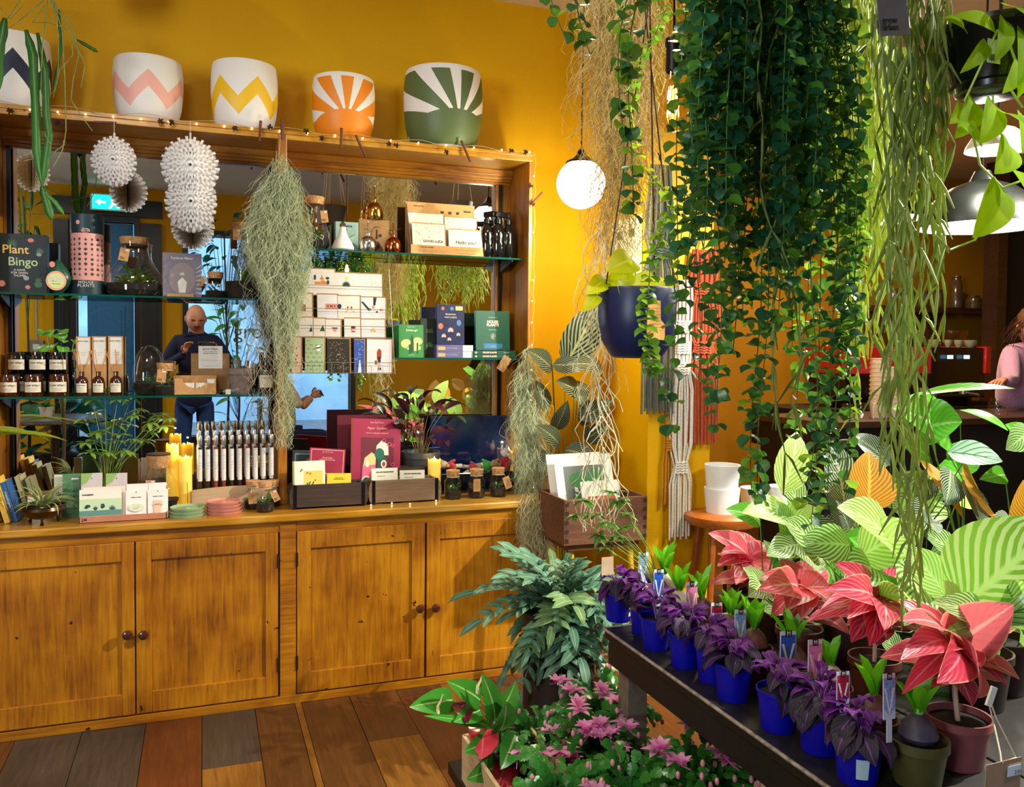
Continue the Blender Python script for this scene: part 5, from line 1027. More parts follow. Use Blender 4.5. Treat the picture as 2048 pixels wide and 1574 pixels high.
# dark calathea in grey pot
def potted(name, label, p, r, h, potc, soil=True, cat='plant', taper=.74, group=None, rimh=.14, rough=.5, rz=0):
    t = thing(name, label, cat, p, group=group, rz=rz)
    MB().lathe([(0, 0), (r*taper, 0), (r*(taper+.02), .003), (r*.93, h*(1-rimh)), (r, h*(1-rimh)), (r, h), (r*.93, h), (r*.9, h*(1-rimh)), (r*.85, h*.8), (0, h*.8)], 32).obj('pot', potc if not isinstance(potc, str) else mat(potc, rough, var=.06, bump=.05), t)
    if soil: MB().lathe([(r*.9, h*.86), (r*.5, h*.9), (0, h*.88)], 20).obj('soil', SOIL, t)
    return t
def blades(parent, lst, mt, shape='ovate', fold=.25, z0=.05, stem='#6A7A3A', cup=0, nl=8, wavy=0, sr=.0022, back=None, na=2, mid=True):
    """lst: (base x,y,z of blade, azimuth, elevation, roll, length, width, droop)"""
    stm = mat(stem, .5, var=.2)
    for i, (b, az, e, ro_, Lg, wd, dr_) in enumerate(lst):
        MB().leaf(Lg, wd, aim(b, az, e, ro_), shape, fold=fold, droop=dr_, nl=nl, cup=cup, wavy=wavy, seed=i, na=na).obj('leaf', mt[i % len(mt)] if isinstance(mt, list) else mt, parent)
        if sr:
            bb = V(b); g = V((bb.x*.12, bb.y*.12, z0)); MB().tube([g, g.lerp(bb, .5)+V((-bb.x*.12, -bb.y*.12, .02)), bb], sr, 5, sr*.7).obj('stem', stm, parent)
p, w, h = spot(806, 905, 882, 946, 3.74, CT); h = onY(840, 906, 3.70).z-CT
t = potted('calathea', 'dark maroon striped calathea in a grey pot beside the glowing candle', V((p.x, 3.77, CT)), w/2, h, '#3C3C3E')
CAD = leafmat('dark_calathea', '#1E2A1A', vein='#6A7A54', back='#3E1620', freq=7, ang=.8, trans=.15, rough=.35, width=.7); CAM = leafmat('maroon_calathea', '#3A1A24', vein='#5E2E38', back='#4A1626', freq=7, ang=.8, trans=.15, width=.65)
q = random.Random(11); ls = []
for (px, py, yo) in ((795, 820, -.05), (770, 795, -.02), (810, 800, -.03), (835, 770, 0), (850, 760, .02), (880, 800, -.02), (905, 825, 0), (870, 850, -.04), (888, 880, -.04), (820, 830, -.06), (845, 810, -.06), (862, 790, -.05), (790, 850, -.04), (858, 870, -.05), (830, 860, .02), (780, 820, .04), (900, 790, .05), (840, 790, .03), (812, 760, .04)):
    c_ = onY(px, py, 3.77+yo); b = V((c_.x-p.x, yo, c_.z-CT)); az = math.atan2(yo-.001+q.uniform(-.3, .1), b.x+q.uniform(-.03, .03)); ls.append((b*.82+V((0, 0, .01)), az, q.uniform(.5, 1.1), q.uniform(-.5, .5), q.uniform(.11, .15), q.uniform(.036, .05), q.uniform(.8, 2.0)))
blades(t, ls, [CAD, CAM, CAM], z0=h*.85, stem='#6A5A3A', fold=.35)
p, w, h = spot(856, 918, 881, 960, 3.64, CT); h = onY(868, 919, 3.64).z-CT; led_candle('lit wax candle in front of the grey calathea pot', p, w/2, h, pw=.3)
# enamel box with toys
x0, x1 = onY(880, 950, 3.69).x, onY(1040, 960, 3.69).x; w = x1-x0; h = onY(960, 946, 3.69).z-CT
t = thing('enamel_box', 'open black and midnight blue enamel box with its lid standing up', 'box', ((x0+x1)/2, 3.69, CT)); ENB = mat('#06091A', .12, var=.05, coat=1, spec=.8); ENL = mat('#071C48', .08, var=.25, scale=8, coat=1, spec=.9, bump=0)
MB().box(-w/2, w/2, 0, .003, 0, h).box(-w/2, w/2, .157, .16, 0, h).box(-w/2, -w/2+.003, 0, .16, 0, h).box(w/2-.003, w/2, 0, .16, 0, h).box(-w/2, w/2, 0, .16, 0, .003).box(-w/2+.003, w/2-.003, .003, .157, h*.90, h*.92).obj('box', ENB, t, smooth=False, bev=.001)
hl = onY(950, 832, 3.84).z-CT; MB().box(-w/2-.003, w/2+.003, .158, .185, h*.9, hl).obj('lid', ENL, t, smooth=False, bev=.006); MB().tube([(-w/2, -.001, h), (w/2, -.001, h)], .003, 8).obj('rolled_edge', ENB, t)
def toy(label, px, col, body, rot, big=1, ears=True, hat=None):
    big *= 1.45; p = onY(px, 938, 3.75); t = thing('felt_toy', label, 'toy', (p.x, 3.75, CT+h*.92+.017*big), rot=rot, group='felt toys lying in the enamel box')
    B2 = mat(body, .95, var=.3, scale=200, bump=.8, sheen=.5); C2 = mat(col, .95, var=.15, scale=200, bump=.6, sheen=.5); s = big
    MB().ball((0, 0, 0), .014*s, 12, 8, (1, .9, 1.3)).obj('jumper', C2, t); MB().ball((0, -.002, .026*s), .0105*s, 12, 8, (1, 1.05, .95)).ball((0, -.012*s, .023*s), .005*s, 8, 6).obj('head', B2, t)
    for sx in (-1, 1):
        MB().ball((sx*.007*s, .001, .036*s), .004*s, 8, 6, (.8, .5, 1.5)).obj('ear', B2, t); MB().tube([(sx*.010*s, -.002, .008*s), (sx*.021*s, -.006, -.004*s)], .0042*s, 7, .0035*s).obj('arm', C2, t); MB().tube([(sx*.007*s, -.002, -.014*s), (sx*.013*s, -.008, -.032*s)], .0052*s, 8, .006*s).obj('leg', B2, t)
        MB().ball((sx*.0035*s, -.0125*s, .029*s), .0012*s, 6, 4).obj('eye', INK, t)
    if hat: MB().lathe([(0, .055*s), (.004*s, .048*s), (.0095*s, .035*s), (.0105*s, .031*s)], 14).obj('hat', mat(hat, .9), t)
toy('red jumpered felt mouse lying at the candle end of the box', 901, '#A01018', '#B8AA98', (.3, -1.2, .2), 1.25); toy('grey felt mouse slumped in the middle of the box', 944, '#8A1018', '#8A7A6C', (.3, 1.4, .4), 1.0, hat='#E8E0D8'); toy('green jumpered felt bear lying next to the deer', 972, '#2C8A2C', '#A07A4A', (.4, 1.2, -.2), 1.2); toy('white and red felt deer sitting up in the box', 1010, '#A81420', '#D8D0C8', (.1, -.15, .5), 1.5)
p = onY(1017, 940, 3.80); led_candle('lit wax candle behind the felt deer', V((p.x, 3.80, CT+h*.925)), .024, onY(1017, 901, 3.80).z-CT-h*.925, pw=.45)
for k, (a, b_, tg) in enumerate(((889, 923, None), (936, 970, (-.012, .6)), (980, 1012, (.02, .62)))):
    p, w, hh = spot(a, 942, b_, 999, 3.575, CT); lab = ('corked bottle of dark moss nearest the pale brick mould', 'corked bottle of moss behind an upright kraft label', 'corked bottle of moss with a tilted kraft label near the counter end')[k]
    small_corked('corked_bottle', lab, p, w, hh, (tg[0], hh*tg[1]+.012) if tg else None, tilt=(0, .0, -.35)[k], ln=True, seed=60+k, tw=.032, th_=.056, group='corked moss bottles')
p = onY(1047, 990, 3.72); small_corked('corked_bottle', 'small glass bottle almost hidden behind the draped moss', V((p.x-.01, 3.72, CT)), .04, .08, None, seed=70)
# ============================================================ TOP OF THE DRESSER
def potmat(name, kind, c1, n=5, ph=0., u0=.75, v0=.32):
    m, nt, b, out = nodes(name); uv = N(nt, 'UVMap'); sp = N(nt, 'SeparateXYZ'); L(nt, uv.outputs[0], sp.inputs[0])
    def mth(op, a, b_=None, c=None):
        x_ = N(nt, 'Math', operation=op)
        for i, v_ in enumerate((a, b_, c)):
            if v_ is None: continue
            if isinstance(v_, (int, float)): x_.inputs[i].default_value = v_
            else: L(nt, v_, x_.inputs[i])
        return x_.outputs[0]
    u, v = sp.outputs[0], sp.outputs[1]
    if kind == 'zig':
        tri = mth('PINGPONG', mth('MULTIPLY_ADD', u, float(n), ph), .5); z = mth('MULTIPLY_ADD', tri, .62, .32)
        msk = mth('LESS_THAN', mth('ABSOLUTE', mth('SUBTRACT', v, z)), .13)
    else:
        du = mth('MULTIPLY', mth('SUBTRACT', u, u0), 3.3); dv = mth('SUBTRACT', v, v0-.45); ang = mth('ARCTAN2', du, mth('SUBTRACT', v, v0-.12)); rad = mth('SQRT', mth('ADD', mth('MULTIPLY', du, du), mth('MULTIPLY', mth('SUBTRACT', v, v0-.62), mth('SUBTRACT', v, v0-.62))))
        disc = mth('LESS_THAN', mth('ADD', v, mth('MULTIPLY', mth('MULTIPLY', du, du), .35)), v0+.03); st_ = mth('GREATER_THAN', mth('SINE', mth('MULTIPLY_ADD', ang, float(n)*2.0, ph)), -.25)
        msk = mth('MAXIMUM', disc, mth('MULTIPLY', st_, mth('LESS_THAN', v, .935)))
        msk = mth('MULTIPLY', msk, mth('GREATER_THAN', v, .03))
    mx = N(nt, 'Mix', data_type='RGBA'); L(nt, msk, mx.inputs['Factor']); mx.inputs['A'].default_value = hx('#E9E5E0'); mx.inputs['B'].default_value = hx(c1); L(nt, mx.outputs['Result'], b.inputs['Base Color']); b.inputs['Roughness'].default_value = .5
    return m
def planter(label, a, b_, yt_, kind, col, n, ph, u0=.75, yb_=None, v0=.32, Y=3.79):
    ZZ = 2.341; xm = (a+b_)/2; A, B_ = onY(a, yt_+40, Y), onY(b_, yt_+40, Y); r = (B_.x-A.x)/2*.985; h = onY(xm, yt_, Y-r).z-ZZ
    t = thing('ceramic_planter', label, 'planter', ((A.x+B_.x)/2, Y, ZZ), group='patterned ceramic planters')
    pr = [(.0, 0), (.66, 0), (.72, .004/h*1), (.80, .06), (.885, .16), (.95, .3), (.985, .46), (1, .62), (.995, .8), (.97, .93), (.955, .985), (.94, 1)]
    m = MB(); n_ = 64; vs = []; uv = []; fs = []
    for i in range(n_+1):
        aa = 2*PI*i/n_
        for (rr, zz) in pr: vs.append((r*rr*math.cos(aa), r*rr*math.sin(aa), h*zz)); uv.append((i/n_, zz))
    k = len(pr)
    for i in range(n_):
        for j in range(k-1): fs.append((i*k+j, (i+1)*k+j, (i+1)*k+j+1, i*k+j+1))
    m.add(vs, fs, uv).obj('pot', potmat('glaze_'+kind+col[1:], kind, col, n, ph, u0, v0), t)
    MB().lathe([(r*.94, h), (r*.90, h*.99), (r*.88, h*.6), (r*.7, h*.08), (0, h*.06)], 40).obj('inner_wall', WHT, t)
    return t, h, r
planter('white planter with navy zigzag band under the hanging cactus', -42, 104, 58, 'zig', '#0E1838', 5, .68)
planter('white planter with pale pink zigzag band', 223, 368, 105, 'zig', '#F0B0A2', 5.4, .40); planter('white planter with yellow zigzag band', 420, 557, 114, 'zig', '#ECBC10', 5.4, .16)
planter('small planter with orange sunburst', 623, 750, 141, 'sun', '#E8860C', 5.4, 1.4, .742, v0=.40); planter('large planter with olive green sunburst', 808, 963, 122, 'sun', '#56683C', 5.4, -.6, .775, v0=.42)
# garland
g = thing('fairy_light_garland', 'twine garland of tiny warm lights, cinnamon sticks and star anise along the hutch top', 'garland', (0, 3.636, 2.338)); TW = mat('#B8A078', .85, var=.2); CIN = woodmat('cinnamon_bark', [(.3, '#3A1C10'), (.6, '#6A3820'), (.8, '#8A5030')], 'Z', 20, 3, .8, 0, bump=.5); AN = mat('#2E140C', .7, var=.3); LEDM = mat('#FFE6A0', .4, var=0, emit=14, name='fairy_led')
xs = [-.80+.028*i for i in range(81)]; GX = 1.440
MB().tube([(x_, -.003+.004*math.sin(x_*40), .006+.007*math.sin(x_*23)) for x_ in xs if x_ < 1.43]+[(GX, 0, .0)]+[(GX+.002+.004*math.sin(i*1.9), .002, -.04*i) for i in range(1, 38)], .0011, 5).obj('wire', TW, g)
def gp(px, py): c_ = onY(px, py, 3.634); return V((c_.x, -.002, c_.z-2.338))
rl = random.Random(4)
for i in range(20):
    px = 60+55.5*i
    if px > 1060: break
    c_ = gp(px, 214+px*.0855); MB().ball(c_, .0036, 8, 5).obj('fairy_bulb', LEDM, g)
for (px, py) in ((1067, 352), (1066, 465), (1065, 560), (1064, 602), (1063, 645), (1063, 690), (1062, 740), (1062, 800), (1060, 860), (1064, 920), (1066, 975)): c_ = gp(px, py); MB().ball((c_.x+.002, -.002, c_.z), .0032, 8, 5).obj('fairy_bulb', LEDM, g)
for (px, py, a, Lg) in ((520, 263, .06, .085), (563, 258, 0, .075), (682, 277, .03, .085), (721, 293, -.45, .10), (931, 303, -.45, .10), (1074, 396, .75, .07), (210, 246, 1.5, .08), (565, 262, .1, .07)):
    c_ = gp(px, py); d = V((math.sin(a), 0, math.cos(a)))*Lg/2; MB().tube([c_-d+V((0, -.006, 0)), c_+d+V((0, -.006, 0))], .0055, 9).obj('cinnamon_stick', CIN, g)
for (px, py) in ((21, 223), (64, 232), (117, 246), (322, 243), (343, 246), (470, 258), (540, 255), (612, 263), (643, 277), (777, 288), (792, 291), (892, 305), (1022, 302), (1050, 305), (1060, 372), (1064, 408)):
    c_ = gp(px, py); m = MB()
    for i in range(8): a = 2*PI*i/8+rl.random(); m.tube([(c_.x, -.008, c_.z), (c_.x+.007*math.cos(a), -.011, c_.z+.007*math.sin(a)), (c_.x+.014*math.cos(a), -.008, c_.z+.014*math.sin(a))], [.002, .0035, .0008], 5)
    m.obj('star_anise', AN, g)
g2 = thing('counter_fairy_lights', 'thin wire of tiny warm lights lying along the counter edge before the pale mould', 'garland', (0, 3.49, CT)); cz = [onZ(735+i*10, 1006-i*.5, CT+.004) for i in range(18)]
MB().tube([(c_.x, min(c_.y, 3.515)-3.49+.004*math.sin(i*2), .004+.003*math.sin(i)) for i, c_ in enumerate(cz)], .0007, 4).obj('wire', BRASS, g2)
for px, py in ((781, 1004), (820, 1008), (866, 997), (742, 1010)): c_ = onZ(px, py, CT+.006); MB().ball((c_.x, min(c_.y, 3.515)-3.49, .006), .003, 8, 5).obj('fairy_bulb', LEDM, g2)
# paper snowflakes: fan-folded tissue, many sheets through one axis
SNW = leafmat('white_tissue', '#ECEAEA', trans=.45, rough=.9, var=0)
def snowflake(label, p, rx, rz_, string, seed=1, n=15):
    t = thing('paper_snowflake', label, 'snowflake', p, group='white paper snowflakes'); q = random.Random(seed)
    m = MB()
    for k in range(n):
        a = PI*k/n; M = Mx.Rotation(a, 4, 'Z'); pts = []; T = 26
        for i in range(T):
            th_ = 2*PI*i/T; 
            for (dt, rr) in ((-.07, .80), (-.045, .93), (-.05, 1.0), (.0, .955), (.05, 1.0), (.045, .93), (.07, .80)): pts.append((rx*rr*math.cos(th_+dt*.9), rz_*rr*math.sin(th_+dt*.9)))
        m.add([(0, 0, 0)]+[(x_, 0, z_) for x_, z_ in pts], [(0, i+1, (i+1) % len(pts)+1) for i in range(len(pts))], M=M)
    for k in range(7):   # fan-folded rings facing the room
        rr = .05+.13*k
        for i in range(22):
            a = 2*PI*i/22+k*.14; c, s = math.cos(a), math.sin(a); yy = -rx*math.sqrt(max(0, 1-rr*rr*.9))*.8-.002
            m.add([(rx*rr*c-.003*s, yy, rz_*rr*s+.003*c), (rx*rr*c+.003*s, yy, rz_*rr*s-.003*c), (rx*(rr+.17)*c+.0055*s, yy+.010, rz_*(rr+.17)*s-.0055*c), (rx*(rr+.17)*c-.0055*s, yy+.010, rz_*(rr+.17)*s+.0055*c)], [(0, 1, 2, 3)])
    m.obj('pleated_paper', SNW, t, smooth=False); MB().tube([(0, -.002, rz_*.9), (0, -.002, rz_*.9+string)], .0014, 5).obj('hanging_string', STRG, t); MB().box(-.004, .004, -.0015, .0015, rz_*.95, rz_*1.2).obj('paper_tab', SNW, t, smooth=False)
def flake(label, px, py, rpx, rpy, Y, top, seed):
    c_ = onY(px, py, Y); r1 = onY(px+rpx, py, Y).x-c_.x; r2 = c_.z-onY(px, py+rpy, Y).z; snowflake(label, c_, r1, r2, top-c_.z-r2*.9, seed)
flake('round white paper snowflake hanging nearer the cactus', 229, 325, 46, 49, 3.60, 2.33, 1); flake('upper large white paper snowflake on the string left of the post', 381, 338, 58, 60, 3.60, 2.33, 2); flake('lower white paper snowflake right under the large upper one', 382, 408, 52, 58, 3.605, onY(381, 385, 3.6).z, 3)
c_ = mir(62, 345, 3.385); snowflake('white paper snowflake hung off the left side of the dresser, seen in the mirror', c_, .075, .085, .2, 4)
# hanging epiphyllum cactus
CTM = leafmat('cactus_stem', '#2A5A26', tip='#3E7A30', mid='#6A9A4A', trans=.1, rough=.4); CTP = leafmat('pale_cactus_stem', '#8FA070', trans=.15)
hub = onY(100, -40, 3.45)
t = thing('hanging_cactus', 'leafless orchid cactus trailing long notched green stems over the hutch corner', 'plant', hub)
MB().lathe([(0, 0), (.07, 0), (.09, .12), (.08, .12), (.07, .1), (0, .1)], 24).obj('pot', mat('#3A2A1C', .7), t)
for s in (-1, 1): MB().tube([(s*.085, 0, .11), (0, 0, H-hub.z)], .0015, 5).obj('cord', TW, t)
def strapstem(pts, w, name='flat_stem', mt=CTM):
    P_ = [onY(a, b, 3.45+y) - hub for a, b, y in pts]; m = MB(); vs = []; uv = []; n = 0
    fine = []
    for i in range(len(P_)-1):
        for k in range(8): fine.append(P_[i].lerp(P_[i+1], k/8))
    fine.append(P_[-1]); N_ = len(fine)
    for i, q_ in enumerate(fine):
        t_ = i/(N_-1); ww = w/2*min(1, .35+t_*4)*min(1, (1-t_)*6+.15)*(1+.16*(abs((i*.5) % 2-1)-.5)); d = fine[min(i+1, N_-1)]-fine[max(0, i-1)]; s_ = V((d.z, 0, -d.x)).normalized()
        for j in (-1, 0, 1): vs.append(q_+s_*ww*j+V((0, -.003 if j == 0 else 0, 0))); uv.append((.5+j/2, t_))
    m.add(vs, [(i*3+j, i*3+j+1, (i+1)*3+j+1, (i+1)*3+j) for i in range(N_-1) for j in range(2)], uv); m.obj(name, mt, t, solid=.0015)
strapstem([(52, 60, 0), (66, 110, -.01), (72, 230, -.01), (74, 300, -.01), (85, 375, 0)], .030); strapstem([(75, 66, 0), (90, 140, -.02), (93, 230, -.02), (98, 270, -.02), (90, 330, -.01), (84, 372, 0)], .026); strapstem([(84, 372, 0), (92, 400, 0), (104, 440, 0)], .028); strapstem([(10, 36, 0), (-2, 100, 0), (-6, 190, 0)], .034); strapstem([(88, 385, 0), (110, 405, 0), (128, 430, 0)], .016)
for pts in ([(100, -20, 0), (124, 60, 0), (130, 160, 0), (132, 260, 0), (128, 290, 0), (100, 310, 0), (48, 322, 0)], [(95, 0, 0), (85, 90, -.02), (82, 180, -.02), (95, 240, -.02), (90, 270, -.02), (102, 290, -.02)], [(98, -10, 0), (150, 60, 0), (158, 110, 0), (146, 160, 0), (142, 200, 0), (165, 235, 0), (185, 262, 0)], [(90, 10, 0), (65, 45, 0), (100, 45, 0), (140, 60, 0), (146, 110, 0), (120, 140, 0), (106, 195, 0)], [(88, 0, 0), (40, 40, 0), (12, 60, 0)], [(105, 0, 0), (118, 70, 0), (116, 150, 0), (110, 180, 0), (102, 188, 0)], [(100, 0, 0), (135, 50, 0), (170, 130, 0), (162, 175, 0)], [(40, 0, 0), (15, 38, 0), (-10, 55, 0)], [(0, 15, 0), (20, 38, 0), (45, 12, 0)], [(128, 280, 0), (125, 300, 0), (106, 334, 0)]):
    MB().tube([onY(a, b, 3.45+y)-hub for a, b, y in pts], .0022, 5, .0015).obj('round_stem', mat('#7A8A4A', .6, var=.3), t)
strapstem([(155, 80, 0), (180, 95, 0), (196, 104, 0)], .012); strapstem([(118, 20, .02), (122, 100, .02), (106, 185, .02)], .010)
# ---- Spanish moss
def moss(name, label, top, prof, n, col, thick, seed, step=.02, segs=(6, 16), curl=.9, cat='plant', group=None, hang=None, out=.0):
    """prof: list of (dz below the top, centre dx, radius)"""
    t = thing(name, label, cat, top, group=group); q = random.Random(seed); m = MB(); tot = prof[-1][0]
    def at(dz):
        for i in range(len(prof)-1):
            a, b = prof[i], prof[i+1]
            if dz <= b[0]: k = (dz-a[0])/(b[0]-a[0]); return a[1]+(b[1]-a[1])*k, a[2]+(b[2]-a[2])*k
        return prof[-1][1], prof[-1][2]
    for i in range(n):
        for _ in range(9):
            z = q.random()*tot*.97; cx_, r = at(z)
            if q.random() < (r/max(pp[2] for pp in prof))**2+.004: break
        a = q.uniform(0, 2*PI); rr = r*q.random()**.6; ph = q.uniform(0, 6); x_, y_ = cx_+rr*math.cos(a), rr*math.sin(a)*.6; pts = []; d = V((q.uniform(-1, 1)*.7, q.uniform(-.5, .5), -1)).normalized(); P_ = V((x_, y_, -z))
        for k in range(q.randint(*segs)):
            pts.append(P_.copy()); d = (d+V((q.uniform(-curl, curl), q.uniform(-curl, curl)*.7, -.35+q.uniform(-.2, .35)))).normalized(); P_ = P_+d*step
            c2, r2 = at(-P_.z)
            if abs(P_.x-c2) > r2*1.1+.01+out: d.x -= .7*math.copysign(1, P_.x-c2)
            if -P_.z > tot: break
        if len(pts) > 2: m.tube(pts, thick, 3, thick*.5, caps=False)
    tag(m.obj('moss_strands', mat(col, .75, var=.3, scale=40), t), kind='stuff')
    if hang: MB().tube([V((0, 0, -.02)), V(hang)-V(top)], .0012, 5).obj('hanging_string', TW, t)
    return t
def mossp(pts, Y, name, label, n, col, thick, seed, **k):
    c0 = onY((pts[0][0]+pts[0][1])/2, pts[0][2], Y); pr = []
    for (a, b, y) in pts: A, B_ = onY(a, y, Y), onY(b, y, Y); pr.append((c0.z-A.z, (A.x+B_.x)/2-c0.x, max(.004, (B_.x-A.x)/2)))
    return moss(name, label, c0, pr, n, col, thick, seed, **k)
mossp([(550, 566, 300), (532, 592, 335), (505, 604, 390), (497, 612, 450), (506, 608, 510), (532, 602, 560), (552, 590, 620), (560, 582, 700), (562, 580, 800), (562, 576, 900)], 3.585, 'spanish_moss', 'thick grey green beard of air plant moss hanging on the middle post', 3000, '#A3AC86', .0010, 3, hang=(onY(562, 256, 3.64)))
mossp([(505, 540, 520), (490, 545, 600), (495, 545, 680), (510, 545, 760), (520, 550, 860)], 3.60, 'spanish_moss', 'sparse moss strands dangling beside the dark bottle', 90, '#A8A088', .0008, 5, step=.024)
mossp([(1048, 1066, 690), (1032, 1076, 740), (1028, 1080, 850), (1040, 1084, 940), (1036, 1090, 1000)], 3.60, 'spanish_moss', 'grey green moss hanging on the right end of the hutch above the counter', 1500, '#AEB690', .00085, 7)
mossp([(1040, 1086, 985), (1042, 1100, 1030), (1050, 1088, 1090), (1056, 1080, 1150), (1060, 1078, 1190)], 3.41, 'spanish_moss', 'tangled moss tail falling over the counter end down the cupboard', 800, '#B8AE80', .00085, 8)
# ============================================================ RIGHT OF THE DRESSER
def leaf2(parent, p0, p1, wd, mt, shape='ovate', hint=None, droop=.5, fold=.2, cup=0, wavy=.0, seed=0, nl=9, name='leaf', na=3, solid=0):
    p0, p1 = V(p0), V(p1); d = p1-p0; Lg = d.length; x = d.normalized(); h = V(hint) if hint is not None else V((0, -.55, .8)); z = (h-x*h.dot(x)).normalized(); y = z.cross(x)
    M = Mx((x, y, z)).transposed().to_4x4(); M.translation = p0; M = M @ Mx.Rotation(-droop*.5, 4, 'Y')
    return MB().leaf(Lg*(1+droop*droop/22), wd, M, shape, fold=fold, droop=droop, nl=nl, cup=cup, wavy=wavy, seed=seed, na=na).obj(name, mt, parent)
def lf(parent, org, b, tp, wpx, mt, **k):
    """leaf between two pixels with depths: b=(px,py,Y), tp=(px,py,Y); wpx width in photo pixels; stem down to org when given"""
    P0, P1 = onY(*b), onY(*tp); dep = -(RW.transposed() @ (P0.lerp(P1, .5)-EYE)).z; w = wpx/FP*dep
    st_ = k.pop('stem', None); o = V(parent.location)
    l = leaf2(parent, P0-o, P1-o, w, mt, **k)
    if st_ is not None:
        g = V(st_); MB().tube([g, g.lerp(P0-o, .55)+V((0, 0, .02)), P0-o], .0024, 5, .0018).obj('stem', k.get('stm') or STEMG, parent)
    return l
STEMG = mat('#5A7A30', .5, var=.2)
CALD = leafmat('striped_dark_calathea', '#1A2214', vein='#70785C', back='#4A2A34', freq=9, ang=1.0, trans=.15, rough=.3, width=.55, mid='#8A8C60')
p0 = V((1.66, 3.74, 0))
t = thing('floor_calathea', 'tall dark calathea with silver striped leaves standing between dresser and yellow pillar', 'plant', p0)
MB().lathe([(0, 0), (.09, 0), (.12, .22), (.11, .22), (.10, .2), (0, .2)], 28).obj('pot', mat('#1C1A1A', .6), t)
HC = (-.1, -1, .35)
for i, (b, tp, w) in enumerate([((1130, 732, 3.6), (1200, 602, 3.62), 74), ((1205, 735, 3.6), (1130, 730, 3.4), 40), ((1105, 730, 3.6), (1180, 736, 3.5), 38), ((1104, 738, 3.62), (1050, 700, 3.5), 44), ((1155, 785, 3.6), (1110, 762, 3.5), 44), ((1150, 760, 3.65), (1160, 812, 3.5), 46), ((1095, 820, 3.6), (1070, 760, 3.55), 32), ((1175, 850, 3.65), (1160, 790, 3.6), 44), ((1120, 890, 3.6), (1070, 850, 3.5), 40), ((1170, 880, 3.6), (1215, 850, 3.5), 40), ((1130, 900, 3.6), (1190, 915, 3.5), 44), ((1100, 900, 3.6), (1080, 960, 3.5), 40), ((1160, 840, 3.6), (1225, 800, 3.6), 38), ((1110, 860, 3.6), (1135, 800, 3.5), 36)]):
    lf(t, None, b, tp, w, CALD, hint=HC, droop=.5, seed=i, stem=(0, 0, .2), fold=.15)
CRW = woodmat('old_crate_wood', [(.3, '#3A2012'), (.55, '#6A4026'), (.75, '#8A5C38')], 'X', 5, 12, .7, 0, bump=.4)
Yk = 3.13; A, B_ = onY(1131, 1040, Yk), onY(1292, 1035, Yk); w = B_.x-A.x; zb, zt = onY(1200, 1087, Yk).z, onY(1200, 997, Yk).z; h = zt-zb
t = thing('wooden_crate', 'dovetailed brown wooden crate of framed prints standing on a stool by the pillar', 'crate', ((A.x+B_.x)/2, Yk, zb)); kx = t.location.x
MB().box(-w/2, w/2, 0, .012, 0, h).obj('front_board', CRW, t, smooth=False, bev=.002); MB().box(-w/2, w/2, .27, .282, 0, h).obj('back_board', CRW, t, smooth=False); MB().box(-w/2, w/2, .012, .27, 0, .01).obj('bottom_board', CRW, t, smooth=False)
for s in (-1, 1): MB().box(s*w/2-.006, s*w/2+.006, .0, .282, 0, h).obj('end_board', CRW, t, smooth=False, bev=.002)
m = MB()
for s in (-1, 1):
    for i in range(5): m.box(s*(w/2-.006)-.008, s*(w/2-.006)+.008, -.0008, .0, h*(.06+.2*i), h*(.15+.2*i))
tag(m.obj('dovetail_joints', mat('#2A160C', .8), t, smooth=False), kind='stuff')
def mount(label, a, b_, yt_, Y, deco, lean=-.30, tilt=-.02, g='framed prints in the crate'):
    W_ = onY(b_, 960, Y).x-onY(a, 960, Y).x; hh = (onY((a+b_)/2, yt_, Y).z-zb-.02)/math.cos(lean)
    c = thing('mounted_print', label, 'print', (onY((a+b_)/2, 990, Y).x, Y, zb+.02), rot=(lean, tilt, 0), group=g); MB().box(-W_/2, W_/2, 0, .004, 0, hh).obj('mount', WHT, c, smooth=False); deco(c, W_, hh)
def pr1(c, w, h): 
    d = lambda sh, cc, y=0: decal(c, sh, y, mat(cc, .6, var=0), 'printed_picture')
    d([rc(-w*.36, h*.12, w*.34, h*.86)], '#5E625C'); d([rc(-w*.2, h*.2, w*.3, h*.66)], '#D8D8D0', -.0003); d([el(-w*.12, h*.68, w*.16, h*.1), el(w*.18, h*.7, w*.13, h*.12)]+sprig(-w*.05, h*.45, h*.2, 9, .1, 4)+sprig(w*.16, h*.5, h*.18, 9, .1, 4), '#2E6A34', -.0006)
def pr2(c, w, h):
    decal(c, [rc(-w*.36, h*.3, w*.36, h*.72)], 0, mat('#B8442A', .6, var=0), 'printed_picture'); decal(c, [el(0, h*.52, w*.16, h*.12)]+sprig(0, h*.45, h*.2, 7), -.0004, mat('#5A7A34', .6, var=0), 'printed_picture')
mount('white mounted print rearmost in the crate', 1112, 1222, 912, 3.30, lambda c, w, h: None); mount('white mounted print of hanging plants leaning in the crate', 1128, 1243, 915, 3.24, pr1); mount('small white mounted print with a red picture at the crate front', 1176, 1252, 966, 3.19, pr2)
t = thing('wooden_stool', 'stool with chipped yellow painted legs carrying the crate', 'stool', (kx, Yk+.14, 0)); YP = mat('#C89A1C', .5, var=.4, scale=30)
MB().box(-w/2+.02, w/2-.02, -.12, .12, zb-.03, zb).obj('seat', CRW, t, smooth=False, bev=.004)
for sx in (-1, 1):
    for sy in (-1, 1): MB().tube([(sx*(w/2-.05), sy*.09, zb-.03), (sx*(w/2-.02), sy*.12, 0)], .014, 10).obj('leg', YP, t)
for sy in (-1, 1): MB().tube([(-w/2+.04, sy*.11, .15), (w/2-.04, sy*.11, .15)], .009, 8).obj('rung', CRW, t)
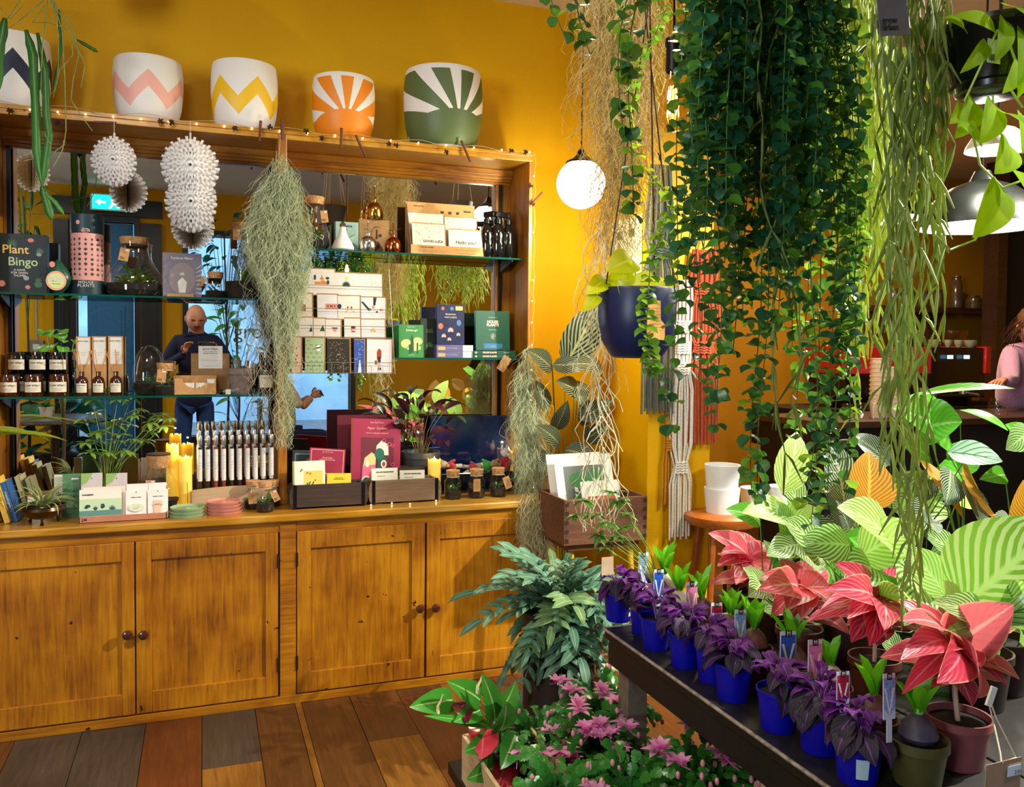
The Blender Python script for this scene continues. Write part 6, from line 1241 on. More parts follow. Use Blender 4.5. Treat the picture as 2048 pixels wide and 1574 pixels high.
# ---- pendant globe, filament bulb, hanging navy pot, poster, macrame
BLKM = mat('#14110F', .4, .5, var=.1); OPAL = mat('#FFF4DC', .3, var=0, emit=9, name='opal_glass'); 
P = onY(1162, 368, 3.30); r = onY(1208, 368, 3.30).x-P.x
t = thing('globe_pendant', 'glowing white opal globe pendant on a braided cord before the yellow wall', 'lamp', P)
MB().ball((0, 0, 0), r*.96, 32, 20).obj('opal_globe', OPAL, t); MB().lathe([(r*.62, r*.78), (r*.60, r*.86), (r*.35, r*.98), (r*.2, r*1.12), (r*.13, r*1.3), (r*.06, r*1.36), (0, r*1.37)], 28).obj('gallery', BLKM, t); MB().tube([(0, 0, r*1.3), (.004, 0, 1), (0, 0, H-P.z)], .0032, 8).obj('cord', mat('#2A1812', .8), t); MB().lathe([(.05, H-P.z), (.05, H-P.z-.02), (0, H-P.z-.025)], 20).obj('ceiling_rose', BLKM, t)
light('globe_light', 'POINT', (P.x, P.y-.0, P.z-r*1.15), 28, (1, .90, .52), .03)
P = onY(1346, 205, 1.66); k_ = 1/920
t = thing('filament_bulb', 'large amber filament bulb glowing behind the trailing green vine', 'lamp', P)
GLA = glass('#FFEBC8', .03, name='amber_clear_glass'); MB().lathe([(0, -.068), (.016, -.064), (.030, -.045), (.034, -.025), (.030, .005), (.020, .040), (.015, .062), (.014, .075)], 32).obj('glass_envelope', GLA, t); m = MB()
FIL = mat('#FFB84A', .4, var=0, emit=45, name='filament')
for i in range(6): a = 2*PI*i/6; m.tube([(.006*math.cos(a), .006*math.sin(a), .035), (.014*math.cos(a), .014*math.sin(a), -.03)], .0016, 5)
m.obj('filament', FIL, t); MB().lathe([(.016, .066), (.018, .07), (.017, .12), (.02, .125), (.019, .14), (.008, .145), (0, .145)], 20).obj('socket', BLKM, t); MB().tube([(0, 0, .14), (.0, 0, H-P.z)], .003, 6).obj('cord', BLKM, t)
light('filament_light', 'POINT', (P.x, P.y, P.z), 7, (1, .72, .36), .014)
P = onY(1268, 716, 2.15); rr_ = onY(1345, 620, 2.15).x-onY(1206, 620, 2.15).x; r = rr_/2; h = onY(1275, 577, 2.15).z-P.z
t = thing('hanging_pot', 'navy blue hanging pot of neon philodendron with an amber lit paper tag', 'planter', (P.x+.008, 2.15, P.z))
MB().lathe([(0, 0), (r*.55, 0), (r*.66, .006), (r*.90, h*.25), (r*.99, h*.55), (r, h*.97), (r*.98, h), (r*.93, h*.97), (r*.9, h*.6), (0, h*.55)], 44).obj('pot', mat('#16204A', .38, var=.05, spec=.4), t)
MB().lathe([(r*.92, h*.86), (0, h*.9)], 24).obj('soil', SOIL, t)
for (a, px) in ((PI*1.05, 1296), (-.9, 1290), (.6, 1300)):
    top = onY(px, 20, 2.15)-t.location; MB().tube([(r*1.01*math.cos(a), r*1.01*math.sin(a), h*.93), top, (top.x, top.y, H-t.location.z)], .0022, 6).obj('leather_cord', mat('#2A1A14', .8), t)
paper_tag(t, ((onY(1318, 600, 2.02)-t.location).x, -r*1.04, h*.80), .088*.85, .108, .0, words='', ln=True, mt=mat('#C89248', .7, var=.05), sticker=False, yaw=.35)
NEO = leafmat('neon_philodendron', '#A8B40C', tip='#C4C818', trans=.45, rough=.35, mid='#C8D050', ttint='#D8F010')
for i, (b, tp, w) in enumerate([((1265, 520, 2.15), (1210, 545, 2.08), 62), ((1225, 585, 2.15), (1262, 520, 2.12), 50), ((1240, 580, 2.12), (1330, 560, 2.05), 42), ((1195, 590, 2.12), (1165, 625, 2.08), 30), ((1210, 560, 2.15), (1172, 590, 2.1), 40), ((1300, 582, 2.15), (1357, 574, 2.1), 26), ((1255, 590, 2.1), (1235, 560, 2.1), 46), ((1275, 575, 2.1), (1300, 545, 2.1), 40)]):
    lf(t, None, b, tp, w, NEO, shape='heart', hint=(0, -1, .5), droop=.6, seed=i, stem=(0, 0, h*.9), fold=.12)
# poster on the return wall
XW = 1.925; c1, c2 = onX(1226, 445, XW), onX(1285, 435, XW); c3 = onX(1222, 560, XW)
t = tag(MB().box(-.004, 0, -(abs(c2.y-c1.y))/2, abs(c2.y-c1.y)/2, c3.z-c1.z, 0).obj('poster', mat('#E9DCC0', .5, var=.03), None, (XW, (c1.y+c2.y)/2, c1.z), smooth=False), 'cream poster with small plant pictures hung on the wall behind the navy pot', 'poster')
wd = abs(c2.y-c1.y); m = MB()
for (y_, z_, a, b_) in ((-.28, -.2, .2, .14), (.12, -.2, .2, .14), (-.05, -.72, .34, .2)): m.box(-.0052, -.004, wd*(y_), wd*(y_+a), (c1.z-c3.z)*(z_-b_), (c1.z-c3.z)*z_)
tag(m.obj('printed_pictures', mat('#4A5A30', .6, var=.6, scale=60), t, smooth=False), kind='stuff')
def macrame(label, px, wpx, ytop, ybot, knots, col, Y, n=14, seed=1, yoff=0, split=None):
    q = random.Random(seed); P = onY(px, ytop, Y); w = onY(px+wpx/2, ytop, Y).x-onY(px-wpx/2, ytop, Y).x; L_ = P.z-onY(px, ybot, Y).z
    t = thing('macrame_hanging', label, 'macrame', P, group='macrame wall hangings on the pillar'); C = mat(col, .9, var=.15, scale=120, bump=.6)
    MB().tube([(0, 0, .0), (0, .02, .05), (0, .03, .06)], .003, 6).obj('hook', BLKM, t)
    m = MB()
    for i in range(n):
        x_ = (i/(n-1)-.5)*w; ph = q.uniform(0, 6); pts = []
        for k in range(15):
            s_ = k/14; sq = 1.0
            for kz in knots: sq *= 1-.45*math.exp(-((s_-kz)/.035)**2)
            pts.append((x_*sq*(.65+.35*min(1, s_*3))+.0015*math.sin(ph+s_*9), .006*math.sin(i*2.1+s_*3), -s_*L_*(1-.012*(i % 3))))
        m.tube(pts, w/n*.52, 6)
    tag(m.obj('cords', C, t), kind='stuff')
    for kz in knots:
        for j in range(5): MB().tube([(-w*.28+w*.56*i/6, -.010*math.sin(PI*i/6)-.004, -L_*kz+.012*(j-2)+.003*(-1)**i) for i in range(7)], .0052, 7).obj('knot', C, t)
macrame('grey macrame with long fringe hanging behind the navy pot', 1322, 62, 330, 828, (.35, .62), '#4E5450', 3.36, 16, 1); macrame('white macrame reaching lowest on the pillar', 1368, 42, 560, 1078, (.18, .26, .34, .72), '#D8D2C4', 3.38, 12, 2); macrame('rust red macrame rightmost on the pillar', 1408, 66, 500, 890, (.2, .5), '#A8482A', 3.39, 15, 3); macrame('short mustard macrame tassel behind the white one', 1343, 24, 600, 1012, (.4, .62, .7), '#B87A14', 3.395, 7, 4)
# ---- bench of pots
BZ = .62; BX0 = 1.112
BEN = mat('#0E0B0A', .5, var=.4, scale=14, bump=.5, spec=.6); EDGE = mat('#9A9084', .45, .3, var=.5, scale=60)
t = thing('plant_bench', 'long black painted bench with worn silvery edge carrying rows of potted plants', 'bench', (0, 0, 0))
MB().box(BX0+.004, 1.50, .70, 2.22, BZ-.03, BZ).obj('bench_board', BEN, t, smooth=False, bev=.004); MB().box(1.505, 1.93, .70, 2.22, BZ-.03, BZ).obj('bench_board', BEN, t, smooth=False, bev=.004); MB().box(1.935, 2.5, .70, 2.22, BZ-.03, BZ).obj('bench_board', BEN, t, smooth=False, bev=.004)
MB().tube([(BX0+.003, .70, BZ-.003), (BX0+.003, 2.22, BZ-.003)], .0045, 6).tube([(BX0+.003, 2.222, BZ-.003), (2.5, 2.222, BZ-.003)], .0045, 6).obj('worn_edge', EDGE, t)
MB().box(BX0+.01, BX0+.035, .74, 2.2, BZ-.10, BZ-.03).obj('side_rail', BEN, t, smooth=False); MB().box(BX0+.02, 2.45, 2.16, 2.19, BZ-.10, BZ-.03).obj('side_rail', BEN, t, smooth=False)
for x_ in (1.16, 2.42):
    for y_ in (.78, 2.12): MB().box(x_-.03, x_+.03, y_-.03, y_+.03, 0, BZ-.03).obj('leg', mat('#6A6052', .7, var=.2), t, smooth=False)
GYN = leafmat('purple_velvet_leaf', '#2A1032', vein='#52186A', back='#6A2A80', freq=6, ang=.9, trans=.18, rough=.6, sheen=.8, width=.7, mid='#8A2AA8', rim='#7A2AA0', ttint='#8A20B0'); GYN2 = leafmat('grey_velvet_leaf', '#24262A', vein='#34243C', back='#5A2070', freq=6, ang=.9, trans=.12, rough=.6, sheen=.25, width=.75, mid='#7A3A90'); BLUP = mat('#0A0AA0', .42, var=.03, spec=.4)
rows_ = [(1221, 1252), (1262, 1279), (1313, 1308), (1366, 1346), (1412, 1378), (1470, 1414), (1540, 1481), (1614, 1530), (1702, 1592)]
ordn = ['farthest from the camera', 'second from the far end', 'third from the far end', 'fourth from the far end', 'in the middle of the row', 'fourth from the near end', 'third from the near end', 'second from the near end', 'nearest the camera']
GL = [MB().leaf(.075, .04, None, 'lance', fold=.25, droop=1.7, nl=7, na=2, wavy=.05, seed=i) for i in range(3)]
for i, (px, py) in enumerate(rows_):
    p = onZ(px, py, BZ); p.x = 1.19+.012*math.sin(i*2)+(.012 if i == 1 else 0)
    t = potted('purple_velvet_plant', 'bright blue pot of purple velvet plant, %s' % ordn[i], V((p.x, p.y+.045, BZ+.0005)), .049, .088, BLUP, group='blue pots of purple velvet plant', rimh=.07, taper=.74, rz=rnd.uniform(-.3, .3))
    q = random.Random(50+i)
    src = None
    for k in range(32):
        a = q.uniform(0, 2*PI); e = (q.uniform(-.35, .35) if k < 13 else q.uniform(.3, 1.1)); s_ = q.uniform(.75, 1.15) if k < 13 else q.uniform(.45, .8)
        b = V((.022*math.cos(a), .022*math.sin(a), .10+q.uniform(0, .03)+(.02 if k >= 13 else 0)))
        M = aim(b, a, e, q.uniform(-.4, .4), s_)
        if i == 0 and k < 6:
            if k == 0: GSRC = []
            o_ = GL[k % 3].obj('leaf', GYN if k < 3 else GYN2, t); o_.matrix_local = M; GSRC.append(o_.data)
        else: o_ = bpy.data.objects.new('leaf', GSRC[(k % 3)+(3 if k < 13 else 0)]); COL.objects.link(o_); o_.parent = t; o_.matrix_local = M
    m = MB(); [m.tube([(0, 0, .075), (.016*math.cos(a), .016*math.sin(a), .12), (.024*math.cos(a), .024*math.sin(a), .135)], .003, 5) for a in (.3, 2.0, 3.9, 5.2)]; m.obj('stems', mat('#6A1A8A', .7, sheen=1), t)
    if i in (0, 3, 4, 8):
        a0 = -.9-t.rotation_euler.z+(.0 if i != 8 else -1.2); vs = []
        for j in range(5):
            aa = a0+(-.28+.14*j)
            for z in (.018, .058): rr_ = .049*(.74+.2*z/.08)+.001; vs.append((rr_*math.cos(aa), rr_*math.sin(aa), z))
        MB().add(vs, [(2*j, 2*j+2, 2*j+3, 2*j+1) for j in range(4)]).obj('price_label', mat('#BFDCE8', .5, var=0), t)
        if i == 4: text('grow\nurban', .010, (.0485*math.cos(a0), .0485*math.sin(a0), .044), INK, t, rot=(PI/2, 0, a0+PI/2))
# hyacinths
HYL = leafmat('hyacinth_leaf', '#3E9A14', tip='#6CC422', trans=.35, rough=.3, ttint='#8AE020'); BUL = mat('#5A3A34', .5, var=.45, scale=60); BULW = mat('#C8B8A8', .6, var=.3, scale=60)
def hyac(label, px, py, hl, n, potc, tagc=None, tagpx=None, bulb=BUL, r=.046, seed=1, showbulb=True, ph=.085):
    zt_ = BZ+ph+.045; P = onZ(px, py, zt_); t = potted('hyacinth', label, V((P.x, P.y, BZ+.0005)), r, ph, potc, rimh=.2, group='forced hyacinths behind the blue pots'); q = random.Random(seed)
    MB().lathe([(0, -.01), (.022, 0), (.029, .014), (.024, .032), (.012, .046), (.004, .05)], 20).obj('bulb', bulb, t, (0, 0, ph*.88)).scale = (1.25, 1.25, 1.15)
    for k in range(n):
        a = 2*PI*k/n+q.uniform(-.2, .2); e = 1.25-.12*(k % 3); MB().leaf(1.35*hl*q.uniform(.75, 1.05), .027, aim((.006*math.cos(a), .006*math.sin(a), ph+.04), a, e+.12, PI), 'obl', fold=-.7, droop=-.25, nl=6, na=2).obj('leaf', HYL, t)
    MB().lathe([(0, 0), (.007, .004), (.009, hl*.3), (.005, hl*.5), (0, hl*.55)], 8).obj('flower_bud', mat('#7AB040', .6, var=.5, scale=200, bump=1), t, (0, 0, ph+.035))
    if tagc:
        tp_ = onY(tagpx[0], tagpx[1], P.y-.03)-t.location; w_, h_ = tagpx[2]/FP*P.y*1.28, tagpx[3]/FP*P.y*1.28
        g = MB().box(-w_/2, w_/2, 0, .0012, 0, h_).box(-w_*.22, w_*.22, 0, .0012, -h_*.5, 0).obj('plant_label', mat('#C6D4E4', .35, var=.05), t, (tp_.x, tp_.y, tp_.z-h_/2), (-.12, .10, .1), smooth=False)
        mc = mat(tagc, .4, var=.5, scale=260, bump=0); decal(g, [[(-w_*.46, h_*.9), (w_*.46, h_*.9), (w_*.46, h_*.25), (0, h_*.06), (-w_*.46, h_*.25)]], 0, mc, 'printed_flowers'); decal(g, [[(-w_*.42, h_*.68), (-w_*.28, h_*.68), (0, h_*.22), (w_*.28, h_*.68), (w_*.42, h_*.68), (.0, h_*.04)]], -.0004, WHT, 'printed_letter'); decal(g, [rc(-w_*.2, h_*.86, w_*.2, h_*1.0+.002)], -.0006, INK); text('M', w_*.32, (0, -.0016, h_*.935), WHT, g)
OLV = mat('#4A4A22', .5, var=.06); TCP = mat('#5A2C1C', .6, var=.1)
LB, PKc, MG, BLc = '#7A9AD8', '#D87AB0', '#9A1440', '#1E4AB8'
for i, a in enumerate([('with the tall leaning leaves at the far end', 1330, 1148, .085, 7, BULW, LB, (1286, 1140, 21, 60)), ('second, with leaves spread like a hand', 1360, 1182, .070, 5, BULW, BLc, (1317, 1172, 21, 56)), ('third, with two broad upright leaves', 1404, 1196, .075, 4, BUL, PKc, (1383, 1200, 25, 62)), ('fourth, with slender leaves', 1464, 1231, .060, 6, BUL, MG, (1433, 1238, 25, 56)), ('fifth, with a ring of thick leaves', 1508, 1258, .075, 7, BUL, LB, (1481, 1255, 27, 62)), ('sixth, behind the blue flower label', 1585, 1290, .068, 5, BUL, BLc, (1577, 1303, 40, 72)), ('seventh, with one small closed shoot', 1662, 1332, .055, 4, BULW, PKc, (1631, 1325, 36, 82)), ('eighth, with speckled closed leaves', 1748, 1390, .080, 4, BUL, MG, (1687, 1380, 34, 66)), ('ninth, squat, in the olive pot nearest the camera', 1838, 1428, .066, 5, mat('#3A3444', .5, var=.4, scale=60), LB, (1780, 1395, 34, 88))]):
    hyac('hyacinth bulb %s' % a[0], a[1], a[2], a[3]*1.0, a[4], OLV if i in (5, 8) else TCP, a[6], a[7], a[5], r=.048 if i < 8 else .056, seed=i, ph=.085 if i < 8 else .088)
# pink aglaonemas
AGL = [leafmat('pink_aglaonema', '#C83A56', vein='#C03A50', freq=8, ang=.8, trans=.35, rough=.3, rim='#E8CFA0', mid='#E890A0', width=.7, ttint='#FF6070', soft=.25), leafmat('salmon_aglaonema', '#D8606E', vein='#C84C62', freq=8, ang=.8, trans=.35, rough=.3, rim='#E8D8A8', mid='#F4C0B8', width=.8, ttint='#FF8080', soft=.25), leafmat('red_aglaonema', '#B02846', vein='#D85A74', freq=8, ang=.8, trans=.35, rough=.3, rim='#E8B8A0', mid='#F4A0A8', width=.6, ttint='#FF5070', soft=.4)]
def agla(label, crown, leaves, potpx=None, ky=1.14, pr_=.06, ph=.11, pc='#5A2C20', Z=BZ, mi=0, seed=1, py_=None):
    crown = (crown[0], crown[1], crown[2]*ky); leaves = [((b[0], b[1], b[2]*ky), *r_) for b, *r_ in leaves]
    cz_ = onY(*crown); P = V((cz_.x, cz_.y, Z+.0005)) if potpx is None else V((onY(potpx, crown[1], crown[2]).x, crown[2], Z+.0005))
    t = potted('pink_aglaonema', label, P, pr_, ph, pc, group='pink aglaonemas on the bench', rimh=.16)
    cr = cz_-P; MB().tube([(0, 0, ph*.8), cr*.5+V((0, 0, .02)), cr], .005, 6).obj('stem', mat('#C8A890', .6), t)
    for i, (b, w, *hh) in enumerate(leaves):
        lf(t, None, crown, b, w*1.25, AGL[(mi+i) % 3 if seed % 2 else mi], hint=hh[0] if hh else (0, -.5, .9), droop=.7, fold=.22, seed=i, wavy=.02, nl=10)
    q = random.Random(seed*7+int(crown[0]))
    for k in range(10):
        a = 2*PI*k/10+q.uniform(-.3, .3); c_ = cr+V((0, 0, -.015-.05*q.random())); Lg = q.uniform(.09, .135); e = q.uniform(-.35, .35)
        leaf2(t, c_, c_+V((math.cos(a)*math.cos(e), math.sin(a)*math.cos(e), math.sin(e)))*Lg, Lg*.56, AGL[(mi+k) % 3 if k % 2 else mi], hint=(0, -.45, .9), droop=.8, fold=.2, seed=k, nl=7, na=2, wavy=.02)
    MB().ball(cr, .009, 8, 6).obj('leaf_bud', mat('#C8D040', .5), t)
UPH = (0, -.8, .6)
agla('large pink aglaonema in the dusty pink pot with a twine label', (1905, 1292, 1.10), [((2030, 1207, 1.0), 92, (-.4, -.8, .6)), ((2010, 1262, 1.25), 60), ((1792, 1205, 1.15), 62), ((1790, 1252, 1.0), 58), ((1795, 1330, .98), 60), ((1862, 1370, .95), 74, (0, -.9, .5)), ((1945, 1398, .93), 62, (.2, -.9, .3)), ((2012, 1376, 1.0), 40), ((1800, 1395, 1.02), 40), ((1905, 1240, 1.25), 70), ((1860, 1225, 1.2), 60), ((1960, 1340, 1.0), 50)], potpx=1921, pr_=.063, ph=.098, pc='#8A4A4A', mi=1, seed=1)
agla('deep pink aglaonema behind the small closed hyacinth shoot', (1752, 1210, 1.35), [((1662, 1128, 1.3), 56, UPH), ((1720, 1140, 1.4), 48), ((1640, 1185, 1.2), 60, UPH), ((1636, 1228, 1.25), 44), ((1700, 1290, 1.25), 60), ((1800, 1145, 1.45), 44), ((1830, 1190, 1.3), 52), ((1820, 1250, 1.2), 60), ((1735, 1300, 1.2), 52), ((1610, 1250, 1.3), 40), ((1765, 1270, 1.15), 60), ((1690, 1245, 1.2), 50), ((1850, 1225, 1.25), 46)], mi=2, seed=2)
agla('salmon aglaonema above the thick leaved hyacinths', (1600, 1180, 1.55), [((1508, 1183, 1.4), 60, UPH), ((1560, 1120, 1.6), 52), ((1520, 1155, 1.55), 50, UPH), ((1570, 1225, 1.4), 60), ((1640, 1130, 1.6), 56), ((1660, 1175, 1.5), 60, UPH), ((1660, 1215, 1.4), 50), ((1600, 1245, 1.4), 48), ((1540, 1240, 1.45), 44), ((1690, 1205, 1.5), 40)], mi=1, seed=2)
agla('pale pink aglaonema at the far end by the pillar', (1500, 1120, 1.85), [((1412, 1068, 1.8), 44, UPH), ((1440, 1110, 1.75), 34), ((1432, 1138, 1.75), 38), ((1470, 1175, 1.7), 46), ((1530, 1090, 1.9), 40), ((1560, 1140, 1.8), 46), ((1550, 1175, 1.7), 50), ((1500, 1170, 1.7), 50), ((1475, 1065, 1.95), 46, UPH), ((1520, 1200, 1.7), 40)], mi=1, seed=1)
# twine label on the dusty pink pot
P = onY(1980, 1400, .98); t = thing('plant_ticket', 'kraft ticket tied with twine hanging in front of the dusty pink pot', 'ticket', P)
tg = onY(2008, 1545, .93)-P; MB().box(-.042, .042, 0, .0012, -.09, .0).box(.012, .042, -.0008, 0, -.024, -.008).obj('paper_ticket', mat('#9A7E66', .7), t, tg+V((0, 0, .018)), (0, .05, .1), smooth=False); MB().box(.008, .040, -.0014, -.0008, -.026, -.010).obj('price_sticker', mat('#CFE0F0', .4, var=0), t, tg+V((0, 0, .018)), (0, .05, .1), smooth=False); text('2.01-', .009, tg+V((.024, -.006, .0)), NAVY, t)
MB().tube([(-.004, 0, .0), (.01, 0, -.04), tg*.75+V((.0, 0, 0)), tg+V((-.006, 0, .016))], .0013, 5).tube([(0, 0, 0), (.014, 0, -.03), (.036, -.02, -.09), tg+V((-.004, 0, .016))], .0013, 5).obj('twine', STRG, t); MB().box(-.006, .006, -.002, .002, -.01, .022).obj('plant_stake', WHT, t, rot=(0, .4, 0), smooth=False)
# ---- big leaved plants behind
ORB = leafmat('orbifolia_leaf', '#3E7A2C', vein='#BCD49A', freq=9, ang=1.05, trans=.35, rough=.3, width=.5, mid='#B8D890', ttint='#A8E040'); ORL = leafmat('pale_orbifolia_leaf', '#8CBC4A', vein='#CFE6A0', freq=9, ang=1.05, trans=.45, rough=.3, width=.5, mid='#D0E8A0', ttint='#C0F050'); ORG_ = leafmat('orange_backed_calathea', '#2E4A22', vein='#B8C08A', back='#D08A1E', freq=11, ang=1.0, trans=.4, rough=.35, width=.55, mid='#E0B840', ttint='#FFB020'); ORF = leafmat('amber_leaf_underside', '#C87E14', vein='#E6B24A', freq=12, ang=1.0, trans=.45, rough=.4, width=.6, mid='#F0D050', ttint='#FFB820')
STR = leafmat('pinstripe_calathea', '#23402A', vein='#A8B49C', back='#A86A1E', freq=12, ang=1.0, trans=.2, rough=.3, width=.72, soft=.2, mid='#9AB088'); PHI = leafmat('bright_green_leaf', '#347A26', tip='#5CA23C', trans=.35, rough=.22, spec=.6, mid='#A8D088', ttint='#8CC848', vein='#58AC30', freq=8, ang=.9, width=.5, soft=.5); ALO = leafmat('silver_alocasia', '#A8C8B8', vein='#4A7A5C', freq=5, ang=1.0, trans=.3, rough=.3, width=.88, mid='#3A6A4A', soft=.06)
def clump(label, base, leaves, name='calathea', pc='#3A2018', pr_=.075, ph=.13, Z=None, cat='plant', group=None, sb=.9):
    P = onY(*base); P.z = BZ+.0005 if Z is None else Z
    t = potted(name, label, P, pr_, ph, pc, group=group)
    for i, (b, tp, w, mt, *o) in enumerate(leaves):
        k = dict(hint=(0, -.95, .45), droop=.6, fold=.18, seed=i); k.update(o[0] if o else {}); lf(t, None, b, tp, w, mt, stem=(0, 0, ph*.85), **k)
    return t
DWN = dict(hint=(0, -.75, .75), droop=.8)
clump('lush round leaved calathea with broad pale stripes at the right', (1960, 1200, 1.45), [((1925, 1210, 1.35), (2110, 1040, 1.25), 240, ORB, dict(hint=(-.2, -.9, .5), droop=.5)), ((2010, 1200, 1.3), (2090, 1240, 1.1), 90, ORB), ((1890, 1190, 1.4), (1800, 1095, 1.45), 90, ORL), ((1960, 1250, 1.35), (1850, 1205, 1.2), 80, ORB), ((1980, 1240, 1.3), (2060, 1180, 1.0), 60, ALO), ((1900, 1240, 1.35), (1880, 1160, 1.3), 70, ORL), ((1990, 1230, 1.35), (1870, 1270, 1.2), 60, PHI)], group='striped calatheas')
clump('broad pale green calathea in the middle of the leaf bank', (1730, 1130, 1.75), [((1790, 1110, 1.6), (1665, 1020, 1.55), 130, ORL, DWN), ((1720, 1115, 1.6), (1850, 1060, 1.5), 110, ORL, DWN), ((1820, 1150, 1.55), (1800, 1260, 1.35), 110, ORB, DWN), ((1750, 1130, 1.6), (1680, 1180, 1.5), 90, ORB, DWN), ((1640, 1110, 1.65), (1560, 1040, 1.6), 90, ORB), ((1830, 1130, 1.6), (1870, 1190, 1.4), 80, ORL), ((1700, 1090, 1.6), (1590, 1090, 1.6), 80, ORB), ((1760, 1190, 1.5), (1830, 1215, 1.35), 70, ORL)], group='striped calatheas')
clump('light green calathea nearest the white tubs', (1530, 1080, 2.0), [((1590, 1040, 1.9), (1480, 1030, 1.85), 76, ORL, DWN), ((1520, 1040, 1.95), (1448, 1020, 1.9), 50, PHI), ((1570, 1080, 1.9), (1545, 1000, 1.85), 60, ORB), ((1600, 1090, 1.85), (1530, 1115, 1.8), 66, ORB, DWN), ((1560, 1060, 1.9), (1640, 1020, 1.85), 70, ORL, DWN), ((1600, 1110, 1.8), (1640, 1150, 1.7), 60, ORB, DWN)], group='striped calatheas')
FCE = dict(hint=(0, -1, .1), droop=.25); 
clump('tall calathea with glowing amber leaf undersides', (1790, 1080, 1.95), [((1735, 1020, 1.75), (1735, 903, 1.8), 122, ORF, FCE), ((1690, 1010, 1.8), (1660, 880, 1.85), 90, STR, FCE), ((1840, 920, 1.8), (1925, 1040, 1.7), 56, ORF, dict(hint=(.4, -1, .1), droop=.3)), ((1930, 920, 1.75), (2010, 1050, 1.65), 80, ORG_, dict(hint=(-.5, 1, .3), droop=.4)), ((1900, 940, 1.75), (1890, 1010, 1.7), 80, STR, FCE), ((1930, 960, 1.75), (1965, 1060, 1.65), 66, STR, FCE), ((1850, 1010, 1.7), (1780, 1070, 1.6), 60, STR), ((1860, 940, 1.8), (1830, 1010, 1.8), 60, STR, FCE), ((2050, 1060, 1.6), (2045, 960, 1.6), 120, ORF, FCE), ((1830, 1030, 1.7), (1875, 1070, 1.6), 60, STR), ((1700, 1060, 1.8), (1650, 960, 1.85), 60, STR, FCE), ((1780, 930, 1.85), (1700, 870, 1.9), 60, STR)], ph=.15, name='prayer_plant')
clump('glossy bright green plant with huge arching leaves under the dome lamp', (1930, 1000, 2.05), [((1835, 790, 1.9), (2030, 780, 1.7), 52, PHI, dict(hint=(0, -.5, 1), droop=.3)), ((1900, 880, 1.95), (1780, 820, 1.85), 130, PHI, dict(hint=(.1, -.9, .5), droop=.5)), ((1840, 860, 1.9), (1925, 845, 1.8), 130, PHI, dict(hint=(0, -.8, .6), droop=.5)), ((1920, 820, 1.95), (2015, 865, 1.8), 36, PHI), ((1860, 920, 1.95), (1800, 890, 1.9), 80, PHI), ((1900, 930, 1.9), (1960, 890, 1.85), 70, PHI), ((1930, 950, 1.95), (1850, 960, 1.8), 80, PHI)], ph=.16, name='philodendron')
clump('silver veined alocasia at the right edge', (2040, 1010, 1.75), [((1895, 905, 1.8), (2005, 925, 1.7), 76, ALO, dict(hint=(0, -.8, .7), droop=.4)), ((2060, 920, 1.7), (2005, 850, 1.65), 76, PHI), ((2010, 950, 1.75), (1955, 960, 1.7), 40, PHI), ((2060, 860, 1.6), (2010, 900, 1.6), 60, ORB)], ph=.16, name='alocasia')
q = random.Random(77)
def fill(label, base, n, x0, x1, y0, y1, Y0, Y1, mts, Lr, wr, seed, name='calathea'):
    q = random.Random(seed); P = onY(*base); t = potted(name, label, V((P.x, P.y, BZ+.0005)), .075, .13, '#3A2018', group='striped calatheas')
    for i in range(n):
        b = onY(q.uniform(x0, x1), q.uniform(y0, y1), q.uniform(Y0, Y1)); Lg = q.uniform(*Lr); a = q.uniform(0, 2*PI); e = q.uniform(-.1, .8); d = V((math.cos(a)*math.cos(e), -.3+math.sin(a)*math.cos(e)*.6, math.sin(e))).normalized()
        leaf2(t, b-P.xyz*1+V((0, 0, P.z-BZ)), b+d*Lg-P+V((0, 0, P.z-BZ)), Lg*wr, mts[i % len(mts)], hint=(0, -.8, .6), droop=.6, seed=i, nl=7, na=2)
        MB().tube([V((0, 0, .1)), (b-P+V((0, 0, P.z-BZ)))*.6, b-P+V((0, 0, P.z-BZ))], .002, 4).obj('stem', STEMG, t)
fill('leafy striped calathea filling the back of the leaf bank behind the amber leaves', (1850, 1120, 2.12), 34, 1560, 2040, 980, 1150, 1.95, 2.18, [ORB, STR, ORB, ORL], (.14, .2), .55, 5)
fill('dark striped calathea low behind the pink aglaonemas', (1700, 1200, 1.75), 26, 1480, 1900, 1130, 1240, 1.7, 1.95, [ORB, PHI, ORB, STR], (.12, .17), .5, 6)
fill('dark green plant in shade behind the large pink aglaonema', (1935, 1300, 1.62), 22, 1790, 2060, 1210, 1400, 1.5, 1.75, [PHI, ORB, STR], (.1, .15), .55, 8)
fill('green leafed plant low at the right edge of the bench', (2000, 1300, 1.5), 20, 1880, 2080, 1180, 1330, 1.4, 1.65, [PHI, ORB], (.12, .17), .5, 7)
# small umbrella plant on the bench end, blue star fern on a plinth, white potted flower
P = onZ(1222, 1150, BZ+.1); t = potted('umbrella_plant', 'small umbrella plant with a kraft price label at the far bench end', V((1.27, 2.14, BZ+.0005)), .05, .09, '#3A2418'); o = t.location; pts = []
for (px, py, yo) in ((1150, 1030, 0), (1165, 1000, .03), (1215, 1045, -.05), (1240, 1000, 0), (1255, 1030, .02), (1200, 1070, -.05), (1235, 1075, -.04), (1190, 1030, .03), (1225, 985, .03), (1245, 1055, 0), (1210, 1095, -.04)): c_ = onY(px, py, 2.14+yo); pts.append((c_.x-o.x, yo, c_.z-o.z))
umbrella(t, pts, leafmat('deep_umbrella_leaf', '#2E5A1C', tip='#4A7A28', mid='#7AA040', trans=.3), .045, seed=5, z0=.08, w=.4, n=8)
c_ = onY(1215, 1132, 2.07)-o; MB().box(-.018, .018, 0, .001, -.025, .025).obj('price_label', mat('#D8B898', .6), t, c_, smooth=False)
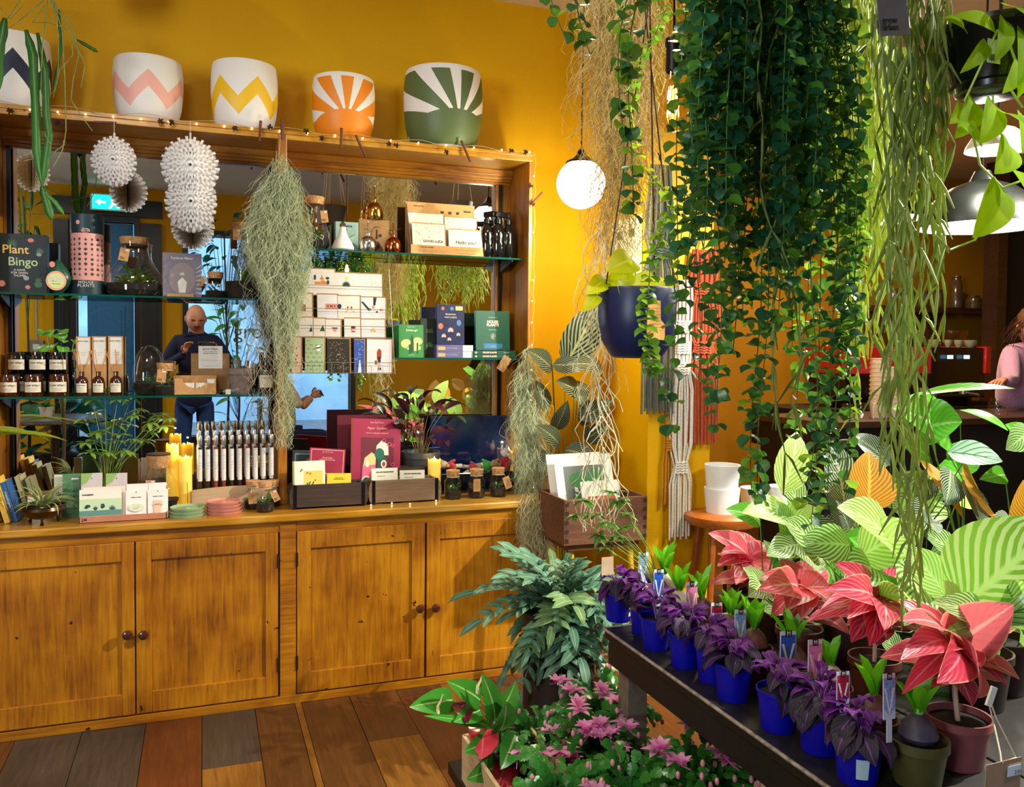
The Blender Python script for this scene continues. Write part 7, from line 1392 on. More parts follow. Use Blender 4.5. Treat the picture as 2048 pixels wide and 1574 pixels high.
P = onY(1125, 1260, 2.75); t = thing('blue_star_fern', 'large blue green star fern spilling over a pot beside the last cupboard door', 'plant', (P.x, 2.78, 0))
MB().lathe([(0, 0), (.13, 0), (.13, .30), (0, .30)], 28).obj('plinth', mat('#2A1E16', .8), t); MB().lathe([(0, .30), (.10, .30), (.14, .50), (.13, .50), (.12, .47), (0, .47)], 32).obj('pot', mat('#201A18', .6), t)
BSF = leafmat('blue_star_leaf', '#3E6A58', tip='#5E8A6C', mid='#9AB89A', trans=.25, rough=.4, var=.35); BS2 = leafmat('blue_star_young', '#6A8A5A', mid='#A8C090', trans=.3)
q = random.Random(8); o = t.location
def frond(a, e, Lg, s_, i):
    m = MB(); pts = [V((0, 0, .48))]; d = V((math.cos(a)*math.cos(e), math.sin(a)*math.cos(e), math.sin(e))); N_ = 7
    for k in range(N_): d = (d+V((0, 0, -.20))).normalized(); pts.append(pts[-1]+d*Lg/N_)
    m.tube(pts, .002, 4, .001)
    for k in range(2, N_+1):
        for s in ((-1, 1) if k < N_ else (0,)):
            dd = (pts[k]-pts[k-1]).normalized(); sd = dd.cross(V((0, 0, 1))).normalized(); x = (dd*(.8 if s else 1)+sd*s).normalized(); z = (V((0, -.5, .8))-x*V((0, -.5, .8)).dot(x)).normalized(); M = Mx((x, z.cross(x), z)).transposed().to_4x4(); M.translation = pts[k]
            m.leaf(s_*(1.2 if not s else 1)*q.uniform(.8, 1.1), s_*.32, M @ Mx.Rotation(-.3, 4, 'Y'), 'strap', fold=.1, droop=.9, nl=5, na=1, wavy=.08, seed=k+i)
    m.obj('frond', BSF if i % 5 else BS2, t)
for i in range(54): frond(q.uniform(0, 2*PI), q.uniform(-.5, 1.45), q.uniform(.15, .34), q.uniform(.06, .11), i)
# ---- Christmas cactus bank and anthurium in a pale crate
SCH = leafmat('christmas_cactus_pad', '#1E5A22', tip='#3E8A30', trans=.15, rough=.25, var=.3); PET = leafmat('magenta_petal', '#D878C4', tip='#F6C0E6', trans=.45, rough=.4, ttint='#FF70D0'); BUD = mat('#E090A0', .5, var=.3, scale=80)
def xcactus(label, px, py, Z, n, fl_, seed, R_=.16):
    P = onZ(px, py, Z+.16); t = potted('christmas_cactus', label, V((P.x, P.y, Z)), .065, .11, '#2A1E1A', group='pink christmas cactuses on the floor stand'); q = random.Random(seed); m = MB(); tips = []
    for i in range(n):
        a = q.uniform(0, 2*PI); e = q.uniform(.25, 1.4); P_ = V((.02*math.cos(a), .02*math.sin(a), .10)); d = V((math.cos(a)*math.cos(e), math.sin(a)*math.cos(e), math.sin(e))); ns = q.randint(3, 6)
        for k in range(ns):
            M = Mx(); x = d; z = (V((q.uniform(-.4, .4), -.6, .7))); z = (z-x*z.dot(x)).normalized(); M = Mx((x, z.cross(x), z)).transposed().to_4x4(); M.translation = P_; Lg = R_*.20
            pts = [(0, 0), (.2, .3), (.32, .26), (.45, .42), (.58, .36), (.75, .46), (.9, .34), (1.0, .25), (.97, 0)]; vs = [(x_*Lg, y_*Lg*.95, 0) for x_, y_ in pts]+[(x_*Lg, -y_*Lg*.95, 0) for x_, y_ in pts[-2:0:-1]]; vs2 = [(.5*Lg, 0, .0015)]+vs
            nn = len(vs); m.add(vs2, [(0, j+1, (j+1) % nn+1) for j in range(nn)], [(.5, .5)]+[(.5, k/ns)]*nn, M=M)
            P_ = P_+d*Lg*.95; d = (d+V((q.uniform(-.2, .2), q.uniform(-.2, .2), -.38))).normalized()
        tips.append((P_, d))
    tag(m.obj('stem_pads', SCH, t, smooth=False), kind='stuff'); q.shuffle(tips)
    tips.sort(key=lambda s: -(s[0].z-s[0].y*.6)+q.uniform(-.06, .06))
    for i, (P_, d) in enumerate(tips[:fl_]):
        f_ = MB()
        for w_ in range(3):
            for k in range(5): a = 2*PI*k/5+w_*.6; f_.leaf(.042-.004*w_, .019, aim(P_+d*.014*w_, a, .2+.35*w_, 0), 'lance', fold=.3, droop=.5, nl=4, na=1)
        f_.tube([P_, P_+d*.03, P_+d*.05+V((0, -.006, .004))], .003, 5, .001); f_.obj('flower', PET, t)
    b_ = MB(); [b_.ball(P_+d*.008, .006, 7, 5, (1, 1, 1.7)) for P_, d in tips[fl_:fl_+26]]; tag(b_.obj('buds', BUD, t), kind='stuff')
FS = .20
xcactus('christmas cactus full of pink flowers nearest the anthurium', 1075, 1440, FS, 90, 9, 1); xcactus('christmas cactus with pink flowers in the middle of the floor stand', 1190, 1450, FS, 100, 9, 2); xcactus('christmas cactus behind, under the bench corner', 1215, 1395, FS, 70, 5, 3); xcactus('christmas cactus with one magenta flower against the bench', 1400, 1530, FS, 100, 3, 4, .17); xcactus('christmas cactus with many closed buds at the bottom edge', 1260, 1570, FS, 110, 2, 5, .17); xcactus('christmas cactus cut by the bottom edge beside the crate corner', 1120, 1560, FS, 100, 3, 6)
t = thing('floor_stand', 'low dark stand holding the christmas cactuses', 'stand', (.95, 1.95, 0)); MB().box(-.26, .14, -.65, .45, .165, .2).obj('board', BEN, t, smooth=False)
for x_ in (-.22, .10):
    for y_ in (-.6, .4): MB().box(x_-.02, x_+.02, y_-.02, y_+.02, 0, .165).obj('leg', BEN, t, smooth=False)
PAL = woodmat('pale_crate_pine', [(.3, '#A88A60'), (.6, '#CDB48A'), (.8, '#DCC8A0')], 'Y', 5, 12, .7, 0); ANL = leafmat('anthurium_leaf', '#2E7A24', tip='#4A9A34', mid='#A8D080', trans=.3, rough=.22); SPR = leafmat('red_spathe', '#C8283A', tip='#D84A58', trans=.3, rough=.15, ttint='#FF4050', mid='#E87080'); SPD = leafmat('maroon_spathe', '#4A0A1C', trans=.1, rough=.12)
ca = onZ(918, 1478, .33); t = thing('pine_crate', 'pale pine crate holding the red anthurium', 'crate', (ca.x+.02, ca.y-.30, 0))
for x_ in (0, .20): MB().box(x_-.005, x_+.005, -.35, .32, .20, .33).obj('side_board', PAL, t, smooth=False)
for y_ in (-.35, .32): MB().box(0, .2, y_-.005, y_+.005, .20, .33).obj('end_board', PAL, t, smooth=False)
MB().box(0, .2, -.35, .32, .19, .20).obj('bottom_board', PAL, t, smooth=False)
for y_ in (-.3, .27): MB().box(0, .2, y_-.02, y_+.02, 0, .19).obj('foot', PAL, t, smooth=False)
P = V((ca.x+.11, ca.y-.05, .2005)); t = potted('anthurium', 'anthurium with glossy leaves, red and maroon spathes at the crate', P, .07, .12, '#2A1E1A'); Yp = P.y
for b, tp, w, mt in [((905, 1400), (816, 1415), 52, ANL), ((960, 1400), (890, 1362), 50, ANL), ((960, 1420), (905, 1445), 40, ANL), ((990, 1440), (960, 1345), 50, ANL), ((1000, 1420), (1030, 1360), 50, ANL), ((985, 1480), (925, 1505), 46, ANL), ((1000, 1460), (1010, 1400), 60, ANL), ((975, 1450), (845, 1432), 20, ANL), ((918, 1405), (935, 1448), 40, SPD), ((965, 1455), (962, 1520), 66, SPR), ((1010, 1525), (985, 1600), 70, SPR), ((1000, 1530), (930, 1560), 50, ANL), ((1030, 1470), (1000, 1540), 50, ANL)]:
    lf(t, None, (*b, Yp-.05), (*tp, Yp-.14), w, mt, shape='heart', hint=(0, -.9, .5), droop=.5, stem=(0, 0, .11), fold=.12)
for (px, py) in ((876, 1412), (955, 1372)): c_ = onY(px, py, Yp-.12)-P; MB().tube([c_+V((0, 0, -.02)), c_, c_+V((.008, 0, .012)), c_+V((.012, -.004, .03))], .005, 7, .002).obj('spadix', mat('#E6DDA0', .5), t)
P = onY(1225, 1350, 2.45); t = thing('white_bloom', 'single white flower glowing behind the christmas cactuses', 'flower', (P.x, 2.45, .2)); MB().tube([(0, 0, 0), (0, 0, P.z-.2)], .004, 6).obj('stem', STEMG, t)
for k in range(6): MB().leaf(.055, .028, aim((0, 0, P.z-.2), 2*PI*k/6, .9, 0), 'ovate', fold=.3, droop=.9, nl=5, na=1).obj('petal', leafmat('white_petal', '#E8E4C0', trans=.35), t)
# ============================================================ HANGING PLANTS
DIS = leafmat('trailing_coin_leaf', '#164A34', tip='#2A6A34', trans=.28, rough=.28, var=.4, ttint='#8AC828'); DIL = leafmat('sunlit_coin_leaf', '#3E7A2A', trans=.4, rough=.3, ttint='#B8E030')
P0 = onY(1500, -330, 1.30)
t = thing('trailing_vine', 'huge dark green curtain of trailing round leaved vine hanging from a ceiling pot', 'plant', P0); o = t.location
MB().lathe([(0, 0), (.09, 0), (.12, .14), (.11, .14), (.10, .12), (0, .12)], 28).obj('pot', mat('#2A2420', .7), t)
for a in (0, 2.1, 4.2): MB().tube([(.115*math.cos(a), .115*math.sin(a), .13), (0, 0, H-o.z)], .0015, 5).obj('cord', TW, t)
q = random.Random(21); st_m = MB(); lm = MB(); LSRC = []; nleaf = 0
lsh = MB().leaf(.026, .027, None, 'obl', fold=.35, droop=.7, nl=4, na=1, cup=.3)
ends = [(1352, 850), (1372, 600), (1390, 760), (1408, 500), (1420, 850), (1436, 780), (1452, 560), (1470, 700), (1488, 640), (1505, 985), (1520, 990), (1535, 560), (1552, 640), (1568, 600), (1580, 700), (1600, 880), (1618, 1000), (1632, 1050), (1648, 900), (1662, 1010), (1672, 760), (1684, 980), (1694, 740), (1706, 715)]
lines_ = []
for k, (ex, ey) in enumerate(ends):
    for r_ in range(2 if ey < 720 else 1): lines_.append((ex+q.uniform(-8, 8), ey*(1 if r_ == 0 else q.uniform(.6, .9)), q.uniform(-.10, .10)))
for k in range(46): lines_.append((q.uniform(1378, 1648), q.uniform(180, 540), q.uniform(-.12, .12)))
lines_ += [(1262, 430, -.05), (1250, 250, -.05), (1130, 60, 0), (1180, 110, 0)]
for (ex, ey, yo) in lines_:
    sx = min(1622, max(1385, 1510+(ex-1510)*.82)); Yq = 1.30+yo; top = onY(sx, -260, Yq); bot = onY(ex, ey, Yq); pts = []; n = max(6, int((top.z-bot.z)/.02)); ph = q.uniform(0, 6)
    for i in range(n+1):
        s_ = i/n; p_ = top.lerp(bot, s_); p_.x += .006*math.sin(ph+s_*n*.25)+(.0 if s_ < .8 else .0)+(bot.x-top.x)*(.5*math.sin(PI*s_)); p_.y += .006*math.cos(ph*2+s_*n*.21); pts.append(p_-o)
    st_m.tube(pts[::2]+[pts[-1]], .0012, 4, .0008)
    for i in range(1, n+1):
        if (pts[i]+o).z > H-.02: continue
        front = (yo < .02 or ey > 560)
        for s in (-1, 1):
            if q.random() < .12: continue
            a = ph+i*1.57+(0 if s > 0 else PI)+q.uniform(-.5, .5); M = aim(pts[i], a, q.uniform(-.9, .5), q.uniform(-.6, .6), q.uniform(.7, 1.2))
            vis = o.z+pts[i].z < onY(1500, 20, 1.3).z
            if vis and front and nleaf < 296 and q.random() < .22:
                if not LSRC: s0 = lsh.obj('leaf', DIS, t); s0.matrix_local = M; LSRC.append(s0.data)
                else: inst(LSRC[0], t, M, 'leaf') if False else None; 
                if nleaf: o_ = bpy.data.objects.new('leaf', LSRC[0]); COL.objects.link(o_); o_.parent = t; o_.matrix_local = M
                nleaf += 1
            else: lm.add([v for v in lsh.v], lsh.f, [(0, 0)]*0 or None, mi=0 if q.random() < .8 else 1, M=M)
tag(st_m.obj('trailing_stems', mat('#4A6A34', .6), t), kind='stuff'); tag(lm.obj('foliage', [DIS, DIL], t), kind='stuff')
# thin vine over the navy pot
t = thing('thin_vine', 'single thin trailing vine crossing in front of the navy pot and its tag', 'plant', onY(1290, -40, 1.75)); o = t.location; pts = [onY(a, b, 1.75)-o for a, b in ((1290, -40), (1330, 25), (1300, 90), (1275, 140), (1262, 220), (1282, 330), (1345, 400), (1322, 470), (1300, 530), (1296, 600), (1292, 660), (1306, 720), (1300, 750))]
fine = []
for i in range(len(pts)-1):
    for k in range(6): fine.append(pts[i].lerp(pts[i+1], k/6))
MB().tube(fine, .0012, 4).obj('stem', mat('#5A7A34', .6), t); src = None
for i, p_ in enumerate(fine):
    for s in (0, PI):
        M = aim(p_, i*1.3+s, q.uniform(-.6, .4), q.uniform(-.5, .5), q.uniform(.7, 1.1)*(.8 if i < 35 else 1.15))
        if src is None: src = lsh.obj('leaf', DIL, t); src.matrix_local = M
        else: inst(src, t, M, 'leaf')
# rhipsalis
RHI = leafmat('mistletoe_cactus_stem', '#7E9048', tip='#A8B068', trans=.35, rough=.5, var=.35, ttint='#D8E070')
def rhips(label, x0, x1, ends_, Y, n, seed, w=.0052, ytop=-160, paper=False, col=None, seg=.075):
    P = onY((x0+x1)/2, ytop-60, Y); P.z = min(P.z, H-.25); t = thing('mistletoe_cactus', label, 'plant', P); q = random.Random(seed); o = t.location; m = MB()
    MB().lathe([(0, 0), (.07, 0), (.09, .12), (.08, .12), (.07, .1), (0, .1)], 24).obj('pot', mat('#3A3430', .7), t)
    for a in (0, 2.1, 4.2): MB().tube([(.088*math.cos(a), .088*math.sin(a), .11), (0, 0, H-o.z)], .0012, 5).obj('cord', TW, t)
    for k in range(n):
        ex = x0+(x1-x0)*q.random(); ey = np_interp(ex, ends_)*q.uniform(.35, 1.0); Yq = Y+q.uniform(-.09, .09); sx = (x0+x1)/2+(ex-(x0+x1)/2)*.7
        top, bot = onY(sx, ytop, Yq)-o, onY(ex, ey, Yq)-o; Lg = top.z-bot.z; ns = max(2, int(Lg/seg)); cur = [top]
        for i in range(ns):
            s_ = (i+1)/ns; tgt = top.lerp(bot, s_); nx = tgt+V((q.uniform(-.022, .022), q.uniform(-.016, .016), q.uniform(-.012, .012))); a = cur[-1]; mid_ = a.lerp(nx, .5)+V((q.uniform(-.004, .004), q.uniform(-.004, .004), 0)); ww = w*.5
            m.tube([a, a.lerp(mid_, .5), mid_, nx], [ww*.35, ww, ww, ww*.4], 5)
            if i > 0 and q.random() < .75: 
                e_ = a+V((q.uniform(-.04, .04), q.uniform(-.02, .02), -seg*q.uniform(.6, 1.0))); m.tube([a, a.lerp(e_, .4)+V((0, 0, .008)), e_], [ww*.35, ww, ww*.3], 5)
            cur.append(nx)
    tag(m.obj('hanging_stems', col or RHI, t), kind='stuff'); return t
def np_interp(x, pts):
    for i in range(len(pts)-1):
        if x <= pts[i+1][0]: a, b = pts[i], pts[i+1]; return a[1]+(b[1]-a[1])*(x-a[0])/(b[0]-a[0])
    return pts[-1][1]
rhips('long mistletoe cactus with dark upper stems reaching down to the pink leaves', 1745, 1895, [(1745, 700), (1785, 1000), (1795, 1260), (1850, 1330), (1870, 860), (1895, 560)], 1.22, 40, 3, w=.0062)
RHP = leafmat('pale_mistletoe_stem', '#98AC50', tip='#B8C468', trans=.45, rough=.5, var=.3, ttint='#E8F080')
rhips('paler mistletoe cactus hanging between the dark vine and the long one', 1645, 1790, [(1645, 480), (1680, 720), (1710, 960), (1745, 800), (1790, 620)], 1.55, 64, 4, w=.007, col=RHP, ytop=-60)
rhips('dense pale mistletoe cactus further back behind the paper tag', 1650, 1850, [(1650, 430), (1750, 560), (1850, 420)], 1.9, 210, 5, w=.0065, ytop=95, seg=.06, col=RHP)
rhips('few long mistletoe stems hanging through the dark vine', 1450, 1610, [(1450, 880), (1500, 700), (1590, 1190), (1610, 1210)], 1.28, 9, 6)
t = thing('shop_ticket', 'grey paper ticket hung among the mistletoe stems at the top', 'ticket', onY(1790, 66, 1.10)); w_ = .062
MB().box(-w_/2, w_/2, 0, .0012, -.004, .10).obj('paper_ticket', mat('#6A6462', .7), t, rot=(0, -.16, 0), smooth=False); text('grow\nurban', .015, (-.012, -.0012, .013), INK, t, rot=(PI/2, -.16, 0), line=.75); MB().tube([(0, 0, .09), (.01, 0, .3), (0, .1, H-t.location.z)], .001, 5).obj('string', TW, t)
# neon heart leaf philodendron in black pot
P = onY(1985, 190, 1.18); t = thing('neon_hanging_plant', 'black hanging nursery pot trailing glowing lime heart leaves at the top right', 'plant', P); o = t.location; r = onY(2075, 100, 1.18).x-onY(1985, 100, 1.18).x; r *= .92; h = onY(1985, 60, 1.18).z-P.z
MB().lathe([(0, 0), (r*.55, 0), (r*.60, .004), (r*.62, .014), (r*.70, .016), (r*.93, h*.88), (r*.95, h*.9), (r, h*.92), (r, h), (r*.95, h), (0, h*.9)], 36).obj('pot', mat('#0A0C0C', .25, coat=.3), t); MB().box(-r*.85, -r*.55, -r*.60, -r*.598, h*.25, h*.6).obj('barcode_label', WHT, t, (0, 0, 0), smooth=False)
decal(t, [rc(-r*.80+.0026*i, h*.28, -r*.80+.0026*i+.0013, h*.38) for i in range(7)], -r*.601, INK)
for a in (.6, 2.6, 4.4): MB().tube([(r*math.cos(a), r*math.sin(a), h*.95), (0, 0, .45), (0, 0, H-o.z)], .0022, 5).obj('cord', mat('#3A1A14', .7), t)
NE2 = leafmat('lime_heart_leaf', '#8CB400', tip='#A4CC00', trans=.55, rough=.9, spec=.05, mid='#A8C808', ttint='#C8F000')
for i, (b, tp, w) in enumerate([((2010, 40), (1985, 128), 46), ((1975, 88), (1915, 150), 36), ((1990, 60), (1900, 35), 40), ((1950, 205), (1905, 280), 56), ((1990, 210), (1955, 290), 66), ((2020, 290), (1985, 350), 70), ((2048, 60), (2030, 200), 60), ((2000, 225), (2048, 250), 50), ((2005, 378), (1940, 478), 84), ((1965, 300), (1915, 250), 40), ((2045, 230), (2040, 310), 50), ((1930, 60), (1880, 40), 30), ((2010, 10), (2060, 40), 40), ((2030, 340), (2060, 400), 60), ((1925, 215), (1895, 250), 40), ((2040, 130), (2000, 190), 44)]):
    lf(t, None, (*b, 1.10), (*tp, 1.05), w, NE2, shape='heart', hint=(0, -1, .25), droop=.5, seed=i, fold=.12)
for pts in ([(2010, 60), (2030, 120), (2022, 180), (2045, 215)], [(1995, 60), (1930, 200), (1960, 330), (2005, 375), (2048, 360)], [(2005, 380), (1950, 480), (1900, 500), (1870, 470)], [(1985, 190), (1992, 250), (2015, 290)]): MB().tube([onY(a, b, 1.1)-o for a, b in pts], .0022, 5).obj('vine', mat('#A8C050', .5), t)
# large pale air plant mass with roots
mossp([(1150, 1320, -120), (1180, 1310, 0), (1185, 1310, 60), (1180, 1300, 180), (1195, 1295, 290), (1200, 1270, 400), (1195, 1250, 520)], 2.30, 'air_plant_curtain', 'large straw coloured air plant curtain hanging beside the globe pendant', 1500, '#B8A468', .0010, 31, step=.024, out=.02, hang=(onY(1240, -200, 2.3).x, 2.3, H))
mossp([(1190, 1260, 440), (1178, 1230, 560), (1182, 1218, 640), (1180, 1215, 800), (1172, 1215, 950), (1176, 1205, 1065)], 2.28, 'air_plant_root', 'pale bare roots dangling down in front of the prints in the crate', 70, '#CFC8A4', .0020, 33, step=.034, curl=.55)
# ============================================================ CAFE BEYOND THE PILLAR
BRN2 = woodmat('cafe_dark_wood', [(.3, '#1E0F08'), (.6, '#3E2412'), (.8, '#5A3820')], 'X', 4, 10, .5, .2); ST = mat('#9A9A98', .25, .9, var=.05); REDM = mat('#A80E14', .2, var=0, coat=.8); CUP = mat('#8A8F78', .3, coat=.4)
def dome(label, px, py, wpx, Y, e=30, pwr=40, sh='#101412'):
    P = onY(px, py, Y); r = (onY(px+wpx/2, py, Y).x-onY(px-wpx/2, py, Y).x)/2; t = thing('dome_pendant', label, 'lamp', P, group=None)
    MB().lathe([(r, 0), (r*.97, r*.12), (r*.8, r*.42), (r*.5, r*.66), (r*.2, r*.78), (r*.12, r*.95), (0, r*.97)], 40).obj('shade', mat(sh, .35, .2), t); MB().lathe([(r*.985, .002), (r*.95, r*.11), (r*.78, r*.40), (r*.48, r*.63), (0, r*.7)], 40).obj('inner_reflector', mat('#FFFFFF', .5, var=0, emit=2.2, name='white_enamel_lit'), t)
    MB().ball((0, 0, r*.25), r*.2, 16, 10).obj('bulb', mat('#FFF6E0', .3, var=0, emit=e, name='lamp_bulb'), t); MB().tube([(0, 0, r*.95), (0, 0, H-P.z)], .004, 6).obj('cord', BLKM, t)
    light('dome_light', 'POINT', (P.x, P.y, P.z-.03), pwr, (1, .95, .78), .05)
dome('wide black dome pendant with glowing white inside over the leaf bank', 1962, 455, 176, 2.35, pwr=12); dome('smaller black dome pendant glimpsed behind the mistletoe stems', 1758, 440, 132, 3.3, pwr=22); dome('small white dome pendant glowing behind the lime heart leaves', 1996, 300, 90, 2.15, e=22, pwr=20, sh='#E8E8E0')
Yb = 3.75; A, B_ = onY(1650, 845, Yb), onY(2250, 880, Yb); zc = A.z
cb = thing('cafe_counter', 'dark wooden cafe counter behind the leaf bank', 'counter', (A.x, Yb, 0)); MB().box(0, 2.6, 0, .62, zc-.04, zc).obj('counter_top', BRN2, cb, smooth=False, bev=.005); MB().box(.04, 2.56, .04, .6, 0, zc-.04).obj('counter_body', mat('#0E0A08', .7), cb, smooth=False)
def gl(label, px, hpx, Y, rpx, mt, nm, base=None, prof=None, cat='glass', group=None):
    P = onY(px, 835, Y); P.z = zc if base is None else base; k_ = P.y/FP*1.12; r = rpx*k_; h = hpx*k_; t = thing(nm, label, cat, P, group=group); MB().lathe([(0, 0)]+[(r*a, h*b) for a, b in (prof or [(.8, 0), (1, 1), (.9, .98)])], 22).obj('body', mt, t); return t
for k in range(4): gl('clear ribbed tumbler on the cafe counter, %s from the vine' % ('first', 'second', 'third', 'fourth')[k], 1694+k*26, 36, 3.85+.05*(k % 2), 11, GLS, 'tumbler', group='tumblers on the cafe counter')
for j, px in enumerate((1758, 1786)):
    for k in range(9 if j else 11):
        P = onY(px, 800, 3.95); kk = 4.4/FP; tag(MB().lathe([(0, 0), (16*kk, 0), (21*kk, 34*kk), (22*kk, 34*kk), (22*kk, 36*kk), (19*kk, 35*kk), (14*kk, .004), (0, .004)], 22).obj('paper_cup', mat('#D8C0A0', .6, var=.05), None, (P.x, 3.95, zc+.026*k)), 'kraft paper cup, %s up the %s cup tower' % (('lowest', 'second', 'third', 'fourth', 'fifth', 'sixth', 'seventh', 'eighth', 'ninth', 'tenth', 'topmost')[k], ('left', 'right')[j]), 'cup', 'paper cups stacked on the counter')
gl('glass preserve jar on the cafe counter near the woman', 1995, 44, 3.85, 22, GLS, 'preserve_jar', prof=[(.9, 0), (1, .1), (1, .75), (.85, .85), (.85, 1)], cat='jar')
Yr = 4.95; zr = 1.02; A = onY(1690, 740, Yr); B_ = onY(1972, 740, Yr); 
rb = thing('back_counter', 'dark back counter under the espresso machine', 'counter', ((A.x+B_.x)/2, Yr+.25, 0)); MB().box(-1.1, 1.3, -.3, .3, zr-.3, zr-.0).box(-1.05, 1.25, -.25, .25, 0, zr-.3).obj('body', mat('#120C08', .6), rb, smooth=False)
w = B_.x-A.x; z0, z1 = zr+.08, onY(1830, 694, Yr).z
t = thing('espresso_machine', 'black and red espresso machine with two lit blue displays', 'machine', ((A.x+B_.x)/2, Yr, zr)); mb_ = MB().box(-w/2, w/2, 0, .4, .07, z1-zr).obj('body', mat('#14100E', .25, .4, coat=.4), t, smooth=False, bev=.01)
for s in (-1, 1): MB().box(s*w/2-.03, s*w/2+.03, -.02, .42, (z1-zr)*.55, z1-zr+.01).obj('red_end_panel', REDM, t, smooth=False, bev=.008)
MB().box(-w*.5, w*.08, -.02, .0, (z1-zr)*.55, z1-zr).obj('red_front', REDM, t, smooth=False, bev=.006)
for px in (1900, 1933): c_ = onY(px, 714, Yr-.03); g = MB().box(-.028, .028, -.004, 0, -.014, .014).obj('display', mat('#9AE0FF', .3, var=0, emit=3, name='lit_display'), t, (c_.x-t.location.x, -.03, c_.z-zr), smooth=False); text('93.0', .02, (0, -.006, 0), NAVY, g)
for i in range(3): MB().lathe([(0, 0), (.035, 0), (.035, .05), (0, .05)], 18).tube([(0, 0, .01), (0, -.14, 0)], .012, 8).obj('group_head', ST, t, (-w*.3+w*.3*i, -.04, .10))
for i in range(5): MB().box(-.02, .02, 0, .3, 0, .07).obj('foot', BLKM, t, (-w*.4+w*.2*i, .02, 0), smooth=False)
for k, px in enumerate((1868, 1896, 1917, 1940)):
    c_ = onY(px, 694, Yr+.1); g = thing('coffee_cup', 'sage green cup on top of the espresso machine, %s from the mistletoe stems' % ('first', 'second', 'third', 'fourth')[k], 'cup', (c_.x, Yr+.1, z1), group='cups on the espresso machine'); r = (.045, .03, .036, .05)[k]; MB().lathe([(0, 0), (r*.5, 0), (r*.9, .03), (r, .06), (r*.93, .06), (r*.8, .03), (0, .01)], 22).obj('cup', CUP, g); MB().tube([(r*.9, 0, .05), (r*1.4, 0, .045), (r*1.4, 0, .02), (r*.8, 0, .02)], .006, 6).obj('handle', CUP, g)
Ys = 5.9; A, B_ = onY(1755, 610, Ys), onY(1968, 603, Ys); sh = tag(MB().box(0, B_.x-A.x, 0, .36, -.05, 0).obj('wall_shelf', BRN2, None, (A.x, Ys, A.z), smooth=False), 'dark wooden shelf of jars on the far cafe wall', 'shelf'); MB().box((B_.x-A.x)*.55, (B_.x-A.x)*.6, .1, .36, -.35, -.05).obj('bracket', BRN2, sh, smooth=False)
for k, (px, hp, rp) in enumerate(((1780, 40, 14), (1808, 46, 16), (1838, 38, 15), (1868, 42, 14), (1905, 76, 13), (1940, 32, 18))): gl('glass storage jar on the far shelf, %s along' % ('first', 'second', 'third', 'fourth', 'tall fifth', 'squat sixth')[k], px, hp, Ys+.15, rp, mat('#5A4A34', .1, var=.4, coat=1), 'storage_jar', base=A.z, prof=[(.95, 0), (1, .05), (1, .78), (.75, .86), (.8, 1), (0, 1)], cat='jar', group='jars on the far cafe shelf')
c_ = onY(1890, 680, 5.4); g = thing('coffee_grinder', 'glass topped coffee grinder behind the cups', 'grinder', (c_.x, 5.35, zr)); MB().box(-.12, .12, -.1, .14, 0, .36).obj('body', BLKM, g, smooth=False, bev=.01); MB().lathe([(.07, .36), (.14, .58), (.14, .6), (0, .6)], 24).obj('hopper', GLA, g)
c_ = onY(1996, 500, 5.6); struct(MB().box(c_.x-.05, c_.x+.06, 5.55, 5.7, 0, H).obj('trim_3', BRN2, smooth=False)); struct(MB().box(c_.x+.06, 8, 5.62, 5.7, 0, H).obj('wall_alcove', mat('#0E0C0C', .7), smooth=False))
# white tubs on an orange stool right of the pillar
P = onZ(1443, 1055, .62); P = V((2.50, 3.32, 0)); zt_ = onY(1443, 1022, 3.32).z; t = thing('tub_stool', 'round orange brown wooden stool holding the tall white tub', 'stool', (onY(1443, 1040, 3.3).x, 3.3, 0)); OW = woodmat('orange_stool', [(.3, '#6A2E08'), (.6, '#A85A18'), (.8, '#C07830')], 'X', 4, 8, .4, .3)
MB().lathe([(0, zt_-.05), (.16, zt_-.05), (.17, zt_-.03), (.17, zt_-.01), (.15, zt_), (0, zt_)], 32).obj('seat', OW, t)
for a in (.6, 2.2, 3.8, 5.3): MB().tube([(.11*math.cos(a), .11*math.sin(a), zt_-.05), (.17*math.cos(a), .17*math.sin(a), 0)], .015, 8).obj('leg', OW, t)
k_ = 3.62/FP; x_ = t.location.x
for k in range(2): tag(MB().lathe([(0, 0), (33*k_, 0), (38*k_, 50*k_), (38*k_, 53*k_), (34*k_, 53*k_), (30*k_, .01), (0, .01)], 32).obj('white_tub', mat('#D8D8D8', .5, var=.03), None, (x_, 3.3, zt_+k*50*k_)), 'tall white tub, %s one on the orange stool' % ('lower', 'upper')[k], 'tub', 'white tubs')
MB_ = thing('side_table', 'low black table behind the pillar carrying white tubs', 'table', (onY(1545, 1010, 3.5).x, 3.5, 0)); zq = onY(1545, 1010, 3.5).z; MB().box(-.2, .28, -.18, .18, zq-.02, zq).obj('top', BLKM, MB_, smooth=False)
for sx in (-.17, .25):
    for sy in (-.15, .15): MB().tube([(sx, sy, 0), (sx, sy, zq-.02)], .01, 6).obj('leg', BLKM, MB_)
for k, px in enumerate((1508, 1562)): tag(MB().lathe([(0, 0), (.058, 0), (.068, .11), (.062, .11), (.05, .01), (0, .01)], 28).obj('white_tub', mat('#D8D8D8', .5, var=.03), None, (onY(px, 1000, 3.42).x, 3.42, zq)), 'short white tub on the black side table, %s of two' % ('nearer the pillar', 'farther from the pillar')[k], 'tub', 'white tubs')
# ---- people: one continuous skinned body each



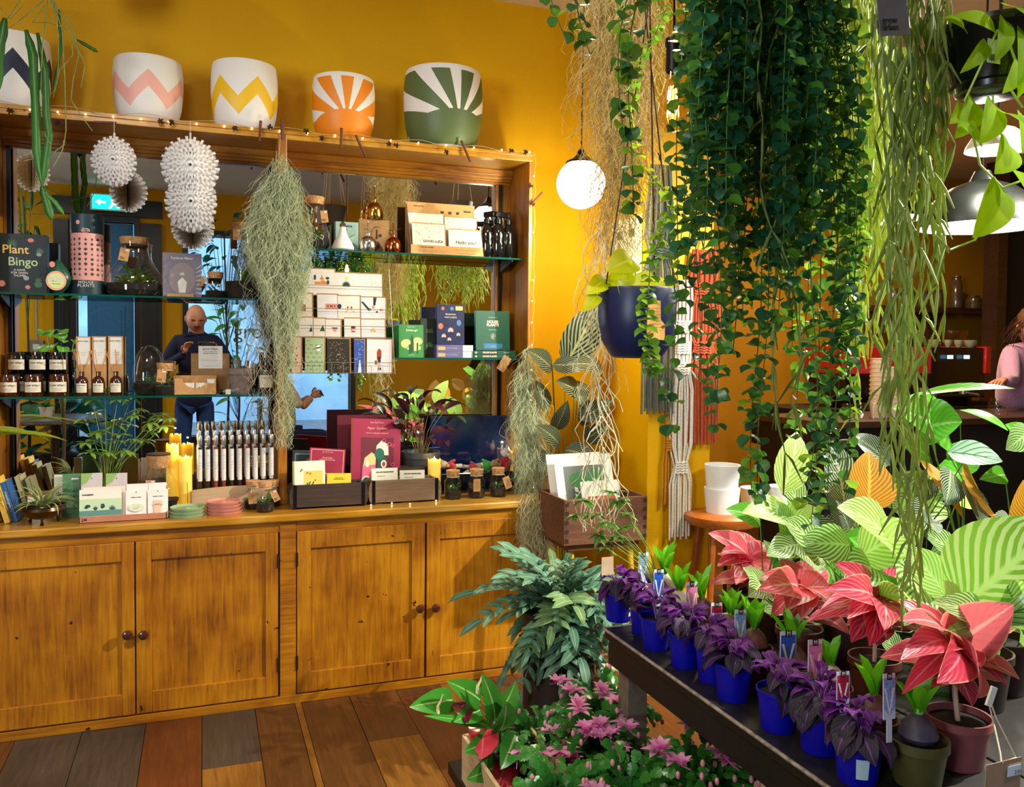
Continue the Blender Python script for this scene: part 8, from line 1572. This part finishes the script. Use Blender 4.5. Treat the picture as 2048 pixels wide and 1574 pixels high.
def body(parent, name, J, E, mt, sub=2):
    ks = list(J); me = bpy.data.meshes.new(name); me.from_pydata([J[k][:3] for k in ks], [(ks.index(a), ks.index(b)) for a, b in E], []); me.materials.append(mt); o = bpy.data.objects.new(name, me); COL.objects.link(o); o.parent = parent
    sk = o.modifiers.new('skin', 'SKIN'); sk.use_smooth_shade = True; sl = me.skin_vertices[0].data
    for i, k in enumerate(ks): r = J[k][3]; sl[i].radius = (r, J[k][4] if len(J[k]) > 4 else r); sl[i].use_root = (i == 0)
    s = o.modifiers.new('sub', 'SUBSURF'); s.levels = sub; s.render_levels = sub; return o
SKN = mat('#C08A70', .5, var=.08, scale=30, bump=.1); NVJ = mat('#0C1438', .85, var=.2, scale=120, bump=.4); JEAN = mat('#1A3A78', .85, var=.25, scale=90, bump=.5)
def head(parent, c, r, tilt, hair=None, stache=False, fwd=V((0, 1, 0))):
    """head facing fwd (local +Y), with brow, eye sockets, nose, mouth and ears"""
    M = Mx.Translation(c) @ (Mx.Rotation(math.atan2(-fwd.x, fwd.y), 4, 'Z')) @ Mx.Rotation(tilt, 4, 'X'); vs = []; fs = []; n, k = 28, 20
    for i in range(k+1):
        ph = PI*i/k; z = math.cos(ph)
        for j in range(n):
            a = 2*PI*j/n; s = math.sin(ph); x, y = s*math.sin(a), s*math.cos(a); w_ = .78*(1-.18*max(0, -z)**1.2); X_, Y_, Z_ = x*w_, y*(.95-.12*max(0, -z) if y > 0 else 1.0), z*1.18
            if y > 0:
                Y_ += .24*math.exp(-((x/.11)**2+((z+.10)/.20)**2))*1.0 - .10*math.exp(-(((abs(x)-.30)/.16)**2+((z-.08)/.12)**2)) + .05*math.exp(-((z-.24)/.09)**2-(x/.5)**2) + .06*math.exp(-((x/.25)**2+((z+.42)/.07)**2)) + .06*math.exp(-((x/.3)**2+((z+.80)/.16)**2))
            vs.append((X_*r, Y_*r, Z_*r))
    for i in range(k):
        for j in range(n): fs.append((i*n+j, (i+1)*n+j, (i+1)*n+(j+1) % n, i*n+(j+1) % n))
    MB().add(vs, fs, M=M).obj('head', SKN, parent)
    for s in (-1, 1): MB().ball((s*.80*r, -.02*r, 0), .2*r, 10, 8, (.35, .8, 1.4), M=M).obj('ear', SKN, parent); MB().ball((s*.30*r, .76*r, .07*r), .085*r, 8, 6, (1.2, .6, .5), M=M).obj('eye', INK, parent); MB().tube([(s*.16*r, .90*r, .20*r), (s*.30*r, .90*r, .25*r), (s*.46*r, .80*r, .20*r)], .035*r, 6, M=M).obj('eyebrow', mat('#3A2A1E', .9), parent)
    if stache: MB().tube([(-.24*r, .88*r, -.36*r), (-.1*r, 1.0*r, -.29*r), (.1*r, 1.0*r, -.29*r), (.24*r, .88*r, -.36*r)], [.03*r, .06*r, .06*r, .03*r], 8, M=M).obj('moustache', mat('#4A3020', .9), parent)
    MB().tube([(-.18*r, .90*r, -.44*r), (0, .95*r, -.43*r), (.18*r, .90*r, -.44*r)], .03*r, 6, M=M).obj('lips', mat('#A86458', .5), parent); return M
def hand(parent, wrist, dirv, palm, mt=SKN, sc=1, curl=.5, name='hand', flip=1):
    """palm with four fingers and a side thumb; dirv = along the hand, palm = palm normal"""
    d = V(dirv).normalized(); pn = (V(palm)-d*V(palm).dot(d)).normalized(); sd = d.cross(pn)*flip; W_ = V(wrist); J = {'w': (*W_, .024*sc)}; E = []; J['p'] = (*(W_+d*.045*sc), .030*sc, .016*sc); E.append(('w', 'p'))
    for i, (off, Lg) in enumerate(((-.030, .062), (-.010, .072), (.010, .068), (.028, .052))):
        b = W_+d*.085*sc+sd*off*sc; J['k%d' % i] = (*b, .0095*sc); E.append(('p', 'k%d' % i)); c = b+(d*math.cos(curl)+pn*math.sin(curl))*Lg*.5*sc; J['m%d' % i] = (*c, .0085*sc); E.append(('k%d' % i, 'm%d' % i)); e = c+(d*math.cos(curl*2)+pn*math.sin(curl*2))*Lg*.5*sc; J['t%d' % i] = (*e, .007*sc); E.append(('m%d' % i, 't%d' % i))
    b = W_+d*.035*sc-sd*.034*sc; J['h1'] = (*b, .012*sc); J['h2'] = (*(b+(d*.6-sd*.6+pn*.3)*.036*sc), .010*sc); J['h3'] = (*(b+(d*1.1-sd*.7+pn*.5)*.05*sc), .008*sc); E += [('p', 'h1'), ('h1', 'h2'), ('h2', 'h3')]; return body(parent, name, J, E, mt, 1)
# the man who takes the picture: stands right behind the viewpoint, seen only in the mirror
PZ = 1.45; t = thing('person', 'bald moustached man in a navy sweater and jeans holding a phone, reflected in the mirror', 'person', (.0, -.33, 0)); HX = mir(393, 630, -.33).x
J = {'hem': (HX-.02, 0, .84, .165, .12), 'pel': (HX-.02, 0, .95, .165, .12), 'wst': (HX-.01, 0, 1.12, .15, .105), 'che': (HX, .0, 1.34, .175, .115), 'nk': (HX, .01, 1.52, .075), 'nk2': (HX, .03, 1.58, .062), 'sl': (HX-.17, 0, 1.47, .072), 'el': (HX-.27, .06, 1.24, .052), 'wl': (HX-.10, .24, 1.36, .036), 'sr': (HX+.17, 0, 1.47, .072), 'er': (HX+.29, .06, 1.25, .052), 'wr': (HX+.17, .24, 1.36, .036)}
body(t, 'sweater', J, [('hem', 'pel'), ('pel', 'wst'), ('wst', 'che'), ('che', 'nk'), ('nk', 'nk2'), ('che', 'sl'), ('sl', 'el'), ('el', 'wl'), ('che', 'sr'), ('sr', 'er'), ('er', 'wr')], NVJ)
J = {'pel': (HX-.02, 0, .97, .145, .10)}; E = []
for s, n_ in ((-1, 'a'), (1, 'b')): J['h'+n_] = (HX-.02+s*.09, 0, .88, .095); J['k'+n_] = (HX-.02+s*.10, .03, .50, .066); J['f'+n_] = (HX-.02+s*.11, 0, .10, .05); E += [('pel', 'h'+n_), ('h'+n_, 'k'+n_), ('k'+n_, 'f'+n_)]
body(t, 'jeans', J, E, JEAN)
for s in (-1, 1): MB().ball((HX-.02+s*.11, .06, .045), .05, 14, 8, (1, 2.6, .9)).obj('shoe', BLK, t)
MB().tube([(HX, .01, 1.55), (HX, .045, 1.62)], .066, 14).obj('neck', SKN, t); head(t, V((HX-.005, .06, 1.675)), .110, -.38, stache=True, fwd=V((.12, 1, 0)))
hand(t, (HX-.10, .24, 1.36), (.25, .25, .8), (.6, .7, 0), curl=.5, flip=-1); hand(t, (HX+.17, .24, 1.36), (-.25, .25, .8), (-.6, .7, 0), curl=.5)
ph = thing('phone', 'dark phone with lens cluster held up in both hands', 'phone', (.035, -.012, 1.435)); MB().box(-.075, .072, -.012, -.003, -.036, .036).obj('case', mat('#26282A', .4), ph, smooth=False, bev=.004)
for dx, dz in ((-.052, .016), (-.052, -.010), (-.033, .003)): MB().lathe([(0, 0), (.009, 0), (.009, .003), (0, .003)], 16, M=Mx.Rotation(-PI/2, 4, 'X')).obj('lens', mat('#0A0A10', .05, coat=1), ph, (dx, -.0035, dz))
MB().lathe([(.022, 0), (.022, .001), (.019, .001)], 28, M=Mx.Rotation(-PI/2, 4, 'X')).obj('magnet_ring', mat('#5A5C5E', .4), ph, (.012, -.003, 0))
# barista in a pink sweater bending over the counter
P = onY(2042, 760, 4.45); t = thing('person', 'woman with wavy brown hair and a pink sweater leaning over the cafe counter', 'person', (P.x-.02, 4.5, 0)); t.scale = (1.08,)*3; PKS = mat('#C090B8', .9, var=.15, scale=100, bump=.5, sheen=.4)
J = {'pel': (.08, .05, .95, .15, .11), 'wst': (.06, .0, 1.08, .15, .11), 'che': (.0, -.05, 1.26, .16, .12), 'nk': (-.03, -.10, 1.40, .07), 'sl': (-.13, -.08, 1.32, .07), 'el': (-.26, -.20, 1.16, .055), 'wl': (-.42, -.30, 1.17, .036), 'sr': (.17, -.06, 1.32, .07), 'er': (.24, -.2, 1.12, .055), 'wr': (.1, -.34, 1.12, .036)}
body(t, 'sweater', J, [('pel', 'wst'), ('wst', 'che'), ('che', 'nk'), ('che', 'sl'), ('sl', 'el'), ('el', 'wl'), ('che', 'sr'), ('sr', 'er'), ('er', 'wr')], PKS)
J = {'pel': (.08, .05, .93, .14, .11)}; E = []
for s, n_ in ((-1, 'a'), (1, 'b')): J['h'+n_] = (.08+s*.08, .05, .82, .09); J['k'+n_] = (.08+s*.09, .03, .46, .06); J['f'+n_] = (.08+s*.09, .06, .07, .045); E += [('pel', 'h'+n_), ('h'+n_, 'k'+n_), ('k'+n_, 'f'+n_)]
body(t, 'trousers', J, E, BLK)
M_ = head(t, V((-.06, -.17, 1.50)), .10, -.55, fwd=V((-.75, -1, 0))); hm = MB(); q = random.Random(3)
for i in range(260):
    a, e = q.uniform(0, 2*PI), q.uniform(-.1, 1.5); b = V((math.cos(a)*math.cos(e)*.082, math.sin(a)*math.cos(e)*.10-.012, math.sin(e)*.118)); 
    if b.y > .055 and b.z < .06: continue
    pts = [b]; d = V((b.x, b.y-.02, -.02)).normalized()
    for k in range(7): d = (d+V((q.uniform(-.3, .3), q.uniform(-.3, .1), -.5))).normalized(); pts.append(pts[-1]+d*.024)
    hm.tube(pts, .004, 3, .001, M=M_)
hm.ball((0, -.01, .01), .108, 16, 10, (.8, 1, 1.14), M=M_ @ Mx.Translation((0, -.018, .008))); tag(hm.obj('hair', mat('#5A3A26', .6, var=.4, scale=80), t), kind='stuff'); hand(t, (-.42, -.30, 1.17), (-1, -.2, -.1), (0, 0, -1), curl=.4)
# ============================================================ FRONT OF THE SHOP, seen in the mirrors
p = mir(226, 406, WFY+.1); t = thing('exit_sign', 'lit green and white emergency exit sign above the front door', 'sign', p, rot=(0, 0, PI)); MB().box(-.22, .22, -.03, 0, -.09, .09).obj('housing', mat('#C8C4B8', .5), t, smooth=False); MB().box(-.2, .2, -.034, -.03, -.075, .075).obj('lit_panel', mat('#10C8B8', .4, var=0, emit=2.2, name='exit_green'), t, smooth=False)
WL_ = mat('#E8FFF8', .4, var=0, emit=4, name='exit_white'); decal(t, [el(-.02, .05, .014, .014), [(-.05, .0), (-.01, .03), (.02, .03), (.01, -.01), (.04, -.06), (.02, -.065), (-.01, -.02), (-.05, -.06), (-.065, -.05), (-.03, -.01)], [(.07, -.012), (.12, -.012), (.12, -.035), (.17, 0), (.12, .035), (.12, .012), (.07, .012)], rc(-.17, -.06, -.09, .06)], -.0342, WL_, 'exit_symbol')
TP = mir(100, 855, -.75); t = thing('round_table', 'round grey slatted table by the front door with a white pot on it', 'table', (mir(110, 860, -.9).x, -.9, 0)); zt_ = .76; TM = woodmat('grey_table_slats', [(.3, '#3A3E44'), (.6, '#6A7078'), (.8, '#A0A4A8')], 'Y', 3, 6, .35, .4); MB().lathe([(0, zt_-.04), (.42, zt_-.04), (.44, zt_-.03), (.44, zt_), (0, zt_)], 48).obj('table_top', TM, t); MB().tube([(0, 0, 0), (0, 0, zt_-.04)], .035, 12).lathe([(0, 0), (.24, 0), (.24, .02), (0, .03)], 32).obj('pedestal', BRN2, t)
c_ = mir(93, 870, -.75); t2 = potted('small_plant', 'small white pot with a leafy sprig on the round table', V((c_.x, -.75, zt_)), .06, .11, '#D8D8D4'); jungle(t2, .09, .03, .03, 30, .07, None, 91)
MON = leafmat('monstera_leaf', '#0E4A3C', tip='#1A6A50', mid='#3A8A6A', trans=.3, rough=.2, ttint='#3AC0A0')
def bush(label, px0, px1, py0, py1, Y, n, Lg, w, seed, mt, shape='heart', name='potted_tree'):
    P = mir((px0+px1)/2, py1, Y); t = thing(name, label, 'plant', (P.x, Y, 0)); q = random.Random(seed); MB().lathe([(0, 0), (.14, 0), (.18, .34), (.16, .34), (.15, .3), (0, .3)], 28).obj('pot', mat('#3A3A3C', .6), t); MB().tube([(0, 0, .3), (.02, 0, .8), (-.02, 0, mir(px0, py0, Y).z-.2)], .016, 7, .008).obj('trunk', mat('#4A3A26', .8), t)
    for i in range(n):
        c_ = mir(q.uniform(px0, px1), q.uniform(py0, py1), Y+q.uniform(-.2, .2)); b = V((c_.x-P.x, q.uniform(-.2, .2), max(.36, c_.z))); a = math.atan2(b.y, b.x)+q.uniform(-.6, .6); l_ = MB().leaf(Lg*q.uniform(.7, 1.1), w*Lg, aim(b, a, q.uniform(-.5, .6), q.uniform(-.4, .4)), shape, droop=.7, nl=6, na=2, seed=i).obj('leaf', mt, t)
        if i % 3 == 0: MB().tube([(0, 0, .32 if b.z < 1 else b.z*.6), (b.x*.5, b.y*.5, b.z*.8), b], .004, 4).obj('leaf_stalk', STEMG, t)
bush('large dark monstera by the front window behind the round table', 40, 190, 800, 905, -1.5, 26, .34, .8, 3, MON); bush('tall leafy rubber plant beside the shop window behind the man', 430, 520, 600, 860, -1.9, 60, .20, .38, 4, PHI, 'ovate'); bush('hanging fern like plant in the window at the mirror top', 395, 510, 430, 540, -1.9, 50, .16, .4, 5, MON, 'ovate'); bush('dark palm in the corner left of the front door', 30, 75, 350, 470, -1.6, 34, .42, .09, 6, MON, 'lance', 'potted_palm'); bush('heart leaved plant seen over the candles in the mirror', 95, 150, 655, 740, .6, 18, .11, .8, 7, PHI)
t = thing('person', 'seated customer in a cream shirt and dark trousers tapping a phone, seen in the mirror', 'person', (mir(566, 800, -.95).x, -.95, 0)); CRM = mat('#C8BCA4', .8)
J = {'pel': (0, 0, .52, .15, .12), 'wst': (0, -.02, .70, .14, .1), 'che': (0, -.02, .92, .16, .11), 'nk': (.02, 0, 1.1, .06), 'sl': (.02, .16, 1.04, .065), 'el': (.16, .2, .82, .05), 'sr': (.02, -.17, 1.04, .065), 'er': (.18, -.16, .82, .05)}
body(t, 'shirt', J, [('pel', 'wst'), ('wst', 'che'), ('che', 'nk'), ('che', 'sl'), ('sl', 'el'), ('che', 'sr'), ('sr', 'er')], CRM)
J = {'pel': (0, 0, .50, .14, .13)}; E = []
for s, n_ in ((-1, 'a'), (1, 'b')): J['h'+n_] = (.1, s*.1, .50, .09); J['k'+n_] = (.45, s*.13, .52, .065); J['f'+n_] = (.48, s*.13, .08, .045); E += [('pel', 'h'+n_), ('h'+n_, 'k'+n_), ('k'+n_, 'f'+n_)]
body(t, 'trousers', J, E, NVJ); head(t, V((.06, 0, 1.27)), .10, -.3, fwd=V((1, .2, 0)))
for s in (-1, 1): body(t, 'forearm', {'a': (.16, s*.19, .82, .045), 'b': (.28, s*.10, .92, .03)}, [('a', 'b')], SKN); hand(t, (.28, s*.10, .92), (.8, -s*.4, .3), (0, -s, .2), flip=s)
tag(MB().box(-.005, .005, -.07, .07, -.035, .035).obj('smartphone', BLKM, None, (t.location.x+.38, -.95, .96), (0, -.5, 0), smooth=False), 'black smartphone in the hands of the seated customer', 'phone')
t = thing('chair', 'simple wooden chair under the seated customer', 'chair', (t.location.x, -.95, 0)); MB().box(-.2, .22, -.2, .2, .36, .39).obj('seat', BRN2, t, smooth=False); MB().box(-.24, -.21, -.2, .2, .6, .9).obj('backrest', BRN2, t, smooth=False)
for sx in (-.22, .2):
    for sy in (-.18, .18): MB().tube([(sx, sy, 0), (sx, sy, .9 if sx < 0 else .36)], .014, 6).obj('leg', BRN2, t)
c_ = mir(74, 690, WFY+.05); t = thing('wall_switch', 'grey surface switch box with vertical conduit on the yellow front wall', 'switch', c_, rz=PI); MB().box(-.07, .07, -.05, .04, -.09, .05).obj('box', mat('#7A7464', .6), t, smooth=False, bev=.004); MB().box(-.03, .03, -.054, -.05, -.05, .01).obj('rocker', WHT, t, smooth=False); MB().tube([(0, 0, .05), (0, 0, 1.2)], .012, 8).obj('conduit', mat('#A8A090', .5), t)
# ---- lettering curves become real meshes
bpy.context.view_layer.update()
for o in [o for o in bpy.data.objects if o.type == 'FONT']:
    me = bpy.data.meshes.new_from_object(o); n = bpy.data.objects.new('x', me); COL.objects.link(n)
    n.parent = o.parent; n.location = o.location; n.rotation_euler = o.rotation_euler; nm_ = o.name.split('.')[0]
    bpy.data.objects.remove(o); n.name = nm_; n['kind'] = 'stuff'
